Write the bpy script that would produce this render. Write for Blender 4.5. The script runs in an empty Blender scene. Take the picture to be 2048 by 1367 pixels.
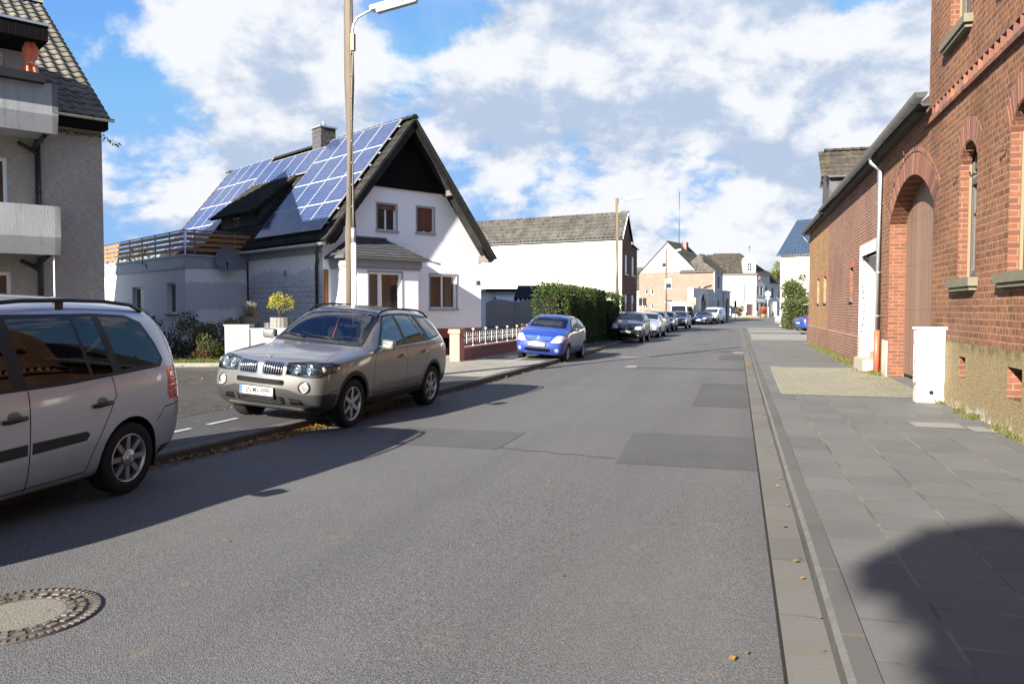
import bpy, bmesh, math, random
from math import sin, cos, pi, radians, sqrt, atan2, exp
from mathutils import Vector, Matrix, geometry
from mathutils.bvhtree import BVHTree
random.seed(7)
S = bpy.context.scene
COL = S.collection

# ------------------------------------------------------------------ camera
cam_d = bpy.data.cameras.new("camera"); cam = bpy.data.objects.new("camera", cam_d); COL.objects.link(cam)
cam_d.sensor_width = 36.0; cam_d.lens = 36.0 * 1570.0 / 2048.0
cam_d.clip_start = 0.1; cam_d.clip_end = 3000
cam.location = (0, 0, 1.68); cam.rotation_euler = (radians(90 - 2.389), 0, 0)
S.camera = cam

# ------------------------------------------------------------------ sun, sky, exposure
SUN_AZ, SUN_EL = 36.6, 23.0          # shadows run this many degrees right of straight ahead
sun_d = bpy.data.lights.new("sun", 'SUN'); sun = bpy.data.objects.new("sun", sun_d); COL.objects.link(sun)
sun_d.energy = 5.0; sun_d.angle = radians(0.53); sun_d.color = (1.0, 0.93, 0.82)
tosun = Vector((-sin(radians(SUN_AZ)) * cos(radians(SUN_EL)), -cos(radians(SUN_AZ)) * cos(radians(SUN_EL)), sin(radians(SUN_EL))))
sun.rotation_euler = tosun.to_track_quat('Z', 'Y').to_euler()
S.view_settings.view_transform = 'Standard'; S.view_settings.look = 'None'
S.view_settings.exposure = 2.0; S.view_settings.gamma = 1.0
S.view_settings.use_curve_mapping = False

W = bpy.data.worlds.new("World"); S.world = W; W.use_nodes = True
def build_world():
    nt = W.node_tree; nt.nodes.clear(); L = nt.links.new
    N = lambda t: nt.nodes.new(t)
    out = N('ShaderNodeOutputWorld'); bg = N('ShaderNodeBackground')
    bg.inputs['Strength'].default_value = 0.074
    sky = N('ShaderNodeTexSky'); sky.sky_type = 'NISHITA'; sky.sun_disc = False
    sky.sun_elevation = radians(SUN_EL); sky.sun_rotation = radians(SUN_AZ + 180)
    sky.air_density = 1.0; sky.dust_density = 0.6; sky.ozone_density = 2.0
    tc = N('ShaderNodeTexCoord'); sep = N('ShaderNodeSeparateXYZ'); L(tc.outputs['Generated'], sep.inputs[0])
    def M(op, a, b=None, c=None, clamp=False):
        n = N('ShaderNodeMath'); n.operation = op; n.use_clamp = clamp
        for i, v in enumerate((a, b, c)):
            if v is None: continue
            if isinstance(v, (int, float)): n.inputs[i].default_value = v
            else: L(v, n.inputs[i])
        return n.outputs[0]
    def MR(v, a, b, c, d):
        n = N('ShaderNodeMapRange'); n.interpolation_type = 'SMOOTHSTEP'
        L(v, n.inputs[0]); n.inputs[1].default_value = a; n.inputs[2].default_value = b
        n.inputs[3].default_value = c; n.inputs[4].default_value = d; return n.outputs[0]
    # clouds lie on a layer overhead: divide by height above the horizon
    zz = M('ADD', M('MAXIMUM', sep.outputs[2], 0.0), 0.50)
    cx = M('DIVIDE', sep.outputs[0], zz); cy = M('DIVIDE', sep.outputs[1], zz)
    cmb = N('ShaderNodeCombineXYZ'); L(cx, cmb.inputs[0]); L(cy, cmb.inputs[1]); cmb.inputs[2].default_value = 0.0
    def noise(scale, detail, rough, off=(0, 0, 0), dist=0.0, shrink=1.0):
        mp = N('ShaderNodeMapping'); mp.inputs['Location'].default_value = off; mp.inputs['Scale'].default_value = (shrink, shrink, 1)
        L(cmb.outputs[0], mp.inputs['Vector'])
        n = N('ShaderNodeTexNoise'); n.inputs['Scale'].default_value = scale; n.inputs['Detail'].default_value = detail
        n.inputs['Roughness'].default_value = rough; n.inputs['Distortion'].default_value = dist
        L(mp.outputs[0], n.inputs['Vector']); return n.outputs['Fac']
    nrm = N('ShaderNodeVectorMath'); nrm.operation = 'NORMALIZE'; L(tc.outputs['Generated'], nrm.inputs[0])
    mass = None                                            # masses of cloud and gaps of blue, each by the direction it stands in
    for (d, k, amt) in CLOUD_MASSES:
        dp = N('ShaderNodeVectorMath'); dp.operation = 'DOT_PRODUCT'; L(nrm.outputs[0], dp.inputs[0]); dp.inputs[1].default_value = d
        g = M('MULTIPLY', M('POWER', 2.718, M('MULTIPLY', M('SUBTRACT', dp.outputs['Value'], 1.0), k)), amt)
        mass = g if mass is None else M('ADD', mass, g)
    def density(shrink):                                   # billows: broad field, puffs, and fine fraying
        b = M('MULTIPLY', M('SUBTRACT', noise(1.9, 4, .5, CLOUD_OFF, .1, shrink), .5), 2.2)
        p = M('MULTIPLY', M('SUBTRACT', noise(5.2, 10, .60, (3.1, 7.7, 0), .12, shrink), .5), 2.5)
        return M('ADD', b, p)
    mass = M('ADD', mass, -.22)
    d0 = M('ADD', density(1.0), mass); d1 = M('ADD', density(.93), mass)       # d1: the same cloud a little higher up
    cover = MR(d0, -0.27, 0.16, 0.0, 1.0)
    wisp = M('MULTIPLY', MR(noise(2.0, 7, .62, (8.3, 2.2, 0), .5), .46, .72, 0.0, .55), MR(sep.outputs[2], 0.0, 0.5, 1.0, .6))
    cover = M('MAXIMUM', cover, wisp)
    under = M('ADD', M('MULTIPLY', M('SUBTRACT', d1, d0), 1.7), M('MULTIPLY', MR(d0, 0.0, 1.0, 0.0, 1.0), .55))
    core = MR(under, -0.10, 0.72, 0.0, 1.0)
    def rgb(c):
        n = N('ShaderNodeRGB'); n.outputs[0].default_value = (*c, 1); return n.outputs[0]
    def mix(f, a, b):
        n = N('ShaderNodeMix'); n.data_type = 'RGBA'; L(f, n.inputs[0]) if not isinstance(f, float) else setattr(n.inputs[0], 'default_value', f)
        L(a, n.inputs[6]); L(b, n.inputs[7]); return n.outputs[2]
    lit = rgb((3.28, 3.32, 3.42)); grey = rgb((1.72, 2.06, 2.66))
    cl = mix(core, lit, grey)
    tint = N('ShaderNodeMix'); tint.data_type = 'RGBA'; tint.blend_type = 'MULTIPLY'; tint.inputs[0].default_value = 1.0
    L(sky.outputs[0], tint.inputs[6]); tint.inputs[7].default_value = SKY_TINT
    cap = N('ShaderNodeMix'); cap.data_type = 'RGBA'; cap.blend_type = 'DARKEN'; cap.inputs[0].default_value = 1.0
    L(tint.outputs[2], cap.inputs[6]); cap.inputs[7].default_value = (1.0, 1.85, 3.2, 1)
    col = mix(M('MULTIPLY', cover, 0.96), cap.outputs[2], cl)
    L(col, bg.inputs['Color']); L(bg.outputs[0], out.inputs[0])
def sky_dir(px, py):
    t = radians(2.389); a = (px - 1024) / 1570; b = (683.5 - py) / 1570
    return tuple(Vector((a, cos(t) + b * sin(t), -sin(t) + b * cos(t))).normalized())
CLOUD_OFF = (1.3, 0.4, 0)
SKY_TINT = (0.44, 0.63, 1.0, 1)
CLOUD_MASSES = [(sky_dir(990, 400), 120, .32), (sky_dir(1250, 520), 150, .22), (sky_dir(560, 90), 60, .75), (sky_dir(930, 150), 160, .75), (sky_dir(1130, 60), 200, .4), (sky_dir(1400, 110), 90, .65), (sky_dir(1680, 210), 120, .55), (sky_dir(1780, 130), 300, .4),
                (sky_dir(1560, 20), 300, .45), (sky_dir(620, 260), 200, .25), (sky_dir(1250, 330), 60, .25), (sky_dir(330, 480), 60, .30), (sky_dir(1650, 380), 120, .35),
                (sky_dir(190, 120), 130, -.42), (sky_dir(240, 300), 200, -.4), (sky_dir(860, 30), 420, -1.0), (sky_dir(770, 190), 420, -.5), (sky_dir(1700, 40), 500, -.7), (sky_dir(1480, 290), 250, -.3), (sky_dir(1800, 240), 700, -.4), (sky_dir(1250, 430), 150, -.05), (sky_dir(1520, 540), 200, -.1), (sky_dir(400, 200), 300, -.3)]
build_world()

# ------------------------------------------------------------------ frames of reference
RD = Vector((sin(radians(16)), cos(radians(16)), 0)); RN = Vector((RD.y, -RD.x, 0))
def rise(y): return 0.007 * max(0.0, y - 80.0)
def AB(a, b, z=0.0):                       # a metres along the road, b metres to the right of the camera's line
    p = RD * a + RN * b; p.z = z; return p
ROADROT = radians(74)                      # local +x along the road, +y to the left of it
def rot_of(deg): return radians(90 - deg)

# ------------------------------------------------------------------ object helpers
def props(o, label=None, cat=None, group=None, kind=None):
    if label: o["label"] = label
    if cat: o["category"] = cat
    if group: o["group"] = group
    if kind: o["kind"] = kind
    return o
def thing(name, label, cat, loc=(0, 0, 0), rotz=0.0, group=None):
    o = bpy.data.objects.new(name, None); o.empty_display_size = 0.2; COL.objects.link(o)
    o.location = loc; o.rotation_euler = (0, 0, rotz)
    return props(o, label, cat, group)
class MB:
    def __init__(s): s.v = []; s.f = []; s.m = []; s.sm = []
    def vert(s, p): s.v.append(tuple(p)); return len(s.v) - 1
    def face(s, idx, mat=0, smooth=False): s.f.append(tuple(idx)); s.m.append(mat); s.sm.append(smooth)
    def poly(s, pts, mat=0, smooth=False): s.face([s.vert(p) for p in pts], mat, smooth)
    def box(s, x0, x1, y0, y1, z0, z1, mat=0):
        b = [s.vert(p) for p in ((x0,y0,z0),(x1,y0,z0),(x1,y1,z0),(x0,y1,z0),(x0,y0,z1),(x1,y0,z1),(x1,y1,z1),(x0,y1,z1))]
        for q in ((0,3,2,1),(4,5,6,7),(0,1,5,4),(1,2,6,5),(2,3,7,6),(3,0,4,7)): s.face([b[i] for i in q], mat)
    def obox(s, o, ax, ay, az, mat=0):                       # box from corner o along three vectors
        o, ax, ay, az = map(Vector, (o, ax, ay, az))
        b = [s.vert(p) for p in (o, o+ax, o+ax+ay, o+ay, o+az, o+ax+az, o+ax+ay+az, o+ay+az)]
        fs = ((0,3,2,1),(4,5,6,7),(0,1,5,4),(1,2,6,5),(2,3,7,6),(3,0,4,7))
        flip = ax.cross(ay).dot(az) < 0
        for q in fs: s.face([b[i] for i in (reversed(q) if flip else q)], mat)
    def prism(s, pts, vec, mat=0, caps=True, smooth=False):  # polygon (3d points) swept along vec
        vec = Vector(vec); a = [s.vert(p) for p in pts]; b = [s.vert(Vector(p) + vec) for p in pts]; n = len(a)
        nrm = geometry.normal([Vector(p) for p in pts]); flip = nrm.dot(vec) > 0
        for i in range(n):
            j = (i + 1) % n; q = (a[i], a[j], b[j], b[i]); s.face(q if flip else q[::-1], mat, smooth)
        if caps:
            s.face(a[::-1] if flip else a, mat); s.face(b if flip else b[::-1], mat)
    def tube(s, pts, r, n=8, mat=0, cap=True, smooth=True):
        pts = [Vector(p) for p in pts]; k = len(pts); rr = r if isinstance(r, (list, tuple)) else [r] * k; rings = []
        up = Vector((0, 0, 1))
        for i, p in enumerate(pts):
            t = (pts[min(i+1, k-1)] - pts[max(i-1, 0)])
            if t.length < 1e-9: t = Vector((0, 0, 1))
            t.normalize(); u = t.cross(up)
            if u.length < 1e-3: u = t.cross(Vector((1, 0, 0)))
            u.normalize(); w = u.cross(t)
            rings.append([s.vert(p + (u * cos(2*pi*j/n) + w * sin(2*pi*j/n)) * rr[i]) for j in range(n)])
        for i in range(k - 1):
            for j in range(n):
                q = (rings[i][j], rings[i][(j+1) % n], rings[i+1][(j+1) % n], rings[i+1][j]); s.face(q[::-1], mat, smooth)
        if cap: s.face(rings[0], mat); s.face(rings[-1][::-1], mat)
    def cyl(s, c, r, h, n=16, mat=0, axis='z', r2=None, cap=True):
        c = Vector(c); d = {'x': Vector((1,0,0)), 'y': Vector((0,1,0)), 'z': Vector((0,0,1))}[axis]
        s.tube([c, c + d * h], [r, r if r2 is None else r2], n, mat, cap)
    def lathe(s, prof, c=(0,0,0), n=24, mat=0, axis='z', smooth=True, seg_mats=None):   # prof: (r, h)
        c = Vector(c); rings = []
        for (r, h) in prof:
            ring = []
            for j in range(n):
                a = 2*pi*j/n
                p = (r*cos(a), r*sin(a), h) if axis == 'z' else ((r*cos(a), h, r*sin(a)) if axis == 'y' else (h, r*cos(a), r*sin(a)))
                ring.append(s.vert(c + Vector(p)))
            rings.append(ring)
        for i in range(len(rings) - 1):
            for j in range(n):
                q = (rings[i][j], rings[i][(j+1) % n], rings[i+1][(j+1) % n], rings[i+1][j])
                s.face(q if axis != 'y' else q[::-1], seg_mats[i] if seg_mats else mat, smooth)
    def ball(s, c, r, n=12, m=8, mat=0, sx=1, sy=1, sz=1):
        c = Vector(c); prof = [(sin(pi*i/m), -cos(pi*i/m)) for i in range(m + 1)]; rings = []
        for (a, h) in prof: rings.append([s.vert(c + Vector((max(a, 1e-4)*cos(2*pi*j/n)*r*sx, max(a, 1e-4)*sin(2*pi*j/n)*r*sy, h*r*sz))) for j in range(n)])
        for i in range(m):
            for j in range(n): s.face((rings[i][j], rings[i][(j+1)%n], rings[i+1][(j+1)%n], rings[i+1][j]), mat, True)
    def build(s, name, mats, parent=None, loc=None, rotz=None):
        me = bpy.data.meshes.new(name); me.from_pydata(s.v, [], s.f)
        if not isinstance(mats, (list, tuple)): mats = [mats]
        for m in mats: me.materials.append(m)
        me.polygons.foreach_set('material_index', s.m); me.polygons.foreach_set('use_smooth', s.sm); me.update()
        o = bpy.data.objects.new(name, me); COL.objects.link(o)
        if parent: o.parent = parent
        if loc is not None: o.location = loc
        if rotz is not None: o.rotation_euler = (0, 0, rotz)
        return o
def inside(p, poly):
    x, y = p; c = False; n = len(poly); j = n - 1
    for i in range(n):
        xi, yi = poly[i]; xj, yj = poly[j]
        if (yi > y) != (yj > y) and x < (xj - xi) * (y - yi) / (yj - yi) + xi: c = not c
        j = i
    return c
def wall(mb, outline, holes=(), y=0.0, reveal=0.15, mat=0, rmat=None, swap=None):
    """upright wall sheet (x, z outline) at depth y facing -y with openings whose jambs run inwards"""
    P = swap or (lambda x, yy, z: (x, yy, z)); rmat = mat if rmat is None else rmat
    vs = []; es = []
    for lp in [outline] + list(holes):
        b = len(vs); n = len(lp); vs += [Vector(p) for p in lp]; es += [(b + i, b + (i + 1) % n) for i in range(n)]
    vo, eo, fo, *_ = geometry.delaunay_2d_cdt(vs, es, [], 0, 1e-5)
    ids = [mb.vert(P(v.x, y, v.y)) for v in vo]
    for f in fo:
        c = sum((vo[i] for i in f), Vector((0, 0))) / len(f)
        if inside(c, outline) and not any(inside(c, h) for h in holes):
            a, b2, d = (vo[i] for i in f[:3]); ccw = (b2 - a).cross(d - a) > 0
            mb.face([ids[i] for i in (f if ccw else f[::-1])], mat)
    if reveal:
        for h in holes:
            n = len(h); area = sum(h[i][0]*h[(i+1)%n][1] - h[(i+1)%n][0]*h[i][1] for i in range(n))
            hh = h if area > 0 else h[::-1]
            for i in range(n):
                (x0, z0), (x1, z1) = hh[i], hh[(i+1) % n]
                mb.poly([P(x0, y, z0), P(x0, y + reveal, z0), P(x1, y + reveal, z1), P(x1, y, z1)][::-1], rmat)
def rect(x0, x1, z0, z1): return [(x0, z0), (x1, z0), (x1, z1), (x0, z1)]
def arch(x0, x1, z0, zs, zc, n=10):                          # opening with a segmental head
    w = (x1 - x0) / 2; h = zc - zs; R = (w*w + h*h) / (2*h); cz = zc - R; cx = (x0 + x1) / 2
    a0 = math.asin(min(1, w / R)) if h <= w else pi - math.asin(min(1, w/R))
    pts = [(x0, z0), (x1, z0)]
    for i in range(n + 1):
        a = a0 - 2*a0*i/n; pts.append((cx + R*sin(a), cz + R*cos(a)))
    return pts
def text_mesh(txt, name, mat, parent, size, loc, rot, extrude=0.002, align='CENTER', xscale=1.0, bold=0.0):
    cu = bpy.data.curves.new(name, 'FONT'); cu.body = txt; cu.size = size; cu.align_x = align; cu.align_y = 'CENTER'; cu.extrude = extrude; cu.offset = bold
    t = bpy.data.objects.new(name, cu); COL.objects.link(t)
    dg = bpy.context.evaluated_depsgraph_get(); me = bpy.data.meshes.new_from_object(t.evaluated_get(dg))
    bpy.data.objects.remove(t); me.materials.clear(); me.materials.append(mat)
    o = bpy.data.objects.new(name, me); COL.objects.link(o)
    if parent: o.parent = parent
    o.location = loc; o.rotation_euler = rot; o.scale = (xscale, 1, 1)
    return o
def copy_thing(root, loc=None, rotz=None):
    r = root.copy(); COL.objects.link(r)
    if loc is not None: r.location = loc
    if rotz is not None: r.rotation_euler = (root.rotation_euler[0], root.rotation_euler[1], rotz)
    def rec(src, dst):
        for ch in list(src.children):
            c = ch.copy(); COL.objects.link(c); c.parent = dst; rec(ch, c)
    rec(root, r); return r

# ------------------------------------------------------------------ materials
class NT:
    def __init__(s, name):
        s.m = bpy.data.materials.new(name); s.m.use_nodes = True; s.t = s.m.node_tree; s.t.nodes.clear()
        s.out = s.N('ShaderNodeOutputMaterial'); s.b = s.N('ShaderNodeBsdfPrincipled'); s.L(s.b.outputs[0], s.out.inputs[0])
        s.tc = s.N('ShaderNodeTexCoord')
    def N(s, t): return s.t.nodes.new(t)
    def L(s, a, b): s.t.links.new(a, b)
    def put(s, sock, v):
        if v is None: return
        if isinstance(v, (int, float)): sock.default_value = v
        elif isinstance(v, tuple): sock.default_value = (*v, 1) if len(v) == 3 and sock.type == 'RGBA' else v
        else: s.L(v, sock)
    def math(s, op, a, b=None, clamp=False):
        n = s.N('ShaderNodeMath'); n.operation = op; n.use_clamp = clamp; s.put(n.inputs[0], a); s.put(n.inputs[1], b); return n.outputs[0]
    def mix(s, f, a, b, blend='MIX'):
        n = s.N('ShaderNodeMix'); n.data_type = 'RGBA'; n.blend_type = blend; s.put(n.inputs[0], f); s.put(n.inputs[6], a); s.put(n.inputs[7], b); return n.outputs[2]
    def noise(s, scale, detail=4, rough=.55, vec=None, dist=0.0, out='Fac'):
        n = s.N('ShaderNodeTexNoise'); n.inputs['Scale'].default_value = scale; n.inputs['Detail'].default_value = detail
        n.inputs['Roughness'].default_value = rough; n.inputs['Distortion'].default_value = dist
        s.L(vec if vec is not None else s.tc.outputs['Object'], n.inputs['Vector']); return n.outputs[out]
    def voro(s, scale, vec=None, feature='F1', out='Distance', rnd=1.0):
        n = s.N('ShaderNodeTexVoronoi'); n.feature = feature; n.inputs['Scale'].default_value = scale; n.inputs['Randomness'].default_value = rnd
        s.L(vec if vec is not None else s.tc.outputs['Object'], n.inputs['Vector']); return n.outputs[out]
    def ramp(s, v, a, b, c=0.0, d=1.0, smooth=False):
        n = s.N('ShaderNodeMapRange'); n.interpolation_type = 'SMOOTHSTEP' if smooth else 'LINEAR'
        for i, x in enumerate((v, a, b, c, d)): s.put(n.inputs[i], x)
        return n.outputs[0]
    def mapping(s, scale=(1,1,1), loc=(0,0,0), rot=(0,0,0), vec=None):
        n = s.N('ShaderNodeMapping'); n.inputs['Scale'].default_value = scale; n.inputs['Location'].default_value = loc; n.inputs['Rotation'].default_value = rot
        s.L(vec if vec is not None else s.tc.outputs['Object'], n.inputs['Vector']); return n.outputs[0]
    def uvw(s, plane='wall', wob=0.0, wobscale=3.0):      # wall: (x+y, z)   floor: (x, y)
        sp = s.N('ShaderNodeSeparateXYZ'); s.L(s.tc.outputs['Object'], sp.inputs[0]); cb = s.N('ShaderNodeCombineXYZ')
        if plane == 'wall': s.L(s.math('ADD', sp.outputs[0], sp.outputs[1]), cb.inputs[0]); s.L(sp.outputs[2], cb.inputs[1])
        else: s.L(sp.outputs[0], cb.inputs[0]); s.L(sp.outputs[1], cb.inputs[1])
        if not wob: return cb.outputs[0]
        nz = s.noise(wobscale, 3, .5, cb.outputs[0], 0, 'Color'); a = s.N('ShaderNodeVectorMath'); a.operation = 'SUBTRACT'; s.L(nz, a.inputs[0]); a.inputs[1].default_value = (.5, .5, .5)
        b = s.N('ShaderNodeVectorMath'); b.operation = 'SCALE'; s.L(a.outputs[0], b.inputs[0]); b.inputs['Scale'].default_value = wob
        c = s.N('ShaderNodeVectorMath'); c.operation = 'ADD'; s.L(cb.outputs[0], c.inputs[0]); s.L(b.outputs[0], c.inputs[1]); return c.outputs[0]
    def brick(s, vec, w, h, mortar, c1, c2, cm, off=.5, sq=1.0, sqf=2, smooth=.15, bias=0.0):
        n = s.N('ShaderNodeTexBrick'); n.offset = off; n.squash = sq; n.squash_frequency = sqf; s.L(vec, n.inputs['Vector'])
        n.inputs['Scale'].default_value = 1; n.inputs['Brick Width'].default_value = w; n.inputs['Row Height'].default_value = h
        n.inputs['Mortar Size'].default_value = mortar; n.inputs['Mortar Smooth'].default_value = smooth; n.inputs['Bias'].default_value = bias
        s.put(n.inputs['Color1'], c1); s.put(n.inputs['Color2'], c2); s.put(n.inputs['Mortar'], cm); return n.outputs['Color'], n.outputs['Fac']
    def bump(s, h, strength=.3, dist=.01, normal=None):
        n = s.N('ShaderNodeBump'); n.inputs['Strength'].default_value = strength; n.inputs['Distance'].default_value = dist; s.L(h, n.inputs['Height'])
        if normal is not None: s.L(normal, n.inputs['Normal'])
        s.L(n.outputs[0], s.b.inputs['Normal']); return n.outputs[0]
    def fin(s, col=None, rough=None, metal=None, spec=None, coat=None, coat_r=None, alpha=None):
        s.put(s.b.inputs['Base Color'], col); s.put(s.b.inputs['Roughness'], rough); s.put(s.b.inputs['Metallic'], metal)
        s.put(s.b.inputs['Specular IOR Level'], spec); s.put(s.b.inputs['Coat Weight'], coat); s.put(s.b.inputs['Coat Roughness'], coat_r)
        return s.m
def mul(c, k): return tuple(min(1, x * k) for x in c)
def plain(name, col, rough=.6, metal=0.0, var=.18, scale=6.0, bump=0.0, bscale=60, spec=None):
    if spec is None and max(col) < .05 and metal == 0: spec = .15
    n = NT(name); f = n.noise(scale, 5, .6); c = n.mix(f, mul(col, 1 - var), mul(col, 1 + var))
    if bump: n.bump(n.noise(bscale, 4, .6), bump, .01)
    return n.fin(c, n.ramp(n.noise(scale*2.3, 3), 0, 1, rough*.85, min(1, rough*1.15)), metal, spec)
def plaster(name, col, var=.06, bump=.35, bscale=45, dirt=.25, grain=(1,1,1)):
    n = NT(name); v = n.mapping(grain)
    f = n.noise(1.1, 6, .6); c = n.mix(f, mul(col, 1 - var), mul(col, 1 + var))
    sp = n.N('ShaderNodeSeparateXYZ'); n.L(n.tc.outputs['Object'], sp.inputs[0])
    st = n.noise(1.0, 5, .6, n.mapping((5, 5, .35)))                         # rain streaks down the render
    c = n.mix(n.math('MULTIPLY', n.ramp(st, .52, .75, 0, 1, True), dirt), c, mul(col, .55))
    low = n.ramp(n.math('ADD', sp.outputs[2], n.math('MULTIPLY', n.noise(2.2, 5, .7), -.9)), -.45, .25, .5, 0, True); c = n.mix(n.math('MULTIPLY', low, min(1.0, dirt*3)), c, (.16, .14, .11))
    pat = n.ramp(n.noise(.55, 4, .55, n.mapping((1, 1, 1), (7, 3, 1))), .48, .62, 0, .22, True); c = n.mix(pat, c, mul(col, .82))
    n.bump(n.noise(bscale, 5, .65, v), bump, .012)
    return n.fin(c, .88, 0, .25)
def brickmat(name, c1, c2, cm, w=.24, h=.085, mortar=.013, sq=.5, wob=.012, bump=.7, soot=.35, plane='wall', var=.5):
    n = NT(name); v = n.uvw(plane, wob, 4.0); col, fac = n.brick(v, w, h, mortar, c1, c2, cm, .5, sq, 2, .25)
    big = n.noise(.55, 5, .6); n2 = n.noise(9, 5, .65)
    col = n.mix(n.math('MULTIPLY', n.ramp(n2, .35, .8, 0, 1), var), col, mul(c1, .45), 'MIX')
    col = n.mix(n.math('MULTIPLY', n.ramp(big, .42, .72, 0, 1, True), soot), col, mul(c2, .5))
    hgt = n.math('ADD', n.math('MULTIPLY', fac, -1.0), n.math('MULTIPLY', n.noise(28, 4, .7), .6))
    n.bump(hgt, bump, .012); return n.fin(col, .9, 0, .2)
def tilemat(name, col, var=.5, moss=(.10, .11, .04), mamt=.35):
    n = NT(name); f = n.voro(3.2, None, 'F1', 'Color'); bw = n.N('ShaderNodeRGBToBW'); n.L(f, bw.inputs[0])
    c = n.mix(bw.outputs[0], mul(col, 1 - var), mul(col, 1 + var)); c = n.mix(n.math('MULTIPLY', n.ramp(n.noise(1.6, 6, .65), .5, .7, 0, 1, True), mamt), c, moss)
    c = n.mix(n.math('MULTIPLY', n.ramp(n.noise(14, 3, .7), .62, .75, 0, 1), .5), c, mul(col, 2.2))
    n.bump(n.noise(50, 4, .6), .3, .01); return n.fin(c, .8, 0, .35 if max(col) > .05 else .12)
def glassmat(name, tint=(.02, .024, .028), rough=.02):       # window panes: dark room behind, sky in front
    n = NT(name); f = n.noise(.9, 3, .5); c = n.mix(f, mul(tint, .5), mul(tint, 1.6)); n.bump(n.noise(1.3, 2, .4), .02, .02)
    return n.fin(c, rough, 0, .9)
def clear_glass(name, tint=(.45, .5, .5), refl=.9):
    n = NT(name); t = n.N('ShaderNodeBsdfTransparent'); t.inputs[0].default_value = (*tint, 1)
    g = n.N('ShaderNodeBsdfGlossy'); g.inputs['Roughness'].default_value = .012; g.inputs[0].default_value = (refl, refl, refl, 1)
    fr = n.N('ShaderNodeFresnel'); fr.inputs[0].default_value = 1.55; mx = n.N('ShaderNodeMixShader')
    f2 = n.math('MULTIPLY_ADD', fr.outputs[0], 1.5); f2.node.inputs[2].default_value = .03; f2.node.use_clamp = True
    nz = n.ramp(n.noise(3, 4, .6), .3, .8, .95, 1.0)
    n.L(n.math('MULTIPLY', f2, nz), mx.inputs[0]); n.L(t.outputs[0], mx.inputs[1]); n.L(g.outputs[0], mx.inputs[2]); n.L(mx.outputs[0], n.out.inputs[0]); return n.m
def foliage(name, dark, light, trans=.35):
    n = NT(name); oi = n.N('ShaderNodeNewGeometry'); f = n.noise(1.4, 4, .6); r = oi.outputs['Random Per Island']
    c = n.mix(n.math('ADD', n.math('MULTIPLY', f, .55), n.math('MULTIPLY', r, .5), True), dark, light)
    n.put(n.b.inputs['Base Color'], c); n.b.inputs['Roughness'].default_value = .55; n.b.inputs['Specular IOR Level'].default_value = .3
    tr = n.N('ShaderNodeBsdfTranslucent'); n.L(n.mix(.5, c, mul(light, 1.3)), tr.inputs[0]); mx = n.N('ShaderNodeMixShader'); mx.inputs[0].default_value = trans
    n.L(n.b.outputs[0], mx.inputs[1]); n.L(tr.outputs[0], mx.inputs[2]); n.L(mx.outputs[0], n.out.inputs[0]); return n.m
# ------------------------------------------------------------------ ground
def asphalt(name, base, speck=.5, stains=True, scale=1.0, tan=(.16, .13, .09)):
    n = NT(name); v = n.tc.outputs['Object']
    cellc = n.voro(125*scale, v, 'F1', 'Color'); bw = n.N('ShaderNodeRGBToBW'); n.L(cellc, bw.inputs[0])
    d = n.voro(125*scale, v, 'F1', 'Distance'); fine = n.noise(260*scale, 2, .6)
    c = n.mix(n.math('MULTIPLY', n.ramp(bw.outputs[0], .30, .80, 0, 1), speck), mul(base, .66), mul(base, 2.3))
    c = n.mix(n.math('MULTIPLY', n.ramp(d, .40, .72, 0, 1), .85), c, mul(base, .25))
    c = n.mix(n.math('MULTIPLY', n.ramp(n.noise(60*scale, 3, .7), .42, .66, 0, 1), .35), c, mul(base, 1.9))
    big = n.noise(.35, 6, .6); c = n.mix(n.ramp(big, .3, .75, 0, .5, True), c, mul(base, 1.35), 'MIX')
    lane = n.noise(1.0, 4, .55, n.mapping((.06, 1.1, 1))); c = n.mix(n.ramp(lane, .35, .7, 0, .35, True), c, mul(base, .65))
    if stains:
        tr = n.noise(1.0, 3, .5, n.mapping((.05, .55, 1), (3, 9, 0))); c = n.mix(n.ramp(tr, .42, .62, 0, .30, True), c, mul(base, 1.25))
        wsp = n.math('MULTIPLY', n.ramp(n.voro(3.1, n.mapping((1, 1, 1), (2, 5, 0))), .0, .045, 1, 0), n.ramp(n.noise(30, 3, .7), .42, .58, 0, .8)); c = n.mix(wsp, c, (.22, .21, .19))
        sp = n.ramp(n.noise(2.3, 2, .3), .68, .73, 0, 1); sp2 = n.ramp(n.noise(11, 3, .6), .5, .62, 0, 1)
        c = n.mix(n.math('MULTIPLY', n.math('MULTIPLY', sp, sp2), .35), c, tan)
    h = n.math('ADD', n.math('MULTIPLY', d, -1.0), n.math('MULTIPLY', fine, .4)); n.bump(h, .55, .006)
    return n.fin(c, n.ramp(big, 0, 1, .72, .88), 0, .35)
ASPH = asphalt("asphalt", (.076, .0755, .075), 1.0)
ASPH_DARK = asphalt("newer asphalt", (.066, .065, .066), .55, False, 1.4)
ASPH_PAVE = asphalt("footway asphalt", (.044, .044, .047), .3, True, 1.2)
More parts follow.
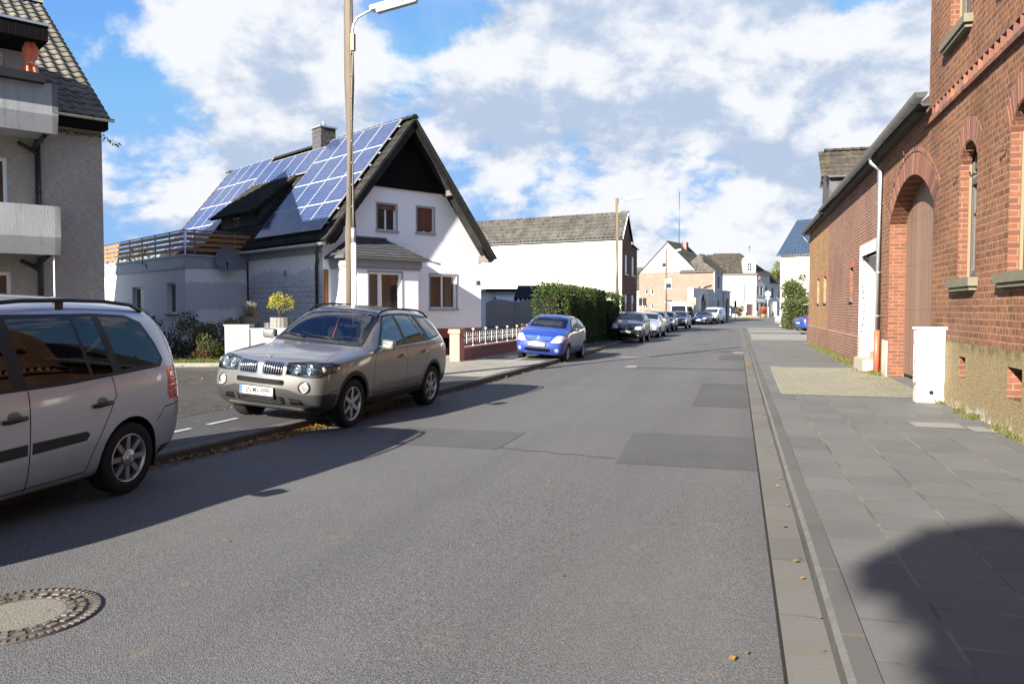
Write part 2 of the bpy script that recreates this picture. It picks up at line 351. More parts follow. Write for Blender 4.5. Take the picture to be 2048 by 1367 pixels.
def slabs(name, base, w, h, mortar, cm, var=.25, moss=.7, bump=.35, off=.5):
    n = NT(name); v = n.uvw('floor', .006, 3.0); col, fac = n.brick(v, w, h, mortar, mul(base, 1 - var), mul(base, 1 + var), mul(base, .45), off, 1.0, 2, .1)
    ms = n.math('MULTIPLY', n.ramp(n.noise(1.7, 5, .65), .38, .62, 0, 1, True), moss)
    col = n.mix(n.math('MULTIPLY', fac, ms), col, cm)
    nz = n.noise(.8, 6, .65); col = n.mix(n.ramp(nz, .3, .75, 0, .45, True), col, mul(base, 1.45)); f2 = n.noise(120, 3, .7)
    col = n.mix(n.ramp(f2, .35, .75, 0, .5), col, mul(base, .6))
    dirt = n.ramp(n.noise(3.5, 5, .7, n.mapping((1, 1, 1), (3, 8, 0))), .62, .78, 0, .6, True); col = n.mix(dirt, col, (.10, .085, .055))
    n.bump(n.math('ADD', n.math('MULTIPLY', fac, -1), n.math('MULTIPLY', f2, .25)), bump, .008); return n.fin(col, .82, 0, .3)
SLAB = slabs("dark footway slabs", (.098, .0975, .094), .5, .5, .011, (.185, .18, .13), .14, .85)
GUTTER = slabs("gutter stones", (.104, .099, .090), .5, 60, .010, (.16, .12, .05), .12, .8, .3, 0)
KERB = slabs("kerb stones", (.074, .072, .068), 1.0, 60, .012, (.18, .13, .05), .12, .8, .4, 0)
PAVER = slabs("pale interlocking pavers", (.20, .188, .145), .2, .1, .007, (.20, .20, .05), .12, .8, .5)
PAVER_L = slabs("pale footway pavers", (.21, .20, .17), .2, .1, .006, (.2, .18, .08), .10, .4, .4)
SETTS = slabs("dark driveway setts", (.040, .037, .034), .2, .1, .008, (.14, .12, .05), .35, .6, .6)
PALE = plain("pale concrete", (.17, .165, .15), .85, 0, .15, 3, .3, 80)
WHITELINE = plain("worn white road paint", (.30, .30, .29), .7, 0, .2, 9, .2, 60)
SOIL = plain("soil", (.055, .042, .026), .95, 0, .5, 5, .8, 25)
LAND = plain("land", (.10, .10, .055), .95, 0, .4, .2, .5, 12)
GRAVEL = slabs("pale gravel", (.36, .31, .22), .05, .05, .01, (.2, .17, .1), .4, .5, .8)

def sheet(name, pts, z, mat, thick=0.0, seg=4.0, rotz=ROADROT):
    """flat strip in road coordinates (a, b), cut across so that it can follow the land; pts = list of (a, [b...]) stations"""
    mb = MB(); rows = []
    st = []
    for (p, q) in zip(pts[:-1], pts[1:]):
        n = max(1, int(math.ceil((q[0] - p[0]) / seg)))
        for i in range(n): t = i / n; st.append((p[0] + (q[0]-p[0])*t, [x + (y-x)*t for x, y in zip(p[1], q[1])]))
    st.append(pts[-1])
    for (a, bs) in st: rows.append([mb.vert((a, -b, z + rise(AB(a, b).y))) for b in bs])
    for r0, r1 in zip(rows[:-1], rows[1:]):
        for i in range(len(r0) - 1): mb.face((r0[i], r0[i+1], r1[i+1], r1[i]))
    if thick:
        lo = [[mb.vert((mb.v[i][0], mb.v[i][1], mb.v[i][2] - thick)) for i in (r[0], r[-1])] for r in rows]
        for k in range(len(rows) - 1):
            mb.face((rows[k][0], rows[k+1][0], lo[k+1][0], lo[k][0])); mb.face((rows[k+1][-1], rows[k][-1], lo[k][1], lo[k+1][1]))
        mb.face((rows[0][-1], rows[0][0], lo[0][0], lo[0][1])); mb.face((rows[-1][0], rows[-1][-1], lo[-1][1], lo[-1][0]))
    # make every top face look up
    for i, f in enumerate(mb.f):
        if len(f) == 4:
            a, b, c = (Vector(mb.v[j]) for j in f[:3]); nz = (b-a).cross(c-a)
            if abs(nz.z) > .5*nz.length and nz.z < 0: mb.f[i] = f[::-1]
    o = mb.build(name, mat, None, (0, 0, 0), rotz); props(o, kind="structure"); return o
LK = [(-14, -6.15), (7, -6.0), (10, -5.8), (16, -5.5), (28, -5.3), (40, -5.5), (60, -5.6), (72, -5.6)]     # left kerb
RK = .465                                                                                                  # right kerb face
g = MB(); NX, NY = 40, 60                                                                                # the land, to the horizon
xs = [-900 + 1800*i/NX for i in range(NX+1)]; ys = [-60 + 1400*(i/NY)**1.6 for i in range(NY+1)]
gi = [[g.vert((x, y, -.03 + rise(min(y, 400)))) for x in xs] for y in ys]
for i in range(NY):
    for j in range(NX): g.face((gi[i][j], gi[i][j+1], gi[i+1][j+1], gi[i+1][j]))
props(g.build("ground", LAND), kind="structure")
def lk(a):
    for (p, q) in zip(LK[:-1], LK[1:]):
        if a <= q[0]: return p[1] + (q[1]-p[1])*(a-p[0])/(q[0]-p[0])
    return LK[-1][1]
sheet("road", [(a, [b, -2.5, .24]) for a, b in LK[:-1]] + [(60, [-5.6, -2.5, .24]), (72, [-5.6, -2.4, .24]), (76, [-5.4, -2.0, .24])], 0.0, ASPH)
sheet("road_crossing", [(76.004, [-5.4, -2, 2, 9]), (84, [-6, -1, 3, 16]), (100, [-4.5, 0, 6, 30]), (112, [-2.0, 2, 9, 40]), (120, [2.0, 5, 12, 44]), (134, [6, 9, 14, 46])], 0.0, ASPH)
# repairs in the asphalt
for (pts) in ([(8.5, [-1.26, .23]), (9.5, [-1.30, .235]), (10.7, [-1.34, .235])], [(13.9, [-.74, .235]), (18.2, [-.74, .235])], [(8.95, [-4.2, -2.75]), (10.3, [-4.5, -2.75])],
              [(22.4, [-2.8, .235]), (23.0, [-2.8, .235])], [(26.8, [-.6, .235]), (29.5, [-.55, .235])]):
    sheet("road_patch", pts, .004, ASPH_DARK)
sheet("road_patch", [(22.6, [-3.15, -2.8]), (23.5, [-3.1, -2.82])], .004, PALE)
sheet("road_patch", [(31.0, [-.15, .235]), (32.2, [-.15, .235])], .004, PALE)
sheet("road_patch", [(27.2, [-3.9, -2.9]), (27.7, [-3.9, -2.9])], .004, PALE)
# right side: gutter stones, kerb, footway
sheet("gutter_strip", [(-14, [.24, RK]), (76, [.24, RK])], .006, GUTTER)
KFACE = slabs("kerb face", (.052, .049, .044), 1.0, 60, .012, (.16, .13, .07), .25, .8, .6, 0); KWORN = plain("worn kerb edge", (.088, .084, .078), .9, 0, .55, 11, .6, 60)
def kerb_stones(name, stations, side):
    """kerb of stones: face to the road, rounded worn edge, top; stations (a, b of the face)"""
    mb = MB(); prof = [(0, -.02, 0), (.006, .095, 1), (.016, .112, 1), (.034, .121, 2), (.14, .1235, 2)]; rows = []
    pts = []
    for p, q in zip(stations[:-1], stations[1:]):
        n = max(1, int((q[0]-p[0])/1.0))
        for i in range(n): t_ = i/n; pts.append((p[0]+(q[0]-p[0])*t_, p[1]+(q[1]-p[1])*t_))
    pts.append(stations[-1]); rng = random.Random(5)
    for a, b in pts: j = rng.uniform(-.004, .004); k = rng.uniform(-.004, .004); rows.append([mb.vert((a, -(b + side*(d + j)), z + k)) for d, z, m in prof])
    for r0, r1 in zip(rows[:-1], rows[1:]):
        for i in range(len(prof)-1): q = (r0[i], r0[i+1], r1[i+1], r1[i]); mb.face(q if side < 0 else q[::-1], prof[i][2])
    props(mb.build(name, [KFACE, KWORN, KERB], None, (0, 0, 0), ROADROT), kind="structure")
kerb_stones("kerb", [(-14, RK), (76, RK)], 1)
sheet("footway", [(-14, [RK+.14, 3.8]), (15.19, [RK+.14, 3.8]), (50, [RK+.14, 3.8]), (76, [RK+.14, 4.8])], .118, SLAB)
sheet("driveway_crossing", [(15.2, [RK+.32, 3.35]), (22.4, [RK+.40, 3.35])], .123, PAVER)
sheet("driveway_crossing", [(42.5, [.75, 4.0]), (52.0, [.8, 8.0])], .123, PAVER_L)
sheet("driveway_crossing", [(55.5, [.75, 6.0]), (61.0, [.8, 9.0])], .123, PAVER_L)
sheet("footway_edging", [(41.6, [.72, 3.6]), (42.45, [.72, 3.6])], .124, PALE)
sheet("road_marking", [(64, [.8, 9.5]), (65.6, [.8, 9.5])], .126, WHITELINE)
sheet("road_marking", [(81, [5, 9.5]), (82.5, [5, 9.5])], .012, WHITELINE)
sheet("yard", [(41.3, [3.9, 30]), (76, [4.9, 36])], .10, ASPH_PAVE)
# two pale replacement slabs in the footway
sheet("footway_repair", [(11.45, [2.30, 2.90]), (11.95, [2.30, 2.90])], .1225, PALE)
sheet("footway_repair", [(11.2, [2.93, 3.30]), (11.65, [2.93, 3.30])], .1225, PALE)
# left side
kerb_stones("kerb", LK, -1)
sheet("footway", [(a, [-9.4, b-.14]) for a, b in LK], .118, ASPH_PAVE)
sheet("driveway", [(2, [-26, -7.7]), (17.0, [-26, -7.7])], .1225, SETTS)
sheet("garden_path", [(17.2, [-10.5, lk(17)-.15]), (20.0, [-10.5, lk(20)-.15]), (23.2, [-9.2, lk(23.2)-.15])], .1225, PAVER_L)
sheet("garden_soil", [(17.01, [-34, -10.51]), (30, [-34, -10.51])], .116, SOIL)
sheet("front_garden", [(23.3, [-9.41, -7.6]), (29.5, [-9.41, -7.6])], .122, GRAVEL)
sheet("back_yard", [(30.01, [-60, -9.41]), (72, [-60, -9.41])], .112, SOIL)
sheet("forecourt", [(72.2, [-16, -5.6]), (92, [-11, -5.0]), (104, [-8, -2.9])], .03, PALE)
for i in range(14):                                                            # dashed line for parking half on the footway
    a = 3.0 + i*1.0
    sheet("parking_line", [(a, [-6.90, -6.81]), (a+.66, [-6.90, -6.81])], .1265, WHITELINE)
sheet("parking_line", [(22.2, [-6.62, -6.50]), (29, [-6.5, -6.38]), (37, [-6.4, -6.28])], .1265, WHITELINE)
sheet("parking_line", [(22.0, [-7.4, -5.5]), (22.14, [-7.4, -5.5])], .1265, WHITELINE)
TAR = plain("tar", (.02, .018, .014), .8)
for (a0, b0, a1, b1, w_) in ((9.05, -2.75, 8.75, -1.3, .018), (39.5, -2.0, 39.9, .2, .05), (17.0, -5.2, 17.5, -3.0, .02)):
    pts_ = []
    for i in range(13): t_ = i/12; pts_.append((b0+(b1-b0)*t_, a0+(a1-a0)*t_ + .03*sin(i*1.7) + .02*sin(i*4.1)))
    mb_ = MB(); up_ = [mb_.vert((a+w_*.5, -b, .0035)) for b, a in pts_]; dn_ = [mb_.vert((a-w_*.5, -b, .0035)) for b, a in pts_]
    for i in range(12): mb_.face((dn_[i], dn_[i+1], up_[i+1], up_[i]))
    props(mb_.build("tar_joint", TAR, None, (0, 0, 0), ROADROT), kind="structure")
sheet("tar_joint", [(1.0, [.222, .245]), (30, [.222, .245])], .0045, TAR)
# ------------------------------------------------------------------ shared building materials
BRICK_OLD = brickmat("old red brick", (.250, .104, .050), (.110, .054, .034), (.29, .17, .105), .25, .096, .017, .5, .030, 1.0, .6, "wall", .8)
BRICK_LOW = brickmat("weathered brick", (.24, .088, .050), (.15, .060, .042), (.29, .235, .185), .24, .090, .017, 1.0, .014, .9, .35)
BRICK_YEL = brickmat("yellowish brick", (.36, .20, .085), (.24, .115, .055), (.20, .15, .10), .26, .10, .016, 1.0, .010, .5, .25)
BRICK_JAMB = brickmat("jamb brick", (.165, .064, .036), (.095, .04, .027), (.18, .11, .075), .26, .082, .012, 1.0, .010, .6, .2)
BRICK_ARCH = brickmat("arch brick", (.19, .070, .038), (.13, .048, .03), (.27, .145, .09), .055, .34, .010, 1.0, .008, .6, .3)
BRICK_BROWN = brickmat("brown facing brick", (.15, .065, .042), (.11, .05, .036), (.16, .12, .10), .24, .075, .010, 1.0, .004, .4, .1)
BRICK_PINK = brickmat("pale pink brick", (.245, .145, .112), (.175, .093, .070), (.29, .23, .20), .30, .12, .016, 1.0, .006, .4, .2)
def roughcast():
    n = NT("yellowish roughcast plinth"); v = n.voro(55, None, 'F1', 'Distance'); vc = n.voro(55, None, 'F1', 'Color'); bw = n.N('ShaderNodeRGBToBW'); n.L(vc, bw.inputs[0]); nz = n.noise(1.8, 6, .7)
    c = n.mix(bw.outputs[0], (.20, .15, .075), (.50, .39, .22)); c = n.mix(n.ramp(v, .35, .7, 0, .8), c, (.10, .075, .04)); c = n.mix(n.ramp(nz, .45, .72, 0, .45, True), c, (.22, .18, .10))
    sp = n.N('ShaderNodeSeparateXYZ'); n.L(n.tc.outputs['Object'], sp.inputs[0]); pw = n.ramp(n.math('ADD', sp.outputs[2], n.math('MULTIPLY', n.noise(3, 5, .7), -.6)), -.22, .0, 1, 0, True)
    c = n.mix(n.math('MULTIPLY', pw, n.ramp(n.noise(9, 4, .7), .45, .6, 0, .9)), c, (.52, .52, .50)); mossy = n.math('MULTIPLY', n.ramp(sp.outputs[2], .95, 1.12, 0, 1, True), n.ramp(n.noise(5, 5, .7), .4, .6, 0, .75)); c = n.mix(mossy, c, (.09, .085, .035))
    n.bump(n.math('ADD', n.math('MULTIPLY', v, -1.2), n.noise(90, 3, .6)), 1.0, .02); return n.fin(c, .95, 0, .15)
ROUGHCAST = roughcast()
PAINTW = plaster("white painted render", (.66, .66, .66), .03, .25, 40, .12)
ZINC = plain("zinc sheet", (.42, .45, .48), .42, .75, .15, 3)
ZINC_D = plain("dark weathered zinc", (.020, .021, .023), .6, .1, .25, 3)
STONE = plain("weathered sill stone", (.115, .105, .07), .85, 0, .35, 7, .5, 40)
SILLD = plain("dark slate sill", (.07, .07, .07), .7, 0, .2, 7)
OLDWOOD = plain("old grey painted timber", (.07, .063, .056), .75, 0, .45, 18, .4, 30)
MORTAR_Y = plaster("sandy mortar edge", (.18, .135, .08), .18, .7, 30, .1)
GLASS = glassmat("window glass")
SLATE = tilemat("slate cladding", (.06, .062, .068), .35, (.08, .08, .07), .2)
TILE_BROWN = tilemat("brown roof tiles", (.042, .036, .030), .4)
BLACK = plain("black", (.012, .012, .013), .5, 0, .2)
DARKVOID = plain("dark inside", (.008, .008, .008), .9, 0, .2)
def gatewood():
    n = NT("brown plank gate"); v = n.tc.outputs['Object']; sp = n.N('ShaderNodeSeparateXYZ'); n.L(v, sp.inputs[0])
    bx = n.math('MULTIPLY', sp.outputs[0], 1/.115); fr = n.math('FRACT', bx); fl = n.math('FLOOR', bx)
    wn = n.N('ShaderNodeTexWhiteNoise'); wn.noise_dimensions = '1D'; n.L(fl, wn.inputs['W'])
    c = n.mix(wn.outputs['Value'], (.105, .058, .042), (.20, .12, .09)); g = n.noise(3.0, 6, .65, n.mapping((18, 1, .8)))
    c = n.mix(n.math('MULTIPLY', g, .55), c, (.30, .19, .12)); ed = n.math('MINIMUM', fr, n.math('SUBTRACT', 1.0, fr)); gap = n.ramp(ed, 0, .06, 1, 0)
    c = n.mix(gap, c, (.035, .02, .015)); zf = n.math('FRACT', n.math('MULTIPLY', n.math('ADD', sp.outputs[2], .30), 1/.98)); zj = n.ramp(n.math('MINIMUM', zf, n.math('SUBTRACT', 1.0, zf)), 0, .008, 1, 0)
    c = n.mix(n.math('MULTIPLY', zj, .8), c, (.04, .025, .02)); n.bump(n.math('SUBTRACT', n.math('MULTIPLY', g, .3), gap), .5, .01); return n.fin(c, .6, 0, .3)
GATE = gatewood()

# window built in a wall that faces local -y: frame bars, pane of glass, sill
def window(parent, x0, x1, z0, z1, y, frame=None, bars=1, transom=None, glass=None, fw=.055, sill=None, sill_mat=None, blind=None, name="window"):
    mb = MB(); d = .06
    mb.box(x0, x1, y, y+d, z0, z0+fw); mb.box(x0, x1, y, y+d, z1-fw, z1)
    mb.box(x0, x0+fw, y, y+d, z0+fw, z1-fw); mb.box(x1-fw, x1, y, y+d, z0+fw, z1-fw)
    for i in range(bars):
        c = x0 + (x1-x0)*(i+1)/(bars+1); mb.box(c-fw*.6, c+fw*.6, y-.006, y+d*.9, z0+fw, z1-fw)
    if transom: mb.box(x0+fw, x1-fw, y-.003, y+d*.9, transom-fw*.5, transom+fw*.5)
    w = mb.build(name, frame or PAINTW, parent)
    p = MB(); p.poly([(x0+.01, y+.035, z0+.01), (x1-.01, y+.035, z0+.01), (x1-.01, y+.035, z1-.01), (x0+.01, y+.035, z1-.01)]); p.build("pane", glass or GLASS, w)
    if blind:
        b = MB(); zb = blind[0]; n = int((z1 - zb)/.045)
        for i in range(n):
            zz = zb + (z1-zb)*i/n; b.prism([(x0+.015, y-.014, zz), (x0+.015, y-.024, zz+.02), (x0+.015, y-.014, zz+.043), (x0+.015, y-.008, zz+.043), (x0+.015, y-.008, zz)], (x1-x0-.03, 0, 0))
        b.build("roller_shutter", blind[1], w)
    if sill:
        s = MB(); s.box(x0-sill[0], x1+sill[0], -sill[1], y+.02, z0-sill[2], z0); s.build("sill", sill_mat or STONE, w)
    return w
def gutter(parent, p0, p1, r=.065, mat=None, name="gutter"):          # half-round trough between two points
    mb = MB(); p0, p1 = Vector(p0), Vector(p1); t = (p1-p0).normalized(); u = Vector((t.y, -t.x, 0)); rows = []
    for rr in (r, r-.008):
        rows.append([[mb.vert(p + u*(rr*cos(pi+pi*i/10)) + Vector((0,0,rr*sin(pi+pi*i/10)))) for i in range(11)] for p in (p0, p1)])
    for k, (a, b) in enumerate(rows):
        for i in range(10):
            q = (a[i], b[i], b[i+1], a[i+1]); mb.face(q if k == 0 else q[::-1], 0, True)
    for e in (0, 1):
        for i in range(10): mb.face((rows[0][e][i], rows[0][e][i+1], rows[1][e][i+1], rows[1][e][i]))
        mb.face(rows[0][e])
    n = max(1, int((p1-p0).length/1.0))
    for i in range(n):
        p = p0.lerp(p1, (i+.5)/n); mb.tube([p + u*((r+.004)*cos(pi+pi*j/8)) + Vector((0,0,(r+.004)*sin(pi+pi*j/8))) for j in range(9)], .006, 5)
    return mb.build(name, mat or ZINC, parent)
def tile_plane(mb, o, u, v, width, length, tw=.30, th=.34, amp=.035, mat=0, step=.022, jit=.0, prof=6):
    """interlocking tiles: o at the eave, u along the eave, v up the slope"""
    o, u, v = Vector(o), Vector(u).normalized(), Vector(v).normalized(); n = u.cross(v)
    if n.z < 0: n = -n
    nu = max(1, round(width/tw)); nv = max(1, round(length/th)); tw = width/nu; th = length/nv; flip = u.cross(v).dot(n) < 0
    for r in range(nv):
        lo = []; hi = []
        for i in range(nu*prof + 1):
            ph = (i % prof)/prof; h = amp*(.5 - .5*cos(2*pi*ph))**1.4 if prof > 2 else 0
            j = (random.random()-.5)*jit
            b = o + u*(i*tw/prof)
            lo.append(mb.vert(b + v*(r*th - .02) + n*(h + step + j))); hi.append(mb.vert(b + v*((r+1)*th) + n*(h*.9)))
        for i in range(nu*prof):
            q = (lo[i], lo[i+1], hi[i+1], hi[i]); mb.face(q[::-1] if flip else q, mat, True)
        lo2 = [mb.vert(Vector(mb.v[k]) - n*(step + .012)) for k in lo]
        for i in range(nu*prof):
            q = (lo2[i], lo2[i+1], lo[i+1], lo[i]); mb.face(q[::-1] if flip else q, mat)
def ridge_tiles(mb, p0, p1, r=.11, n=None, mat=0):
    p0, p1 = Vector(p0), Vector(p1); L = (p1-p0).length; n = n or max(1, int(L/.36)); t = (p1-p0).normalized(); u = t.cross(Vector((0,0,1))).normalized(); w = u.cross(t)
    for i in range(n):
        a = p0 + t*(L*i/n); b = p0 + t*(L*(i+1)/n + .03); ra = [mb.vert(a + u*(r*1.12*cos(pi*j/8)) + w*(r*1.12*sin(pi*j/8))) for j in range(9)]; rb = [mb.vert(b + u*(r*.95*cos(pi*j/8)) + w*(r*.95*sin(pi*j/8))) for j in range(9)]
        for j in range(8): mb.face((ra[j], ra[j+1], rb[j+1], rb[j]), mat, True)
        mb.face(ra, mat)

# ================================================================== right side of the street: wall line 3.35 m right, local x runs towards the camera, y into the plot
WB = 3.35
def XR(a): return -a                                                        # local x of a point a metres along the road
RROT = radians(74 + 180)                                                    # local +x = -RD, local +y = +RN
def right_thing(name, label, cat): return thing(name, label, cat, RN*WB, RROT)

ARCH_MATS = [plain("arch brick red", (.185, .072, .040), .9, 0, .3, 14, .5, 40), plain("arch brick brown", (.13, .054, .034), .9, 0, .3, 14, .5, 40), plain("arch brick dark", (.095, .045, .032), .9, 0, .3, 14, .5, 40), plain("arch mortar", (.22, .135, .09), .95, 0, .15, 20, .4, 50)]
def radial_bricks(mb, pts, c0, depth, bw, y, seed=0):
    """bricks set on end round an arch; pts run along the intrados"""
    rng = random.Random(seed); L = [0]
    for a, b in zip(pts[:-1], pts[1:]): L.append(L[-1] + (Vector(b)-Vector(a)).length)
    def at_(s_):
        for i in range(len(L)-1):
            if s_ <= L[i+1] + 1e-9: return Vector(pts[i]).lerp(Vector(pts[i+1]), (s_-L[i])/(L[i+1]-L[i]))
        return Vector(pts[-1])
    n = max(3, int(L[-1]/bw))
    for i in range(n):
        p0, p1 = at_(L[-1]*(i+.10)/n), at_(L[-1]*(i+.90)/n); d0, d1 = (p0-c0).normalized(), (p1-c0).normalized(); k = rng.choice((0, 0, 1, 1, 1, 2)); dep = depth*rng.uniform(.97, 1.02); yy = y - rng.uniform(.004, .012)
        q = [p0, p1, p1+d1*dep, p0+d0*dep]; ar_ = sum(q[j].x*q[(j+1)%4].y - q[(j+1)%4].x*q[j].y for j in range(4)); q = q if ar_ > 0 else q[::-1]
        mb.prism([(v.x, yy, v.y) for v in q], (0, .02, 0), k)
    for i in range(len(pts)-1):
        a, b = Vector(pts[i]), Vector(pts[i+1]); q = [a, b, b+(b-c0).normalized()*depth, a+(a-c0).normalized()*depth]; ar_ = sum(q[j].x*q[(j+1)%4].y - q[(j+1)%4].x*q[j].y for j in range(4)); q = q if ar_ > 0 else q[::-1]
        mb.poly([(v.x, y-.002, v.y) for v in q], 3)
# --- tall brick house
t = right_thing("brick_house", "tall old red brick house with arched windows and toothed brick band, nearest right", "house")
mb = MB(); A_FAR = 16.15
wins = [(13.0, 13.95, 2.15, 3.95, 4.22), (10.55, 11.55, 2.15, 3.95, 4.25), (7.9, 8.9, 2.15, 3.95, 4.25), (4.6, 5.6, 2.15, 3.95, 4.25)]
ups = [(13.55, 14.75, 6.12, 8.0, 8.28), (10.6, 11.8, 6.12, 8.0, 8.28), (7.7, 8.9, 6.12, 8.0, 8.28)]
vents = [(13.27, 13.62, .63, .95), (10.8, 11.35, .55, .95), (8.3, 8.8, .5, .95)]
GA0, GA1 = 15.62, 19.85                                                     # gate opening
gate_hole = [(-x, z) for (x, z) in arch(GA0, GA1, .10, 3.62, 4.38, 16)]
holes = [[(-x, z) for (x, z) in arch(a0, a1, z0, zs, zc, 8)] for (a0, a1, z0, zs, zc) in wins + ups]
holes = [h[::-1] for h in holes]
# house wall: steps round the gate opening, which starts half a metre inside it
outl = [(-A_FAR, 9.6), (-A_FAR, 4.55)] + []
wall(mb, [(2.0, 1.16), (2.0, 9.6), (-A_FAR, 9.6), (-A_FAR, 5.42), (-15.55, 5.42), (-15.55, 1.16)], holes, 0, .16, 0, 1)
mb.poly([(-A_FAR, 0, 5.3), (-A_FAR, 0, 9.6), (-A_FAR, 9, 9.6), (-A_FAR, 9, 5.3)], 0)
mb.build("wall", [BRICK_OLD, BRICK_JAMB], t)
pl = MB(); wall(pl, [(2.0, -.1), (2.0, 1.16), (-15.5, 1.16), (-15.5, -.1)], [rect(-a1, -a0, z0, z1) for (a0, a1, z0, z1) in vents], -.03, .3, 0, 1)
pl.box(-15.5, 2.0, -.03, 0, 1.157, 1.16); pl.build("plinth", [ROUGHCAST, BRICK_JAMB], t)
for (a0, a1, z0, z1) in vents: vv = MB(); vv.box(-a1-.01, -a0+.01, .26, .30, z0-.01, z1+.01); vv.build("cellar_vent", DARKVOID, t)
for k, (a0, a1, z0, zs, zc) in enumerate(wins + ups):
    x0, x1 = -a1, -a0; mbw = MB(); y = .17
    fw = .075
    mbw.box(x0, x0+fw, y, y+.09, z0, zs+.02); mbw.box(x1-fw, x1, y, y+.09, z0, zs+.02); mbw.box(x0+fw, x1-fw, y, y+.09, z0, z0+fw)
    cx = (x0+x1)/2; mbw.box(cx-.05, cx+.05, y-.02, y+.07, z0+fw, zs-.28)
    mbw.box(x0+fw, x1-fw, y-.015, y+.08, zs-.34, zs-.24)
    hd = [(p[0], y+.02, p[1]) for p in [(-q[0], q[1]) for q in arch(a0, a1, zs-.1, zs, zc, 8)]]; mbw.prism([hd[0]] + hd[1:], (0, .04, 0))
    for (qx0, qx1) in ((x0+fw, cx-.05), (cx+.05, x1-fw)):
        mbw.box(qx0, qx0+.04, y+.012, y+.06, z0+fw, zs-.34); mbw.box(qx1-.04, qx1, y+.012, y+.06, z0+fw, zs-.34)
        mbw.box(qx0+.04, qx1-.04, y+.012, y+.06, z0+fw, z0+fw+.05); mbw.box(qx0+.04, qx1-.04, y+.012, y+.06, z0+1.0, z0+1.03)
    w = mbw.build("window", OLDWOOD, t)
    p = MB(); p.poly([(x0+.02, y+.04, z0+.02), (x1-.02, y+.04, z0+.02), (x1-.02, y+.04, zs-.2), (x0+.02, y+.04, zs-.2)]); p.build("pane", GLASS, w)
    s = MB(); s.box(x0-.16, x1+.16, -.13, .17, z0-.13, z0-.003); s.box(x0-.10, x1+.10, -.10, .02, z0-.19, z0-.133); s.build("sill", STONE, w)
    e = MB()                                                               # sandy mortar edge inside the reveal
    e.box(x0+.001, x0+.02, .13, .168, z0, zs); e.build("mortar_edge", MORTAR_Y, w)
    ar = MB(); R = .34                                                      # ring of upright bricks over the head
    pts = [(-q[0], q[1]) for q in arch(a0-.02, a1+.02, z0, zs, zc+.02, 12)][2:]; n = len(pts)
    c0 = Vector((cx, zs - .8))
    radial_bricks(ar, pts, c0, R, .088, -.003, k)
    ar.build("lintel", ARCH_MATS, t)
band = MB()
for (z_, o_) in ((5.02, 0), (5.245, .12)):
    x = -A_FAR + o_
    while x < 2: band.box(x, x+.232, -.07 - random.uniform(0, .006), 0, z_, z_ + .068, random.choice((0, 1, 1, 2))); x += .242
    band.box(-A_FAR, 2.0, -.055, 0, z_+.004, z_+.064, 3)
          # band of bricks set corner-wise
x = -A_FAR + .02
while x < -4:
    band.prism([(x, .0, 5.09), (x+.11, -.085, 5.09), (x+.22, .0, 5.09)], (0, 0, .155), random.choice((0, 1, 1, 2))); x += .25
band.build("brick_band", ARCH_MATS, t)
rf = MB(); rf.prism([(2.0, -.25, 9.6), (2.0, 5, 13.2), (2.0, 10, 9.6)], (-2.0-A_FAR-.2, 0, 0)); rf.build("roof", TILE_BROWN, t)
RUST = plain("rusty iron", (.10, .05, .025), .8, .3, .4, 20)
for (a, z) in ((13.3, 4.05), (14.05, 3.78), (11.68, 3.75), (17.9, 4.85)): hk = MB(); hk.tube([(-a, .02, z), (-a, -.09, z), (-a, -.10, z+.07)], .012, 5); hk.tube([(-a-.05, -.05, z), (-a+.05, -.05, z)], .01, 5); hk.build("iron_hook", RUST, t)

# --- low brick building with the big gate
t = right_thing("gate_building", "long low brick outbuilding with a big arched plank gate and a white door recess", "building")
mb = MB()
holes = [gate_hole[::-1]]
wall(mb, [(-15.551, -.1), (-15.551, 5.419), (-21.0, 5.419), (-21.0, -.1)], holes, 0, .36, 0, 1)
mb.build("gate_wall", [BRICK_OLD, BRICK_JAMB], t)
DA0, DA1 = 21.35, 24.0
slits = [(25.75, 26.45, 1.95, 2.95), (33.2, 34.1, 1.95, 2.98), (35.95, 36.8, 1.95, 2.98)]
mb = MB(); wall(mb, [(-21.0, -.1), (-21.0, 5.3), (-32.4, 5.3), (-32.4, -.1)], [rect(-DA1, -DA0, .1, 3.15)] + [rect(-a1, -a0, z0, z1) for a0, a1, z0, z1 in slits[:1]], .004, .18, 0, 1)
mb.build("wall", [BRICK_LOW, BRICK_JAMB], t)
mb = MB(); wall(mb, [(-32.4, -.1), (-32.4, 5.3), (-41.0, 5.3), (-41.0, -.1)], [rect(-a1, -a0, z0, z1) for a0, a1, z0, z1 in slits[1:]], .0045, .18, 0, 0)
mb.poly([(-41.0, .0045, -.1), (-41.0, .0045, 5.3), (-41.0, 8, 9.3), (-41.0, 8, -.1)], 0); mb.build("rear_wall", [BRICK_YEL], t)
mb = MB(); mb.box(-41.0, -24.12, -.06, .003, -.1, .90); mb.prism([(-24.12, -.06, .90), (-24.12, .003, .90), (-24.12, .003, .95)], (-16.88, 0, 0)); mb.build("plinth", BRICK_LOW, t)
for a0, a1, z0, z1 in slits:
    w = MB(); w.box(-a1, -a0, .16, .19, z0, z1); w = w.build("window", OLDWOOD, t)
    p = MB(); p.poly([(-a1+.06, .157, z0+.05), (-a0-.06, .157, z0+.05), (-a0-.06, .157, z1-.05), (-a1+.06, .157, z1-.05)]); p.build("pane", GLASS, w)
    s = MB(); s.box(-a1-.05, -a0+.05, -.06, .158, z0-.06, z0-.002); s.build("sill", SILLD, w)
    l = MB(); l.box(-a1-.02, -a0+.02, -.003, .003, z1+.002, z1+.24); l.build("lintel", plain("plain red brick", (.24, .075, .035), .9, 0, .3, 12, .4, 30), w)
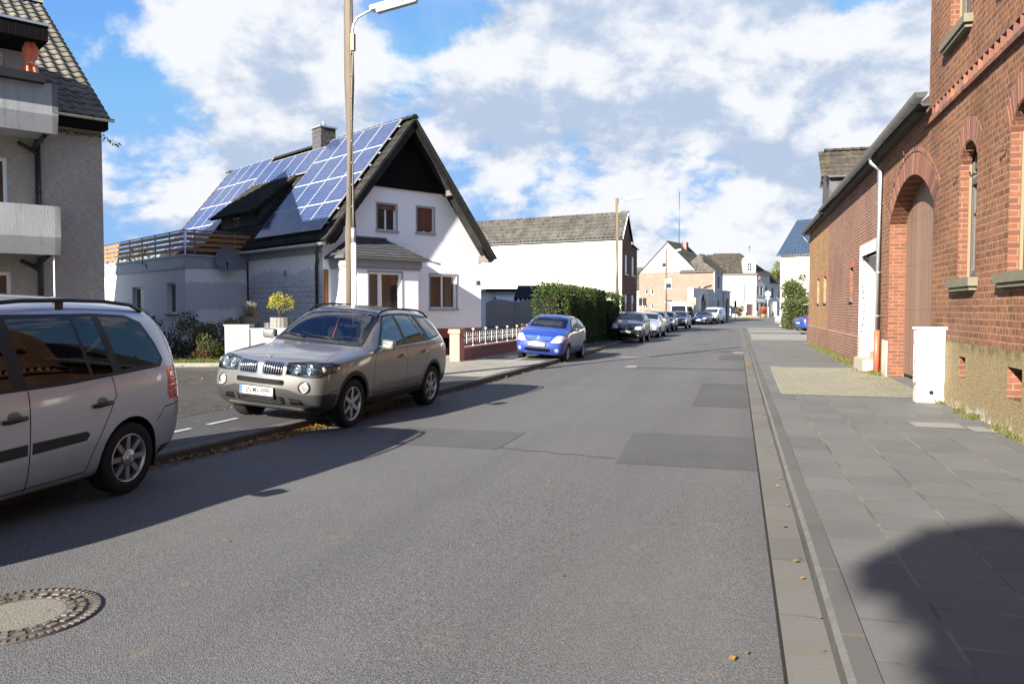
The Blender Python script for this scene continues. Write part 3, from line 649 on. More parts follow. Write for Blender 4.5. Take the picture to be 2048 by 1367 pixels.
# arch ring over the gate
ar = MB(); pts = gate_hole[2:]; c0 = Vector((-(GA0+GA1)/2, 2.4))
radial_bricks(ar, pts, c0, .42, .085, -.003, 77)
outer = [tuple(Vector(p) + (Vector(p)-c0).normalized()*.45) for p in pts]; radial_bricks(ar, outer, c0, .085, .23, -.006, 78)
ar.build("gate_arch", ARCH_MATS, t)
gt = MB(); pts3 = [(x, .345, z) for (x, z) in gate_hole]; gt.prism([(x, y, max(z, .22)) for (x, y, z) in pts3], (0, .06, 0)); go = gt.build("gate", GATE, t)
hn = MB(); hn.tube([(-15.9, .345, 1.15), (-15.9, .275, 1.15), (-16.03, .275, 1.15)], .012, 6); hn.cyl((-15.9, .35, 1.22), .012, -.03, 8, 0, 'y'); hn.build("handle", ZINC, go)
js = MB(); js.box(GA1*-1-.62, -GA1-.005, -.02, .36, -.1, .95); js.build("gate_jamb_base", plaster("crumbling pale render", (.52, .44, .32), .3, .8, 25, .3), t)
# white door surround with a deep recess
ds = MB()
wall(ds, [(-DA1-.28, .36), (-DA1-.28, 3.46), (-DA0+.2, 3.46), (-DA0+.2, .36)], [rect(-DA1, -DA0, .37, 3.15)], -.02, 0, 0)
ds.box(-DA1-.28, -DA1-.279, -.02, .003, .36, 3.46)
x0, x1 = -DA1, -DA0
ds.poly([(x0, -.02, .12), (x0, 1.5, .12), (x0, 1.5, 3.15), (x0, -.02, 3.15)][::-1]); ds.poly([(x1, -.02, .12), (x1, 1.5, .12), (x1, 1.5, 3.15), (x1, -.02, 3.15)])
ds.poly([(x0, -.02, 3.15), (x0, 1.5, 3.15), (x1, 1.5, 3.15), (x1, -.02, 3.15)][::-1]); ds.box(-DA1-.28, -DA1, -.021, .02, -.1, .37)
ds = ds.build("door_surround", PAINTW, t)
dd = MB(); dd.box(x0, x1, 1.45, 1.5, .12, 3.15); dd.build("door", plain("dark door", (.05, .05, .05), .5), ds)
lm = MB(); lm.ball((x0+.9, 1.32, 2.55), .16, 14, 8); lm.build("lamp", plain("white glass lamp", (.7, .7, .7), .3), ds)
st = MB(); st.box(-22.6, -21.05, -.35, .55, -.1, .42); st.box(-22.3, -21.05, -.02, 1.4, .42, .60); st.build("step", plain("worn step stone", (.30, .27, .21), .9, 0, .3, 6, .6, 25), ds)
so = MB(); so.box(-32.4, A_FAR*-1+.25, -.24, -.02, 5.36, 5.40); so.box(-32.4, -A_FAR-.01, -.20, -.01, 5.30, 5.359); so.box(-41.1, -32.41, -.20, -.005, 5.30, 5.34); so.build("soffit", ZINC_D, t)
rf = MB(); rf.prism([(-A_FAR, -.24, 5.42), (-A_FAR, 4.5, 9.0), (-A_FAR, 9.2, 5.42)], (-32.4+A_FAR, 0, 0)); rf.prism([(-32.41, -.24, 5.38), (-32.41, 4.5, 8.5), (-32.41, 9.2, 5.38)], (-8.7, 0, 0)); rf.build("roof", TILE_BROWN, t)
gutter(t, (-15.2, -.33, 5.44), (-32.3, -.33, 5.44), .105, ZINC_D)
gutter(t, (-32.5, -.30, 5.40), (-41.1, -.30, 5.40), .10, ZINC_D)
dp = MB(); dp.tube([(-20.75, -.30, 5.36), (-20.75, -.28, 5.2), (-20.75, -.09, 5.02), (-20.75, -.09, 1.16)], .056, 12)
for z in (4.2, 2.55, 1.5): dp.cyl((-20.75, -.09, z), .064, .03, 12); dp.tube([(-20.75, -.09, z+.015), (-20.75, 0, z+.015)], .012, 6)
dpo = dp.build("downpipe", ZINC, t)
dp = MB(); dp.tube([(-20.75, -.09, 1.17), (-20.75, -.09, .10)], .068, 12); dp.build("standpipe", plain("orange red pipe", (.46, .085, .045), .5, 0, .15, 6), dpo)
dp = MB(); dp.tube([(-40.95, -.30, 5.32), (-40.95, -.22, 5.15), (-40.95, -.10, 4.98), (-41.06, .06, 4.9)], .05, 10); dp.build("downpipe", ZINC, t)
for (x_, h_) in ((-22.0, 1.35), (-18.6, .75)): pp = MB(); pp.cyl((x_, .8, 5.6), .07, h_, 12); pp.build("vent_pipe", ZINC_D, t)
# slate-hung dormer on the low roof
dm = MB(); da0, da1 = 36.0, 38.8; y0 = .35; dm.box(-da1, -da0, y0, 4.2, 5.5, 7.35)
dm.poly([(-da1, y0, 7.35), (-da0, y0, 7.35), (-(da0+da1)/2, y0, 8.55)]); dmo = dm.build("dormer", SLATE, t)
dr = MB(); mid = -(da0+da1)/2; s1 = Vector((mid+da0+.25, 0, 9.05-7.62))
tile_plane(dr, (-da0+.22, 4.6, 7.28), (0, -1, 0), (mid+da0-.22, 0, 1.32), 4.6, 2.1, .3, .34, .035); tile_plane(dr, (-da1-.22, y0-.1, 7.28), (0, 1, 0), (mid+da1+.22, 0, 1.32), 4.4, 2.1, .3, .34, .035)
ridge_tiles(dr, (mid, y0-.1, 8.62), (mid, 4.6, 8.62)); dr.build("dormer_roof", TILE_BROWN, dmo); gutter(dmo, (-da0+.27, y0-.05, 7.28), (-da0+.27, 4.6, 7.28), .06, ZINC)
# ================================================================== left side: the white house with solar panels (local x along its front, y into the plot)
HROT = radians(43)
RENDER_W = plaster("white roughcast", (.80, .82, .85), .03, .55, 22, .05)
def side_wall():
    n = NT("patched side wall"); sp = n.N('ShaderNodeSeparateXYZ'); n.L(n.tc.outputs['Object'], sp.inputs[0]); z = sp.outputs[2]
    v = n.uvw('wall', .02, 3); bc, bf = n.brick(v, .42, .19, .012, (.56, .57, .60), (.50, .51, .54), (.27, .21, .14), .5, 1, 2, .3)
    w = n.noise(.9, 5, .65); edge = n.math('ADD', z, n.math('MULTIPLY', n.math('SUBTRACT', w, .5), 1.6))
    c = n.mix(n.ramp(edge, 2.55, 2.75, 0, 1, True), bc, (.54, .55, .60)); c = n.mix(n.ramp(edge, 2.95, 3.15, 0, 1, True), c, (.76, .76, .76))
    pt = n.ramp(n.noise(1.6, 6, .7, n.mapping((1, 1, 2.5))), .52, .60, 0, 1, True); pz = n.math('MULTIPLY', n.ramp(z, 1.7, 2.0, 0, 1), n.ramp(z, 2.5, 2.8, 1, 0))
    c = n.mix(n.math('MULTIPLY', n.math('MULTIPLY', pt, pz), .5), c, (.40, .33, .22)); n.bump(n.math('ADD', n.math('MULTIPLY', bf, -1), n.noise(30, 4, .6)), .4, .01); return n.fin(c, .9, 0, .2)
def annex_wall():
    n = NT("patched annex wall"); sp = n.N('ShaderNodeSeparateXYZ'); n.L(n.tc.outputs['Object'], sp.inputs[0]); x, z = sp.outputs[0], sp.outputs[2]
    w = n.noise(1.2, 6, .65); zz = n.math('ADD', z, n.math('MULTIPLY', n.math('SUBTRACT', w, .5), .9))
    xx = n.math('ADD', x, n.math('MULTIPLY', n.math('SUBTRACT', n.noise(2.0, 5, .65, n.mapping((1, 1, 1), (4, 4, 4))), .5), .8))
    m = n.math('MULTIPLY', n.ramp(zz, 1.62, 1.72, 0, 1, True), n.ramp(zz, 2.62, 2.74, 1, 0, True)); m2 = n.math('MAXIMUM', m, n.math('MULTIPLY', n.ramp(xx, -8.95, -8.85, 1, 0, True), n.ramp(zz, 2.62, 2.74, 1, 0, True)))
    m2 = n.math('MAXIMUM', m2, n.math('MULTIPLY', n.ramp(xx, -7.55, -7.4, 0, 1, True), n.ramp(zz, 2.62, 2.74, 1, 0, True)))
    c = n.mix(m2, (.72, .72, .72), (.50, .51, .55)); n.bump(n.noise(25, 5, .6), .3, .01); return n.fin(c, .9, 0, .2)
ROOF_DARK = tilemat("dark roof tiles", (.022, .021, .020), .4, (.07, .07, .05), .2)
SOCLE = plain("red plinth paint", (.24, .055, .05), .75, 0, .12, 5, .2, 40)
TRIM = plain("grey blue trim paint", (.26, .28, .31), .6, 0, .1, 5)
TIMBER_BLK = None
def timber():
    n = NT("black stained boards"); v = n.tc.outputs['Object']; sp = n.N('ShaderNodeSeparateXYZ'); n.L(v, sp.inputs[0]); fr = n.math('FRACT', n.math('MULTIPLY', n.math('ADD', sp.outputs[0], sp.outputs[1]), 1/.14))
    ed = n.ramp(n.math('MINIMUM', fr, n.math('SUBTRACT', 1.0, fr)), 0, .07, 1, 0); g = n.noise(2, 6, .65, n.mapping((20, 20, 1)))
    c = n.mix(g, (.003, .003, .0035), (.010, .008, .008)); n.bump(n.math('SUBTRACT', n.math('MULTIPLY', g, .3), ed), .5, .01); return n.fin(c, .8, 0, .08)
TIMBER_BLK = timber()
SHUT = plain("brown roller shutter", (.14, .045, .028), .55, 0, .1, 4)
BALC = plain("brown balcony boards", (.27, .115, .035), .6, 0, .25, 8, .2, 30)
STEELG = plain("dark grey steel", (.12, .125, .13), .45, .6, .15, 6)
FRAMEW = plain("white window frame", (.75, .75, .75), .4, 0, .03, 4)
ALU = plain("aluminium frame", (.40, .41, .42), .5, .2, .05, 4)
def solar():
    n = NT("solar cells"); v = n.N('ShaderNodeUVMap'); sp = n.N('ShaderNodeSeparateXYZ'); n.L(v.outputs[0], sp.inputs[0])
    fx = n.math('FRACT', sp.outputs[0]); fy = n.math('FRACT', sp.outputs[1]); ex = n.math('MINIMUM', fx, n.math('SUBTRACT', 1.0, fx)); ey = n.math('MINIMUM', fy, n.math('SUBTRACT', 1.0, fy))
    gap = n.ramp(n.math('MINIMUM', ex, ey), .0, .055, 1, 0); cell = n.N('ShaderNodeTexWhiteNoise'); cell.noise_dimensions = '2D'
    fl = n.N('ShaderNodeVectorMath'); fl.operation = 'FLOOR'; n.L(v.outputs[0], fl.inputs[0]); n.L(fl.outputs[0], cell.inputs['Vector'])
    cry = n.voro(14, n.tc.outputs['Object'], 'F1', 'Color'); bw = n.N('ShaderNodeRGBToBW'); n.L(cry, bw.inputs[0])
    c = n.mix(n.math('ADD', n.math('MULTIPLY', cell.outputs['Value'], .4), n.math('MULTIPLY', bw.outputs[0], .5)), (.010, .019, .060), (.026, .044, .115))
    c = n.mix(n.math('MULTIPLY', gap, .6), c, (.16, .19, .24)); return n.fin(c, .14, 0, .20)
SOLAR = solar()

t = thing("white_house", "white gabled house with black timber gable and blue solar panels on its roof", "house", (-1.22, 31.0, 0), HROT)
HX0, HX1, HAP, HRZ, HEZ = -6.95, 0.0, -3.62, 8.38, 3.92          # left, right wall; apex x; ridge and eave height
HD = 14.9                                                        # depth of the house
sl = (HRZ - HEZ)/3.58
mb = MB()
winR = rect(-2.50, -1.25, 1.70, 2.96); w1 = rect(-4.80, -4.0, 4.46, 5.38); w2 = rect(-3.08, -2.32, 4.49, 5.41)
def zroof(x, off=0): return HRZ - abs(x - HAP)*sl - off
outline = [(HX0, .95), (HX1, .95), (HX1, zroof(HX1, .12)), (HAP, zroof(HAP, .12)), (HX0, zroof(HX0, .12))]
cell = rect(-5.35, -4.05, 1.0, 2.92)
wall(mb, outline, [winR, w1, w2], 0, .17)
mb.poly([(HX1, 0, .95), (HX1, HD, .95), (HX1, HD, zroof(HX1, .1)), (HX1, 0, zroof(HX1, .1))])
mb.poly([(HX0, HD, .0), (HX1, HD, .0), (HX1, HD, zroof(HX1, .1)), (HAP, HD, HRZ-.1), (HX0, HD, zroof(HX0, .1))])
mb.build("wall", RENDER_W, t)
mb = MB(); mb.poly([(HX0, 0, .0), (HX0, HD, .0), (HX0, HD, 3.72), (HX0, 0, 3.72)][::-1]); mb.build("side_wall", side_wall(), t)
mb = MB(); wall(mb, [(HX0-.02, -.1), (HX1+.02, -.1), (HX1+.02, .95), (HX0-.02, .95)], [rect(-2.05, -1.5, .2, .60)], -.025, .25); mb.poly([(HX1+.02, -.025, -.1), (HX1+.02, HD, -.1), (HX1+.02, HD, .95), (HX1+.02, -.025, .95)]); mb.box(HX0-.02, HX1+.02, -.025, 0, .945, .95)
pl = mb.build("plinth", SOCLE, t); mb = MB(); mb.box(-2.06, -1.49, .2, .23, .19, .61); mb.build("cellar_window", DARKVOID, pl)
# timber gable, proud of the render, with a horizontal lower edge
gz = 5.98; gx = (HRZ - .16 - gz)/sl
mb = MB(); mb.prism([(HAP-gx, -.10, gz), (HAP+gx, -.10, gz), (HAP, -.10, HRZ-.16)], (0, .095, 0)); mb.build("gable_boarding", TIMBER_BLK, t)
# roof: two tiled slopes, verge boards and boarded undersides
OV = .66                                                         # overhang of the verge in front of the wall
ex0, ex1 = HAP-3.56, HAP+3.80
mb = MB(); dl = Vector((1, 0, sl)).normalized(); dr_ = Vector((-1, 0, sl)).normalized()
L0 = (HAP-ex0)*sqrt(1+sl*sl); L1 = (ex1-HAP)*sqrt(1+sl*sl)
tile_plane(mb, (ex0, HD+.3, HRZ-(HAP-ex0)*sl), (0, -1, 0), dl, HD+.3+OV, L0, .30, .335, .04)
tile_plane(mb, (ex1, -OV, HRZ-(ex1-HAP)*sl), (0, 1, 0), dr_, HD+.3+OV, L1, .30, .335, .04)
ridge_tiles(mb, (HAP, -OV-.02, HRZ+.05), (HAP, HD+.3, HRZ+.05), .12)
mb.build("roof", ROOF_DARK, t)
mb = MB()
for (xe, s) in ((ex0, -1), (ex1, 1)):
    nrm = Vector((sl*s, 0, 1)).normalized(); a = Vector((HAP, -OV+.02, HRZ-.03)); b = Vector((xe, -OV+.02, HRZ-abs(xe-HAP)*sl-.03))
    mb.obox(a - nrm*.22, b - a, Vector((0, .035, 0)), nrm*.22)                     # barge board
    mb.obox(a - nrm*.06 + Vector((0, .04, 0)), b - a, Vector((0, OV-.07, 0)), nrm*.03)
    n = 26
    for i in range(n):                                                            # verge tiles step down the edge
        p = a.lerp(b, i/n); q = a.lerp(b, (i+1.1)/n); mb.obox(p + nrm*.0 + Vector((0, -.045, 0)), q-p, Vector((0, .04, 0)), nrm*.085*(1 - .0*i))
mb.build("verge", ROOF_DARK, t)
PURL = plain("grey purlin boards", (.10, .085, .08), .7, 0, .2, 8)
for (x, z) in ((HAP+gx+.05, gz+.08), (HX1-.02, zroof(HX1)-.22), (HX0+.05, zroof(HX0)-.22)):
    mb = MB(); mb.box(x-.12, x+.12, -OV+.08, .0, z-.16, z+.10); mb.build("purlin", PURL, t)
for (x, s_) in ((ex0+.12, 1), (ex1-.12, -1)):                                      # shaped bracket boards at the eaves corners
    z = HRZ-abs(x-HAP)*sl; mb = MB(); mb.prism([(x, -OV+.03, z-.02), (x+s_*.62, -OV+.03, z+.62*sl-.06), (x+s_*.50, -OV+.03, z+.12), (x+s_*.30, -OV+.03, z-.16), (x+s_*.05, -OV+.03, z-.30)], (0, .05, 0)); mb.build("eaves_bracket", TIMBER_BLK, t)
gutter(t, (ex0-.05, -OV+.1, HEZ-.06), (ex0-.05, HD, HEZ-.06), .085, ZINC)
mb = MB(); mb.box(HX0-.06, HX0, .1, 5.75, 3.55, 3.72); mb.box(HX0-.12, HX0, .05, HD, 3.721, 3.80); mb.build("eaves_moulding", TRIM, t)
mb = MB(); mb.tube([(ex0-.05, -.25, HEZ-.14), (ex0-.05, -.10, HEZ-.35), (HX0-.09, .22, HEZ-.62), (HX0-.09, .28, HEZ-.8), (HX0-.09, .28, .1)], .055, 10); mb.build("downpipe", ZINC_D, t)
mb = MB(); mb.box(HX0+.02, HX0+.17, -.05, -.002, .9, 3.0); mb.build("plank", plain("rusty brown plank", (.20, .075, .025), .8, 0, .4, 10), t)
mb = MB(); mb.box(HX0-.03, HX0, 2.55, 2.75, 2.85, 3.05); mb.build("wall_box", TRIM, t)
# windows of the front
def trim_frame(x0, x1, z0, z1, parent, w=.06, y=-.012):
    m = MB(); m.box(x0-w, x1+w, y, .0, z1, z1+w); m.box(x0-w, x0, y, .0, z0, z1); m.box(x1, x1+w, y, .0, z0, z1); m.box(x0-w*1.4, x1+w*1.4, y-.06, .0, z0-w*1.1, z0); return m.build("window_surround", TRIM, parent)
def curtain(parent, x0, x1, z0, z1, y, name="curtain", col=(.45, .45, .44)):
    m = MB(); n = 24; a = [m.vert((x0+(x1-x0)*i/n, y+.02*sin(i*1.9), z0)) for i in range(n+1)]; b = [m.vert((x0+(x1-x0)*i/n, y+.02*sin(i*1.9+.3), z1)) for i in range(n+1)]
    for i in range(n): m.face((a[i], a[i+1], b[i+1], b[i]), 0, True)
    return m.build(name, plain("net curtain", col, .9, 0, .1, 9), parent)
DARKGLASS = glassmat("dark room glass", (.012, .012, .013), .03)
w = window(t, -4.80, -4.0, 4.46, 5.38, .10, FRAMEW, 1, None, DARKGLASS, .045); trim_frame(-4.80, -4.0, 4.46, 5.38, w)
m = MB(); m.box(-4.79, -4.01, .06, .095, 5.20, 5.375); m.build("roller_shutter", SHUT, w)
w = window(t, -3.08, -2.32, 4.49, 5.41, .11, FRAMEW, 1, None, GLASS, .045, None, None, (4.58, SHUT)); trim_frame(-3.08, -2.32, 4.49, 5.41, w)
ROOMG = clear_glass("house window glass", (.55, .57, .58), 1.0); ROOM = plain("dim room wall", (.03, .03, .03), .9)
def room(parent, x0, x1, z0, z1, y):
    m = MB(); m.poly([(x0-.3, y+1.3, z0-.3), (x1+.3, y+1.3, z0-.3), (x1+.3, y+1.3, z1+.2), (x0-.3, y+1.3, z1+.2)]); m.box(x0-.31, x0-.3, y+.02, y+1.3, z0-.3, z1+.2); m.box(x1+.3, x1+.31, y+.02, y+1.3, z0-.3, z1+.2); m.box(x0-.3, x1+.3, y+.02, y+1.3, z1+.2, z1+.21); m.box(x0-.3, x1+.3, y+.02, y+1.3, z0-.31, z0-.3); m.build("room", ROOM, parent)
w = window(t, -2.50, -1.25, 1.70, 2.96, .10, FRAMEW, 1, None, ROOMG, .055); trim_frame(-2.50, -1.25, 1.70, 2.96, w); room(w, -2.5, -1.25, 1.7, 2.96, .17); curtain(w, -1.62, -1.3, 1.72, 2.94, .26); curtain(w, -2.46, -2.05, 1.72, 2.94, .30, "curtain", (.11, .11, .11))
nb = text_mesh("100", "house_number", BLACK, t, .24, (-.16, -.006, 2.70), (radians(90), 0, 0), .004, 'CENTER', .62)
# bay with hipped slate roof
by = -.95; bx0, bx1 = -6.62, -3.74
bw = rect(-5.78, -4.45, 1.25, 2.92); bl = rect(-6.50, -6.20, 1.25, 2.92)
mb = MB(); wall(mb, [(bx0, -.1), (bx1, -.1), (bx1, 3.10), (bx0, 3.10)], [bw, bl], by, .15); mb.poly([(bx0, by, -.1), (bx0, 0, -.1), (bx0, 0, 3.1), (bx0, by, 3.1)][::-1]); mb.poly([(bx1, by, -.1), (bx1, 0, -.1), (bx1, 0, 3.1), (bx1, by, 3.1)])
mb.box(bx0, bx1, by, 0, 3.095, 3.1); bay = mb.build("bay", RENDER_W, t)
mb = MB(); mb.box(bx0-.10, bx1+.10, by-.10, 0, 3.10, 3.36); mb.box(bx0-.06, bx1+.06, by-.05, 0, 3.02, 3.099); mb.build("bay_cornice", TRIM, bay)
e = .28; z0 = 3.42; z1 = 4.14
P = [Vector(q) for q in ((bx0-e, by-e, z0), (bx1+e, by-e, z0), (bx1+e, 0, z0), (bx1-.72, 0, z1), (bx0+.72, 0, z1), (bx0-e, 0, z0))]
mb = MB(); mb.poly([P[0], P[1], P[3], P[4]]); mb.poly([P[1], P[2], P[3]]); mb.poly([P[5], P[0], P[4]]); mb.poly([P[0], P[5], P[2], P[1]])
n = 7
for k in range(1, n):                                           # slate courses, each lapping the next
    f = k/n
    a = P[0].lerp(P[4], f); b = P[1].lerp(P[3], f); c = P[2].lerp(P[3], f); d = P[5].lerp(P[4], f); up = Vector((0, -.012, .016))
    a2 = P[0].lerp(P[4], f-1/n); b2 = P[1].lerp(P[3], f-1/n); c2 = P[2].lerp(P[3], f-1/n)
    mb.poly([a2+up, b2+up, b+up*.1, a+up*.1]); mb.poly([b2+Vector((.012, 0, .016)), c2+Vector((.012, 0, .016)), c, b])
SLATE_BAY = brickmat("bay slates", (.075, .078, .085), (.05, .052, .058), (.02, .02, .022), .25, .10, .006, 1, .004, .5, .1)
mb.build("bay_roof", SLATE_BAY, bay)
mb = MB(); mb.box(bx0-e-.01, bx1+e+.01, by-e-.01, 0, z0-.075, z0-.004); mb.tube([(bx1+e, by-e+.1, z0-.03), (bx1+e+.42, by-e-.1, z0-.16)], .03, 6); mb.box(bx0+.68, bx1-.68, -.02, .0, z1, z1+.06); mb.build("bay_gutter", plain("brown grey gutter", (.12, .11, .105), .5, .3), bay)
BAYGLASS = clear_glass("reflecting pane", (.35, .36, .37), 1.0)
w = window(bay, -5.78, -4.45, 1.25, 2.92, by+.10, FRAMEW, 0, None, ROOMG, .055); room(w, -5.78, -4.45, 1.25, 2.92, by+.17); curtain(w, -5.72, -4.5, 1.3, 1.98, by+.22, "curtain", (.36, .35, .33)); curtain(w, -4.75, -4.5, 1.98, 2.88, by+.26, "curtain", (.30, .28, .25)); m = MB(); m.box(-5.36, -5.22, by+.09, by+.15, 1.3, 2.86); m.build("mullion", FRAMEW, w)
m = MB(); m.box(-5.84, -5.78, by-.012, by, 1.2, 2.98); m.box(-4.45, -4.39, by-.012, by, 1.2, 2.98); m.box(-5.78, -4.45, by-.012, by, 2.92, 2.98); m.build("window_surround", TRIM, w)
w = window(bay, -6.50, -6.20, 1.25, 2.92, by+.10, FRAMEW, 0, None, GLASS, .05)
# chimney
mb = MB(); mb.box(HAP-.34, HAP+.34, 5.35, 6.05, 7.6, 9.08); ch = mb.build("chimney", brickmat("chimney slates", (.06, .06, .065), (.045, .045, .05), (.11, .10, .09), .22, .2, .012, 1, .004, .5, .1), t)
mb = MB(); mb.box(HAP-.40, HAP+.40, 5.29, 6.11, 9.08, 9.15); mb.cyl((HAP, 5.7, 9.15), .10, .12, 12); mb.cyl((HAP, 5.7, 9.27), .05, .12, 10); mb.build("chimney_cap", ZINC, ch)
# shed dormer in the left slope
zx = lambda x: HRZ - abs(x-HAP)*sl
fx = -6.35; d0, d1 = 6.0, 9.6; zt = 5.62; xt = -4.62
mb = MB(); wall(mb, [(-d1, zx(fx)-.1), (-d0, zx(fx)-.1), (-d0, zt), (-d1, zt)], [rect(-8.55, -7.75, 4.50, 5.45)], 0, .10, swap=lambda x, yy, z: (fx + yy, -x, z))
for d in (d0, d1): mb.poly([(fx, d, zx(fx)-.1), (fx, d, zt), (xt, d, zx(xt))])
dm = mb.build("dormer", brickmat("dormer slates", (.085, .088, .098), (.05, .053, .06), (.02, .02, .022), .22, .14, .008, 1, .03, .8, .3), t)
mb = MB(); v = Vector((xt-fx+.35, 0, zx(xt)-zt+.22)); L = v.length; tile_plane(mb, (fx-.35, d1+.25, zt-.10), (0, -1, 0), v, d1-d0+.5, L, .3, .335, .04); mb.obox((fx-.35, d0-.25, zt-.2), (0, d1-d0+.5, 0), v, (0, 0, .08)); mb.build("dormer_roof", ROOF_DARK, dm)
gutter(dm, (fx-.42, d0-.2, zt-.10), (fx-.42, d1+.2, zt-.10), .06, ZINC_D)
mb = MB(); mb.tube([(fx-.42, d0-.1, zt-.15), (fx-.30, d0-.08, zt-.35), (fx-.05, d0-.06, zt-.5), (fx-.04, d0-.06, zx(fx)+.05)], .035, 8); mb.build("dormer_downpipe", ZINC_D, dm)
mb = MB(); mb.box(fx+.05, fx+.09, 7.75, 8.55, 4.5, 5.45); 
fr = mb.build("window", FRAMEW, dm); m = MB(); m.box(fx+.03, fx+.045, 7.8, 8.5, 4.55, 5.4); m.build("roller_shutter", brickmat("pale red shutter", (.26, .12, .10), (.24, .11, .09), (.10, .05, .04), 3, .05, .008, 1, 0, .5, 0), fr)
# solar panels, each a part of the roof it is bolted to
ndir = Vector((-sl, 0, 1)).normalized(); vdir = dl
def panels(y0, y1, t0, t1, cols, rows):
    for c in range(cols):
        for r in range(rows):
            ya = y0 + (y1-y0)*c/cols + .010; yb = y0 + (y1-y0)*(c+1)/cols - .010; ta = t0 + (t1-t0)*r/rows + .010; tb = t0 + (t1-t0)*(r+1)/rows - .010
            B = Vector((HAP, 0, HRZ)) + ndir*.17
            q = [B - dl*tb + Vector((0, yb, 0)), B - dl*tb + Vector((0, ya, 0)), B - dl*ta + Vector((0, ya, 0)), B - dl*ta + Vector((0, yb, 0))]
            m = MB(); m.prism(q, ndir*-.04, 0)
            me_o = m.build("solar_panel", ALU, t)
            s = MB(); k = .024; g4 = [q[0]+dl*k+Vector((0, -k, 0)), q[1]+dl*k+Vector((0, k, 0)), q[2]-dl*k+Vector((0, k, 0)), q[3]-dl*k+Vector((0, -k, 0))]
            s.poly([p + ndir*.003 for p in g4]); so_ = s.build("cell_sheet", SOLAR, me_o)
            uv = so_.data.uv_layers.new(name="UVMap"); 
            for i, (uu, vv_) in enumerate(((0, 0), (6, 0), (6, 8), (0, 8))): uv.data[i].uv = (uu, vv_)
            if r < 1 or c == 0: pass
panels(-.05, 4.85, .0, 5.32, 4, 4); panels(4.95, 9.85, .32, 1.80, 4, 1); panels(9.98, 14.3, -.05, 5.3, 4, 4)
mb = MB()
for (y0, y1, tts) in ((-.15, 4.9, (.35, 1.0, 1.7, 2.3, 3.0, 3.65, 4.35, 5.0)), (4.9, 9.9, (.6, 1.5)), (9.9, 14.4, (.35, 1.0, 1.7, 2.3, 3.0, 3.65, 4.35, 5.0))):
    for tt in tts: p = Vector((HAP, 0, HRZ)) + ndir*.085 - dl*tt; mb.obox(p + Vector((0, y0, 0)), (0, y1-y0, 0), dl*.04, ndir*.025)
mb.build("mounting_rail", ALU, t)

# flat-roofed annex with roof terrace
t = thing("terrace_annex", "flat-roofed white annex with patched grey plaster, left of the white house", "annex", (-1.22, 31.0, 0), HROT)
ax0, ax1, ay0, ay1, az = -9.32, HX0-.004, 5.80, 17.0, 3.20
mb = MB(); wall(mb, [(ax0, -.1), (ax1, -.1), (ax1, az), (ax0, az)], [], ay0, 0)
mb.build("wall", annex_wall(), t)
mb = MB(); wh = [rect(-7.72, -6.75, 1.50, 2.68), rect(-11.75, -10.4, 1.36, 2.60)]
wall(mb, [(-ay1, -.1), (-ay0, -.1), (-ay0, az), (-ay1, az)], wh, 0, .22, swap=lambda x, yy, z: (ax0 + yy, -x, z)); mb.build("side_wall", PAINTW, t)
mb = MB(); mb.box(ax0-.05, ax1, ay0-.05, ay1, az, 3.62); mb.box(ax0-.09, ax1, ay0-.09, ay1, 3.621, 3.70); mb.build("roof_fascia", plain("mottled zinc fascia", (.30, .32, .34), .55, .3, .3, 3), t)
for (a, b, z0, z1) in ((6.75, 7.72, 1.50, 2.68), (10.4, 11.75, 1.36, 2.60)):
    m = MB(); x = ax0+.15
    m.box(x, x+.06, a, b, z0, z0+.07); m.box(x, x+.06, a, b, z1-.07, z1); m.box(x, x+.06, a, a+.07, z0+.07, z1-.07); m.box(x, x+.06, b-.07, b, z0+.07, z1-.07); w = m.build("window", FRAMEW, t)
    m = MB(); m.poly([(x+.02, a+.02, z0+.02), (x+.02, b-.02, z0+.02), (x+.02, b-.02, z1-.02), (x+.02, a+.02, z1-.02)]); m.build("pane", GLASS, w)
    m = MB(); m.box(ax0-.08, x, a-.06, b+.06, z0-.05, z0-.002); m.build("sill", SILLD, w)
mb = MB(); mb.box(HX0-.025, HX0-.0, 5.68, 5.79, .1, 3.5); mb.build("corner_strip", ZINC_D, t)
# terrace railing
t = thing("terrace_railing", "brown board railing with steel posts round the roof terrace", "railing", (-1.22, 31.0, 0), HROT)
zt = 4.58; pts = [(ax0+.02, ay1-.1), (ax0+.02, ay0+.02), (-6.6, ay0+.02)]
m = MB(); m.tube([(ax0+.02, ay1-.1, zt), (ax0+.02, ay0+.02, zt), (-6.55, ay0+.02, zt)], .025, 8); m.build("handrail", STEELG, t)
for (x, y) in [(ax0+.02, ay0+.02+i*1.55) for i in range(8)] + [(-8.95, ay0+.02), (-7.4, ay0+.02), (-6.6, ay0+.02)]:
    m = MB(); m.box(x-.02, x+.02, y-.02, y+.02, 3.70, zt-.02); m.build("post", FRAMEW if abs(y-ay0-.02) < .01 and x < -9.2 else STEELG, t)
for i in range(4):
    z0 = 3.82 + i*.19; cut = (0, .35, .2, .0)[i]
    m = MB(); m.box(ax0-.03, ax0-.005, ay0+.05, ay1-.1, z0, z0+.125); m.box(ax0+.06, -6.45-[.55, .55, .25, 0][i], ay0-.03, ay0-.005, z0, z0+.125); m.build("board", BALC, t)
m = MB(); m.tube([(ax0-.02, 10.0, 4.1), (ax0-.10, 10.15, 3.5), (ax0-.06, 9.75, 3.45), (ax0-.05, 9.75, 3.3)], .025, 6); m.build("bracket", STEELG, t)
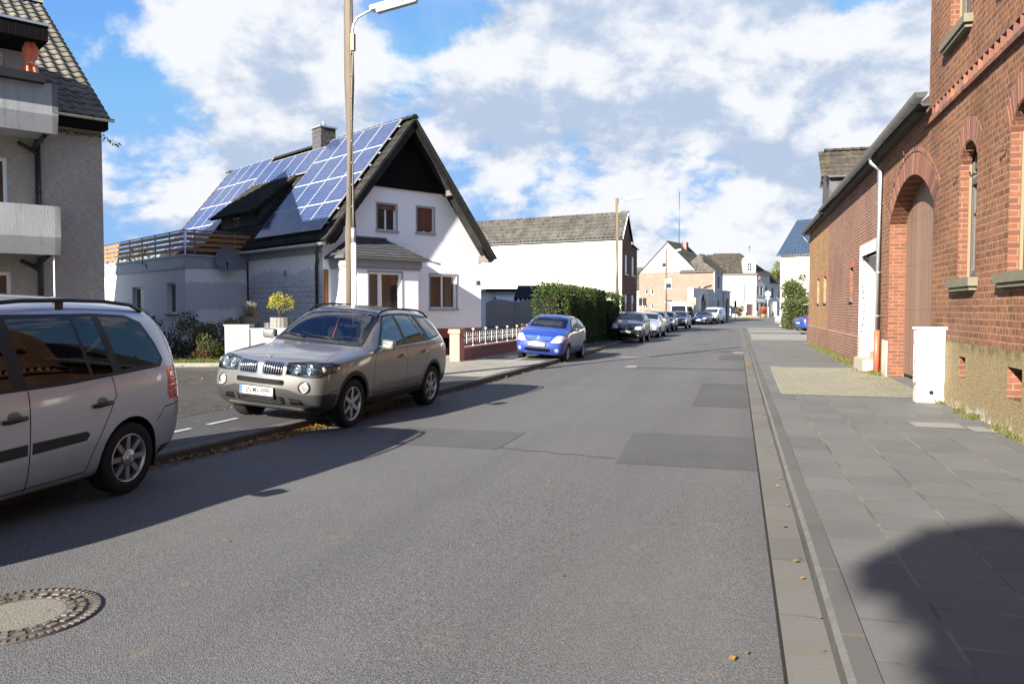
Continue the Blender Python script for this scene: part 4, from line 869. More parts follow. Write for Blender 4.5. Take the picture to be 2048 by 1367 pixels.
# satellite dish
t = thing("satellite_dish", "grey satellite dish on the annex corner below the terrace railing", "satellite dish", (-1.22, 31.0, 0), HROT)
mb = MB(); R = .44; c = Vector((-7.85, ay0-.30, 3.55)); ax = Vector((-.40, -.9, .28)).normalized(); u = ax.cross(Vector((0,0,1))).normalized(); w_ = u.cross(ax)
rings = [[mb.vert(c + (u*cos(2*pi*j/28) + w_*sin(2*pi*j/28)*1.08)*R*i/6 + ax*(.10*(i/6)**2)) for j in range(28)] for i in range(7)]
for i in range(6):
    for j in range(28): mb.face((rings[i][j], rings[i][(j+1)%28], rings[i+1][(j+1)%28], rings[i+1][j]), 0, True)
mb.build("reflector", plain("dark grey dish", (.09, .105, .12), .5, 0, .08, 3), t)
mb = MB(); tip = c + ax*.42 - w_*.33; mb.tube([c - w_*.45 + ax*.08, tip], .016, 6); mb.cyl(tip - Vector((0, 0, .03)), .04, .10, 10); mb.tube([c, c - ax*.12, (-7.78, ay0, 3.45)], .025, 8); mb.build("feed_arm", BLACK, t)

# small slate-sided garage wing behind the house, to its right
t = thing("rear_wing", "small pale brick lean-to wing with a dark verge behind the white house", "outbuilding", (-1.22, 31.0, 0), HROT)
mb = MB(); yb = 4.6; wall(mb, [(.0, .0), (2.3, .0), (2.3, 2.5), (.0, 4.6)], [rect(.15, 1.75, 2.05, 2.42)], yb, .1); mb.poly([(2.3, yb, 0), (2.3, yb+5, 0), (2.3, yb+5, 2.5), (2.3, yb, 2.5)])
mb.build("wall", brickmat("pale grey brick", (.50, .49, .47), (.42, .41, .40), (.30, .29, .28), .24, .085, .012, 1, .004, .4, .15), t)
mb = MB(); v = Vector((-2.75, 0, 2.46)); tile_plane(mb, (2.62, yb-.35, 2.33), (0, 1, 0), v, 5.2, v.length, .3, .335, .03); mb.obox((2.62, yb-.36, 2.20), v, (0, .06, 0), (0, 0, .20)); mb.build("roof", ROOF_DARK, t)
mb = MB(); mb.box(.1, 1.8, yb+.06, yb+.1, 2.0, 2.45); mb.build("window", GLASS, t)

# ================================================================== apartment building at the left edge (same rotation)
t = thing("apartment_building", "grey apartment building with concrete balconies at the left edge of the street", "building", (-10.87, 21.0, 0), HROT)
def combed():
    n = NT("horizontally combed grey render"); g = n.noise(4.5, 6, .7, n.mapping((1.6, 1.6, 14))); g2 = n.noise(.8, 5, .6); c = n.mix(n.ramp(g, .32, .68), (.19, .172, .15), (.56, .52, .475)); c = n.mix(n.ramp(g2, .35, .7, 0, .5, True), c, (.28, .25, .22)); n.bump(g, .9, .02); return n.fin(c, .92, 0, .2)
APW = combed()
CONC = plaster("board-marked concrete", (.30, .31, .32), .18, .6, 14, .7, (6, 6, .6))
mb = MB(); X0 = -12.0; AD = 12.6
aw = [rect(-4.0, -2.14, .95, 2.60), rect(-4.0, -2.16, 3.9, 5.40)]
wall(mb, [(X0, -.1), (0.0, -.1), (0.0, 6.55), (X0, 6.55)], aw, 0, .14)
mb.poly([(0, 0, -.1), (0, AD, -.1), (0, AD, 6.5), (0, AD/2, 11.0), (0, 0, 6.5)]); mb.build("wall", APW, t)
for (x0, x1, z0, z1) in ((-4.0, -2.14, .95, 2.60), (-4.0, -2.16, 3.9, 5.40)):
    w = window(t, x0, x1, z0, z1, .06, FRAMEW, 0, None, DARKGLASS, .085); curtain(w, x0+.1, x1-.1, z0+.1, z1-.1, .13, "curtain", (.20, .10, .06))
s2 = .715; e0 = -.42; AE = 6.62
mb = MB(); vv_ = Vector((0, 1, s2)).normalized(); L = (AD/2 - e0)*sqrt(1+s2*s2)
tile_plane(mb, (X0, e0, AE), (1, 0, 0), vv_, -X0+.12, L, .30, .36, .06, 0, .03); tile_plane(mb, (.12, AD-e0, AE), (-1, 0, 0), Vector((0, -1, s2)), -X0+.12, L, .30, .36, .06, 0, .03)
ridge_tiles(mb, (.1, AD/2, AE+(AD/2-e0)*s2+.05), (X0, AD/2, AE+(AD/2-e0)*s2+.05)); mb.build("roof", tilemat("mossy grey roof tiles", (.125, .115, .095), .45, (.11, .11, .05), .5), t)
mb = MB(); mb.box(X0, .06, e0+.03, .0, 6.36, 6.60); mb.build("eaves_box", TIMBER_BLK, t); gutter(t, (X0, e0-.06, AE+.0), (.17, e0-.06, AE+.0), .075, ZINC_D)
# balconies: upright upper face, lower part leaning in
for k, zb in enumerate((2.99, 5.90)):
    xr = -1.32; dpt = -1.32; h = 1.17
    m = MB(); sec = [(dpt, zb+.42), (dpt+.02, zb+h), (dpt+.16, zb+h), (dpt+.14, zb+.2), (dpt+.14, zb+.02), (dpt+.10, zb)]
    prof = [(X0, y, z) for (y, z) in sec]; m.prism(prof, (xr - X0, 0, 0)); m.prism([(xr, dpt+.10, zb), (xr, dpt, zb+.42), (xr, dpt+.02, zb+h), (xr, -.002, zb+h), (xr, -.002, zb)], (-.13, 0, 0)); m.box(X0, xr-.13, dpt+.14, -.002, zb+.02, zb+.16)
    m.build("balcony", CONC, t)
    m = MB(); m.tube([(-1.55, -1.0, zb-.02), (-1.62, -.5, zb-.16), (-1.62, -.1, zb-.22)], .055, 8); m.tube([(-1.95, -.12, zb-.10), (-1.62, -.12, zb-.28), (-1.52, -.10, zb-.35)], .05, 8); m.build("drain_pipe", ZINC_D, t)
mb = MB(); mb.tube([(-1.52, -.10, 6.3), (-1.52, -.10, .0)], .065, 10)
for z in (4.6, 1.9): mb.cyl((-1.52, -.10, z), .075, .06, 10)
mb.build("downpipe", ZINC_D, t)
mb = MB(); mb.cyl((-1.45, -1.15, 1.0), .018, 1.98, 8); mb.build("white_pole", FRAMEW, t)
# dormer over the top balcony with a flat, dark-edged roof
mb = MB(); wall(mb, [(X0, 6.9), (-1.62, 6.9), (-1.62, 8.08), (X0, 8.08)], [rect(-4.0, -2.16, 6.95, 8.0)], .0, .1); mb.poly([(-1.62, 0, 6.9), (-1.62, 3, 6.9), (-1.62, 3, 8.08), (-1.62, 0, 8.08)]); dmr = mb.build("dormer", plaster("pale render", (.42, .38, .35), .08, .5, 20, .1), t)
m = MB(); m.box(X0, -1.50, -1.32, 2.6, 8.05, 8.40); m.build("dormer_roof", TIMBER_BLK, dmr); m = MB(); m.box(X0, -1.47, -1.35, 2.6, 8.401, 8.46); m.build("roof_edging", ZINC, dmr)
window(dmr, -4.0, -2.16, 6.95, 8.0, .05, FRAMEW, 0, None, GLASS, .085, None, None, (7.05, plain("white blind", (.6, .6, .62), .6)))
m = MB(); m.box(-4.5, -1.62, -1.52, -1.30, 7.02, 7.22); m.build("flower_box", plain("black flower box", (.025, .026, .03), .6), t)
# folded parasol on the top balcony
t = thing("folded_parasol", "folded orange parasol tied with a white cord on the top balcony", "parasol", (-10.87, 21.0, 0), HROT)
mb = MB(); cx, cy = -1.80, -.95; n = 22; rings = []
for (z, r) in ((7.05, .10), (7.2, .15), (7.4, .13), (7.55, .085), (7.7, .13), (7.85, .15), (7.98, .10), (8.12, .04), (8.16, .01)):
    rings.append([mb.vert((cx + .02*sin(z*9) + r*(1+.30*sin(5*a*2*pi/n))*cos(2*pi*a/n), cy + r*(1+.30*sin(5*a*2*pi/n))*sin(2*pi*a/n), z + .04*sin(5*a*2*pi/n))) for a in range(n)])
for i in range(len(rings)-1):
    for j in range(n): mb.face((rings[i][j], rings[i][(j+1)%n], rings[i+1][(j+1)%n], rings[i+1][j]), 0, True)
mb.build("canopy", plain("orange cloth", (.62, .155, .07), .8, 0, .15, 9), t)
m = MB(); m.tube([(cx + .10*cos(a*.5), cy + .10*sin(a*.5), 7.55 + .01*sin(a)) for a in range(14)] + [(cx+.14, cy-.05, 7.4), (cx+.13, cy-.1, 7.15)], .012, 6); m.build("cord", FRAMEW, t); m = MB(); m.cyl((cx, cy, 6.05), .02, 1.1, 8); m.build("pole", STEELG, t)
# ================================================================== further down the street
WHITE_FAR = plaster("cream white render", (.70, .68, .60), .04, .3, 18, .10)
WHITE_COOL = plaster("white render", (.42, .425, .435), .03, .3, 20, .08)
ROOF_GREY = tilemat("grey brown roof tiles", (.052, .048, .042), .45, (.12, .12, .09), .4)
ROOF_BLUE = tilemat("glazed blue roof tiles", (.014, .030, .062), .2, (.02, .035, .07), .1)
FARWIN = plain("dark far window", (.018, .020, .024), .25, 0, .4, 2)
SHADEB = plain("white roller blind", (.62, .72, .73), .6, 0, .04, 4)
# --- long cream house with a narrow brown brick front
t = thing("gable_house", "cream house with a long blank side wall and narrow brown brick street front", "house", (6.97, 50.0, 0), rot_of(20))
sd = Vector((.174, .985, 0)); SL = 15.0; far = sd*SL
mb = MB(); mb.poly([(0, 0, 0), (0, 0, 6.2), far + Vector((0, 0, 6.2)), far]); mb.poly([far, far + Vector((0, 0, 6.2)), far + Vector((5, 0, 6.2)), far + Vector((5, 0, 0))]); mb.build("side_wall", WHITE_FAR, t)
mb = MB(); hs = [rect(1.0, 1.95, 3.95, 5.22), rect(3.2, 4.15, 3.95, 5.22), rect(1.0, 1.95, 1.35, 2.62), rect(3.2, 4.15, 1.35, 2.62)]
wall(mb, [(0, 0), (5.0, 0), (5.0, 5.75), (2.95, 5.95), (2.95, 6.25), (1.45, 7.75), (0, 6.2)], hs, 0, .14); mb.poly([(5, 0, 0), (5, 12, 0), (5, 12, 5.75), (5, 0, 5.75)]); mb.build("front_wall", BRICK_BROWN, t)
for (x0, x1, z0, z1) in ((1.0, 1.95, 3.95, 5.22), (3.2, 4.15, 3.95, 5.22), (1.0, 1.95, 1.35, 2.62), (3.2, 4.15, 1.35, 2.62)):
    w = window(t, x0, x1, z0, z1, .08, FRAMEW, 1, None, GLASS, .08, (.04, .05, .05), FRAMEW); m = MB(); m.box(x0+.05, x1-.05, .062, .078, z0 + (z1-z0)*(.55 if z0 < 2 else .1), z1-.05); m.build("roller_blind", SHADEB, w)
mb = MB(); v = Vector((1.55, 0, 1.62)); L = v.length; n_ = sd*SL
tile_plane(mb, far + Vector((-.18, 0, 6.22)), -sd, v, SL+.15, L+.15, .30, .34, .085, 0, .03)
mb.poly([(1.45, -.12, 7.85), (3.05, -.12, 6.18), far + Vector((3.05, 0, 6.18)), far + Vector((1.45, 0, 7.85))]); ridge_tiles(mb, (1.45, -.12, 7.9), far + Vector((1.45, 0, 7.9)), .12)
mb.poly([(2.9, -.15, 6.0), (5.15, -.15, 5.78), (5.15, 11, 5.78), (2.9, 11, 6.0)]); mb.build("roof", ROOF_GREY, t)
mb = MB(); mb.obox((-.2, -.14, 6.12), v*1.02, (0, .04, 0), (0, 0, .16)); mb.build("verge_board", FRAMEW, t); mb = MB(); mb.obox((1.45, -.13, 7.72), (1.62, 0, -1.7), (0, .04, 0), (0, 0, .16)); mb.build("verge_board", TIMBER_BLK, t)
gutter(t, (-.22, -.1, 6.20), far + Vector((-.22, 0, 6.20)), .08, ZINC)
# --- pale pink brick house with slate-grey gable
t = thing("pink_brick_house", "pale pink brick house with a light grey slated gable and a grey tiled hip", "house", (15.74, 97.3, 0), radians(-32))
gw = 9.4
hs = [rect(3.3, 4.15, 4.15, 5.42), rect(.78, 1.12, 3.45, 4.15), rect(1.5, 1.84, 3.45, 4.15), rect(.78, 1.12, 1.72, 2.3), rect(1.5, 1.84, 1.72, 2.3), rect(3.25, 4.3, 2.5, 2.8)]
mb = MB(); wall(mb, [(0, 0), (gw, 0), (gw, 6.1), (0, 6.1)], hs, 0, .16); mb.poly([(0, 0, 0), (0, 0, 6.1), (0, 11, 6.1), (0, 11, 0)]); mb.build("wall", BRICK_PINK, t)
mb = MB(); wall(mb, [(0, 6.1), (7.35, 6.1), (3.64, 9.75)], [rect(2.85, 4.5, 6.72, 7.34)], -.03, .14); gb = mb.build("gable", plaster("light grey slates", (.20, .205, .215), .18, .4, 5, .2), t)
w = window(gb, 2.85, 4.5, 6.72, 7.34, .06, FRAMEW, 1, None, GLASS, .07); m = MB(); m.box(3.7, 4.45, .04, .055, 6.78, 7.3); m.build("roller_blind", SHADEB, w)
for (x0, x1, z0, z1) in ((3.3, 4.15, 4.15, 5.42), (.78, 1.12, 3.45, 4.15), (1.5, 1.84, 3.45, 4.15), (.78, 1.12, 1.72, 2.3), (1.5, 1.84, 1.72, 2.3), (3.25, 4.3, 2.5, 2.8)):
    w = window(t, x0, x1, z0, z1, .10, FRAMEW, 0, None, GLASS, .05)
    if z1 > 5: m = MB(); m.box(x0+.1, x1, .07, .09, z0+.65, z1-.02); m.build("roller_blind", SHADEB, w)
mb = MB(); swp = lambda x, yy, z: (gw - yy, x, z)
wall(mb, [(0, 0), (3.4, 0), (3.4, 6.1), (0, 6.1)], [rect(1.3, 2.1, 4.2, 5.6), rect(1.3, 2.1, 1.3, 2.7)], 0, .14, swap=swp); mb.poly([(gw, 3.4, 0), (gw-9, 3.4, 0), (gw-9, 3.4, 6.1), (gw, 3.4, 6.1)]); mb.build("street_wall", WHITE_COOL, t)
for (z0, z1) in ((4.2, 5.6), (1.3, 2.7)): m = MB(); m.box(gw-.14, gw-.10, 1.3, 2.1, z0, z1); m.build("window", GLASS, t)
mb = MB(); a = Vector((3.64, 0, 9.75)) ; v = Vector((-3.9, 0, 3.83))
tile_plane(mb, (7.55, -.2, 5.95), (0, 1, 0), Vector((-3.9, 0, 3.85)), 7.2, 5.45, .32, .36, .05); mb.poly([(-.2, -.2, 5.92), (3.64, -.2, 9.80), (3.64, 7, 9.80), (-.2, 7, 5.92)]); ridge_tiles(mb, (3.64, -.2, 9.85), (3.64, 7, 9.85))
mb.poly([(3.64, 7, 9.8), (-.2, 7, 5.92), (-.2, 11, 5.92)]); mb.build("roof", ROOF_GREY, t)
mb = MB(); E_ = [Vector(q) for q in ((5.2, -.22, 6.12), (gw+.3, -.22, 6.12), (gw+.3, 3.7, 6.12), (5.2, 3.7, 6.12))]; R0, R1 = Vector((7.1, 1.6, 8.35)), Vector((7.1, 3.7, 8.35))
mb.poly([E_[0], E_[1], R0]); mb.poly([E_[1], E_[2], R1, R0]); mb.poly([E_[3], E_[0], R0, R1])
tile_plane(mb, E_[1] + Vector((-.0, .05, .02)), (0, 1, 0), R0 - E_[1] - Vector((0, R0.y - E_[1].y, 0)), 3.7, 2.6, .32, .36, .04)
mb.build("wing_roof", ROOF_GREY, t)
gutter(t, (5.2, -.28, 6.1), (gw+.3, -.28, 6.1), .08, ZINC)
mb = MB(); mb.tube([(gw+.05, -.15, 6.0), (gw+.05, -.10, 5.7), (gw+.05, -.06, 0)], .06, 8); mb.build("downpipe", FRAMEW, t)
mb = MB(); mb.box(3.9, 4.5, 4.2, 4.9, 8.9, 10.05); mb.build("chimney", BRICK_PINK, t)
t2 = thing("antenna_mast", "thin aerial mast with crossed rods on the pink brick house", "antenna", (15.74, 97.3, 0), radians(-32))
mb = MB(); mb.tube([(3.9, 3.2, 9.4), (3.9, 3.2, 16.2)], .05, 6); mb.build("mast", STEELG, t2)
mb = MB(); mb.tube([(3.2, 3.2, 11.8), (6.2, 3.4, 11.9)], .025, 5)
for i in range(9): mb.tube([(3.3+i*.33, 2.9, 11.8+.01*i), (3.3+i*.33, 3.6, 11.8+.01*i)], .015, 4)
mb.build("aerial", ALU, t2)
# courtyard wall with an arched gateway
t = thing("courtyard_wall", "white courtyard wall with an arched gateway in front of the pink brick house", "wall", (15.74, 97.3, 0), radians(-32))
mb = MB(); wall(mb, [(-7.2, 0), (-.02, 0), (-.02, 4.0), (-7.2, 4.0)], [[(x, z) for (x, z) in arch(-4.7, -2.4, .05, 2.5, 3.5, 10)]], 0, .35, swap=lambda x, yy, z: (gw + .02 - yy, x, z))
mb.poly([(gw+.02, -7.2, 0), (gw-.62, -7.2, 0), (gw-.62, -7.2, 4.1), (gw+.02, -7.2, 4.0)]); mb.poly([(gw-.62, -7.2, 0), (gw-.62, -.3, 0), (gw-.62, -.3, 4), (gw-.62, -7.2, 4)]); mb.poly([(gw+.02, -7.2, 4.0), (gw+.02, -.02, 4.0), (gw-.62, -.02, 4.0), (gw-.62, -7.2, 4.1)])
mb.build("wall", WHITE_COOL, t)
m = MB(); m.box(gw-.30, gw-.24, -4.7, -2.4, .05, 2.6); m.build("gate", plain("slate grey gate", (.06, .065, .075), .6), t)
m = MB(); m.box(gw+.03, gw+.12, -1.7, -1.35, .1, 3.3); m.build("pilaster", WHITE_COOL, t)
# low white annex beyond
t = thing("white_annex", "low white annex with an arched doorway right of the pink brick house", "annex", (15.74, 97.3, 0), radians(-32))
mb = MB(); wall(mb, [(3.42, 0), (5.6, 0), (5.6, 3.7), (3.42, 3.7)], [arch(3.85, 5.2, .1, 2.4, 3.0, 8)], 0, .3, swap=lambda x, yy, z: (gw + .25 - yy, x, z)); mb.poly([(gw+.25, 3.42, 0), (gw+.25, 3.42, 3.7), (gw-3, 3.42, 3.7), (gw-3, 3.42, 0)]); mb.box(gw-3, gw+.35, 3.41, 5.7, 3.701, 3.95); mb.build("wall", WHITE_COOL, t)
m = MB(); m.box(gw-.06, gw-.02, 3.85, 5.2, .1, 3.0); m.build("door", GLASS, t)
# low garden wall with a green door
t = thing("garden_door", "weathered green door between dark posts beside the parked van", "door", (18.55, 84.6, .03), radians(5))
m = MB(); m.box(.22, 1.0, 0, .08, .03, 1.95); m.build("leaf", plain("weathered green paint", (.045, .075, .035), .7, 0, .3, 6), t); m = MB(); m.box(0, .2, -.05, .12, 0, 2.1); m.build("post", DARKVOID, t); m = MB(); m.box(-.1, 1.2, -.08, .15, 2.101, 2.2); m.build("lintel", PALE, t)
# --- corner cafe with a turret
GZ = rise(133)
t = thing("corner_cafe", "white corner cafe with brown hipped roof and a small bell turret at the crossing", "cafe", (41.3, 133.0, GZ), rot_of(100))
EV = 7.25; LW = 11.0; RW = 5.8
ra = radians(60); rx = Vector((cos(ra), sin(ra), 0)); rn_ = Vector((-sin(ra), cos(ra), 0))          # right face runs back to the right
PINKS = plain("pinkish stone surround", (.55, .40, .34), .8, 0, .1, 5)
fw_ = [rect(-4.9, -4.0, 3.9, 4.9), rect(-3.62, -2.7, 3.9, 4.9), rect(-5.2, -3.0, .5, 1.75)]
mb = MB(); wall(mb, [(-LW, -.3), (0, -.3), (0, EV), (-LW, EV)], fw_ + [rect(-1.55, -.5, .25, 2.2)], 0, .2)
swr = lambda x, yy, z: tuple(rx*x + rn_*yy + Vector((0, 0, z)))
rw_ = [rect(.45, 1.25, 3.7, 5.2), rect(1.9, 2.7, 3.7, 5.2), rect(3.8, 4.6, 3.7, 5.2), rect(.45, 1.25, .95, 2.3), rect(2.0, 2.8, .95, 2.3), rect(3.8, 4.5, .95, 2.3)]
wall(mb, [(0, -.3), (RW, -.3), (RW, EV), (0, EV)], rw_, 0, .16, swap=swr); mb.build("wall", WHITE_COOL, t)
for (x0, x1, z0, z1) in ((-4.9, -4.0, 3.9, 4.9), (-3.62, -2.7, 3.9, 4.9)):
    w = window(t, x0, x1, z0, z1, .12, FRAMEW, 0, None, SHADEB, .06); m = MB(); m.box(x0-.12, x0, -.02, 0, z0-.12, z1+.12); m.box(x1, x1+.12, -.02, 0, z0-.12, z1+.12); m.box(x0, x1, -.02, 0, z1, z1+.12); m.box(x0, x1, -.02, 0, z0-.15, z0); m.build("window_surround", PINKS, w)
window(t, -5.2, -3.0, .5, 1.75, .12, BLACK, 3, None, FARWIN, .06)
m = MB(); m.box(-1.55, -.5, .14, .19, .25, 2.2); d = m.build("door", plain("dark red door", (.05, .018, .016), .6), t); m = MB()
for i in range(3):
    for j in range(5): m.box(-1.5+i*.24, -1.34+i*.24, .12, .141, .45+j*.34, .70+j*.34)
m.build("door_panes", FARWIN, d)
for h in rw_:
    (x0, z0), (x1, _), (_, z1) = h[0], h[1], h[2]
    m = MB(); m.prism([swr(x0, .03, z0), swr(x1, .03, z0), swr(x1, .03, z1), swr(x0, .03, z1)], rn_*.04); m.build("window", FARWIN, t)
m = MB(); m.box(-LW, 0, -.03, 0, 3.30, 3.38); m.prism([swr(0, -.03, 3.3), swr(RW, -.03, 3.3), swr(RW, -.03, 3.38), swr(0, -.03, 3.38)], rn_*.028); m.build("string_course", TRIM, t)
cR = swr(RW, 0, EV); eo = .35
P = [Vector((-LW-.3, -eo, EV)), Vector((.15, -eo, EV)), Vector(swr(RW+.2, -eo, EV)), Vector((RW*.5+1.0, 11, EV)), Vector((-LW-.3, 11, EV))]; A_, B_ = Vector((-6.6, 5.0, 11.1)), Vector((-2.2, 5.0, 11.1))
mb = MB(); mb.poly([P[0], P[1], B_, A_]); mb.poly([P[1], P[2], B_]); mb.poly([P[2], P[3], B_]); mb.poly([P[3], P[4], A_, B_]); mb.poly([P[4], P[0], A_])
tile_plane(mb, P[0] + Vector((3.4, .25, .22)), (1, 0, 0), Vector((0, 5.35, 3.85)), 5.2, 5.8, .32, .36, .04); mb.build("roof", TILE_BROWN, t)
m = MB(); m.prism([P[0]-Vector((0,0,.12)), P[1]-Vector((0,0,.12)), P[2]-Vector((0,0,.12)), P[3]-Vector((0,0,.12))], (0, 0, .11)); m.build("eaves", plain("grey eaves", (.2, .2, .21), .7), t)
mb = MB(); tx0, tx1 = -2.2, -.12; tz0, tz1 = EV-.05, 9.7
wall(mb, [(tx0, tz0), (tx1, tz0), (tx1, tz1), ((tx0+tx1)/2+.35, tz1+.85), ((tx0+tx1)/2+.2, tz1+1.05), ((tx0+tx1)/2-.2, tz1+1.05), ((tx0+tx1)/2-.35, tz1+.85), (tx0, tz1)], [arch(-1.5, -.82, 7.75, 8.75, 9.1, 8)], -.04, .2)
mb.poly([(tx1, -.04, tz0), (tx1, 2.5, tz0), (tx1, 2.5, tz1), (tx1, -.04, tz1)]); mb.poly([(tx0, -.04, tz0), (tx0, 2.5, tz0), (tx0, 2.5, tz1), (tx0, -.04, tz1)][::-1])
mb.poly([(tx0-.1, -.1, tz1), ((tx0+tx1)/2, -.1, tz1+1.1), ((tx0+tx1)/2, 3, tz1+1.1), (tx0-.1, 3, tz1)]); mb.poly([(tx1+.1, -.1, tz1), ((tx0+tx1)/2, -.1, tz1+1.1), ((tx0+tx1)/2, 3, tz1+1.1), (tx1+.1, 3, tz1)])
tu = mb.build("turret", WHITE_COOL, t); m = MB(); m.box(-1.5, -.82, .1, .14, 7.75, 9.1); wn = m.build("window", FARWIN, tu); m = MB(); m.box(-1.18, -1.14, .07, .1, 7.75, 9.1); m.box(-1.5, -.82, .07, .1, 8.2, 8.24); m.box(-1.5, -.82, .07, .1, 8.6, 8.64); m.build("glazing_bar", FRAMEW, wn)
m = MB(); m.tube([(-1.16, .5, 10.7), (-1.16, .5, 12.0)], .03, 5); m.tube([(-1.4, .5, 11.6), (-.9, .5, 11.6)], .025, 5); m.prism([(-1.3, .5, 11.75), (-.95, .5, 11.85), (-1.1, .5, 12.05)], (0, .03, 0)); m.build("weather_vane", BLACK, tu)
m = MB(); m.box(-1.75, -.3, -.12, -.02, 2.35, 3.1); sg = m.build("sign_board", SHADEB, t)
m = MB()
for i in range(9): m.box(-1.6+i*.13, -1.53+i*.13+.02*(i % 3), -.135, -.121, 2.5+.04*(i % 2), 2.62)
m.build("lettering", plain("grey lettering", (.3, .3, .33), .6), sg)
m = MB(); m.box(-2.55, -2.05, -.45, -.38, 2.7, 6.0); vs_ = m.build("vertical_sign", SHADEB, t); m = MB()
for i, (k, wd) in enumerate(((5.75, .16), (5.45, .12), (5.0, .2), (4.7, .2), (4.4, .18), (4.1, .22), (3.8, .2), (3.45, .22), (3.15, .16), (2.85, .18))):
    m.box(-2.3-wd/2, -2.3+wd/2, -.465, -.451, k, k+.05); m.box(-2.3-wd/2, -2.26-wd/2, -.465, -.451, k-.14, k); m.box(-2.3+wd/2-.04, -2.3+wd/2, -.465, -.451, k-.16*(i % 2), k)
m.build("lettering", plain("dark lettering", (.09, .09, .11), .6), vs_)
m = MB(); q = swr(.45, -.35, 0); m.box(q[0]-.14, q[0]+.14, q[1]-.06, q[1]+.06, 5.9, 6.9); hs_ = m.build("hanging_sign", plain("dark red sign", (.25, .06, .06), .5), t); m = MB(); m.box(q[0]-.13, q[0]+.13, q[1]-.075, q[1]-.061, 5.92, 6.3); m.build("lettering", BLACK, hs_)
m = MB(); m.prism([swr(.1, -.45, 2.5), swr(3.0, -.45, 2.5), swr(3.0, -.1, 3.05), swr(.1, -.1, 3.05)], (0, 0, .06)); m.build("awning", plain("grey blue awning", (.28, .31, .36), .8), t)
m = MB(); m.box(-2.3, .4, -1.5, -.05, -.2, .12); m.box(-1.9, 0, -.9, -.05, .121, .24); m.build("step", plain("red brick steps", (.38, .15, .10), .8, 0, .2, 9), t)
for x in (-1.95, -.15): m = MB(); m.box(x-.2, x+.2, -.7, -.3, .25, .95); m.build("step_pier", PAINTW, t)
# adjoining white house to the right of the cafe
cx_, cy_ = 41.3 + 6.0*sin(radians(40)), 133 + 6.0*cos(radians(40))
t = thing("white_terrace_house", "small white house with dark windows beyond the corner cafe", "house", (cx_, cy_, GZ), rot_of(40))
hs = [rect(1.2, 2.0, 3.3, 5.0), rect(4.4, 5.2, 3.3, 4.6), rect(2.2, 3.8, .3, 2.1)]
mb = MB(); wall(mb, [(.05, -.3), (7, -.3), (7, 5.9), (.05, 5.9)], hs, .2, .15); mb.build("wall", WHITE_COOL, t)
for h in hs: m = MB(); m.box(h[0][0], h[1][0], .22, .26, h[0][1], h[2][1]); m.build("window", FARWIN, t)
m = MB(); m.box(1.7, 2.1, -.5, .15, -.2, 2.4); m.build("porch_pier", PAINTW, t); m = MB(); m.box(1.6, 4.2, -.6, .19, 2.45, 2.6); m.build("porch_roof", TRIM, t)
m = MB(); m.prism([(0, -.1, 5.9), (0, 3.5, 8.4), (0, 7, 5.9)], (7.2, 0, 0)); m.build("roof", TILE_BROWN, t)
# --- white house with the blue roof
t = thing("blue_roof_house", "tall cream house with a glossy blue tiled roof, behind the hedge on the right", "house", (26.6, 78.0, 0), rot_of(135))
mb = MB(); mb.poly([(0, 0, 0), (14, 0, 0), (14, 0, 7.1), (0, 0, 7.1)]); mb.poly([(0, 0, 0), (0, 0, 7.1), (0, 4, 10.6), (0, 8, 7.1), (0, 8, 0)]); mb.build("wall", plaster("pale yellow render", (.70, .68, .56), .03, .3, 20, .06), t)
mb = MB(); v = Vector((0, 4.3, 3.72)); tile_plane(mb, (-.25, -.35, 7.02), (1, 0, 0), v, 14.5, 5.75, .30, .36, .055); mb.poly([(-.25, 4, 10.7), (14, 4, 10.7), (14, 8.3, 7.0), (-.25, 8.3, 7.0)]); mb.build("roof", ROOF_BLUE, t); gutter(t, (-.3, -.42, 7.0), (14, -.42, 7.0), .08, ZINC)
# --- roof seen between the houses
t = thing("distant_house", "brown roofed house in the gap behind the brown brick front", "house", (13.2, 112, .2), rot_of(90))
mb = MB(); wall(mb, [(-4, -.3), (8, -.3), (8, 4.4), (-4, 4.4)], [], 0, 0); mb.build("wall", plain("weathered wall", (.35, .33, .30), .9), t); mb = MB(); tile_plane(mb, (-4.2, -.3, 4.3), (1, 0, 0), (0, 3, 3.2), 12.4, 4.4, .32, .36, .05); mb.build("roof", ROOF_GREY, t)
# ------------------------------------------------------------------ left side, small structures
# pink pillar and low wall with ornamental railing
PINK = plain("salmon pink paint", (.40, .165, .13), .8, 0, .12, 4, .3, 50)
PINK_D = plain("dusty pink render", (.27, .11, .09), .85, 0, .25, 4, .4, 40)
def pillar(label, p):
    t = thing("gate_pillar", label, "pillar", p, radians(68)); m = MB(); m.box(-.16, .16, -.16, .16, -.05, .84); m.build("shaft", PINK, t); m = MB(); m.box(-.20, .20, -.20, .20, .84, .91); m.poly([(-.2, -.2, .911), (.2, -.2, .911), (.12, -.12, .97), (-.12, -.12, .97)]); m.box(-.19, .19, -.19, .19, .911, .96); m.build("cap", PINK, t)
f0 = Vector((-1.66, 23.62, .12)); f1 = Vector((.62, 31.3, .12)); fd = (f1-f0); FL = fd.length; fang = atan2(fd.y, fd.x)
pillar("salmon pink gate pillar at the near end of the low wall", f0); pillar("salmon pink gate pillar behind the small blue car", f1)
t = thing("garden_wall", "low dusty pink garden wall with ornamental white railing on top", "wall", f0, fang)
m = MB(); m.box(.21, FL-.21, -.11, .11, -.05, .34); m.build("wall", PINK_D, t); m = MB(); m.box(.21, FL-.21, -.15, .15, .341, .40); m.build("coping", plain("pink coping tiles", (.36, .20, .17), .75, 0, .3, 12, .2, 60), t)
RAILW = plain("white painted metal", (.26, .26, .26), .45, .2, .05, 5); RAILG = plain("grey metal rail", (.20, .205, .21), .45, .7, .1, 5)
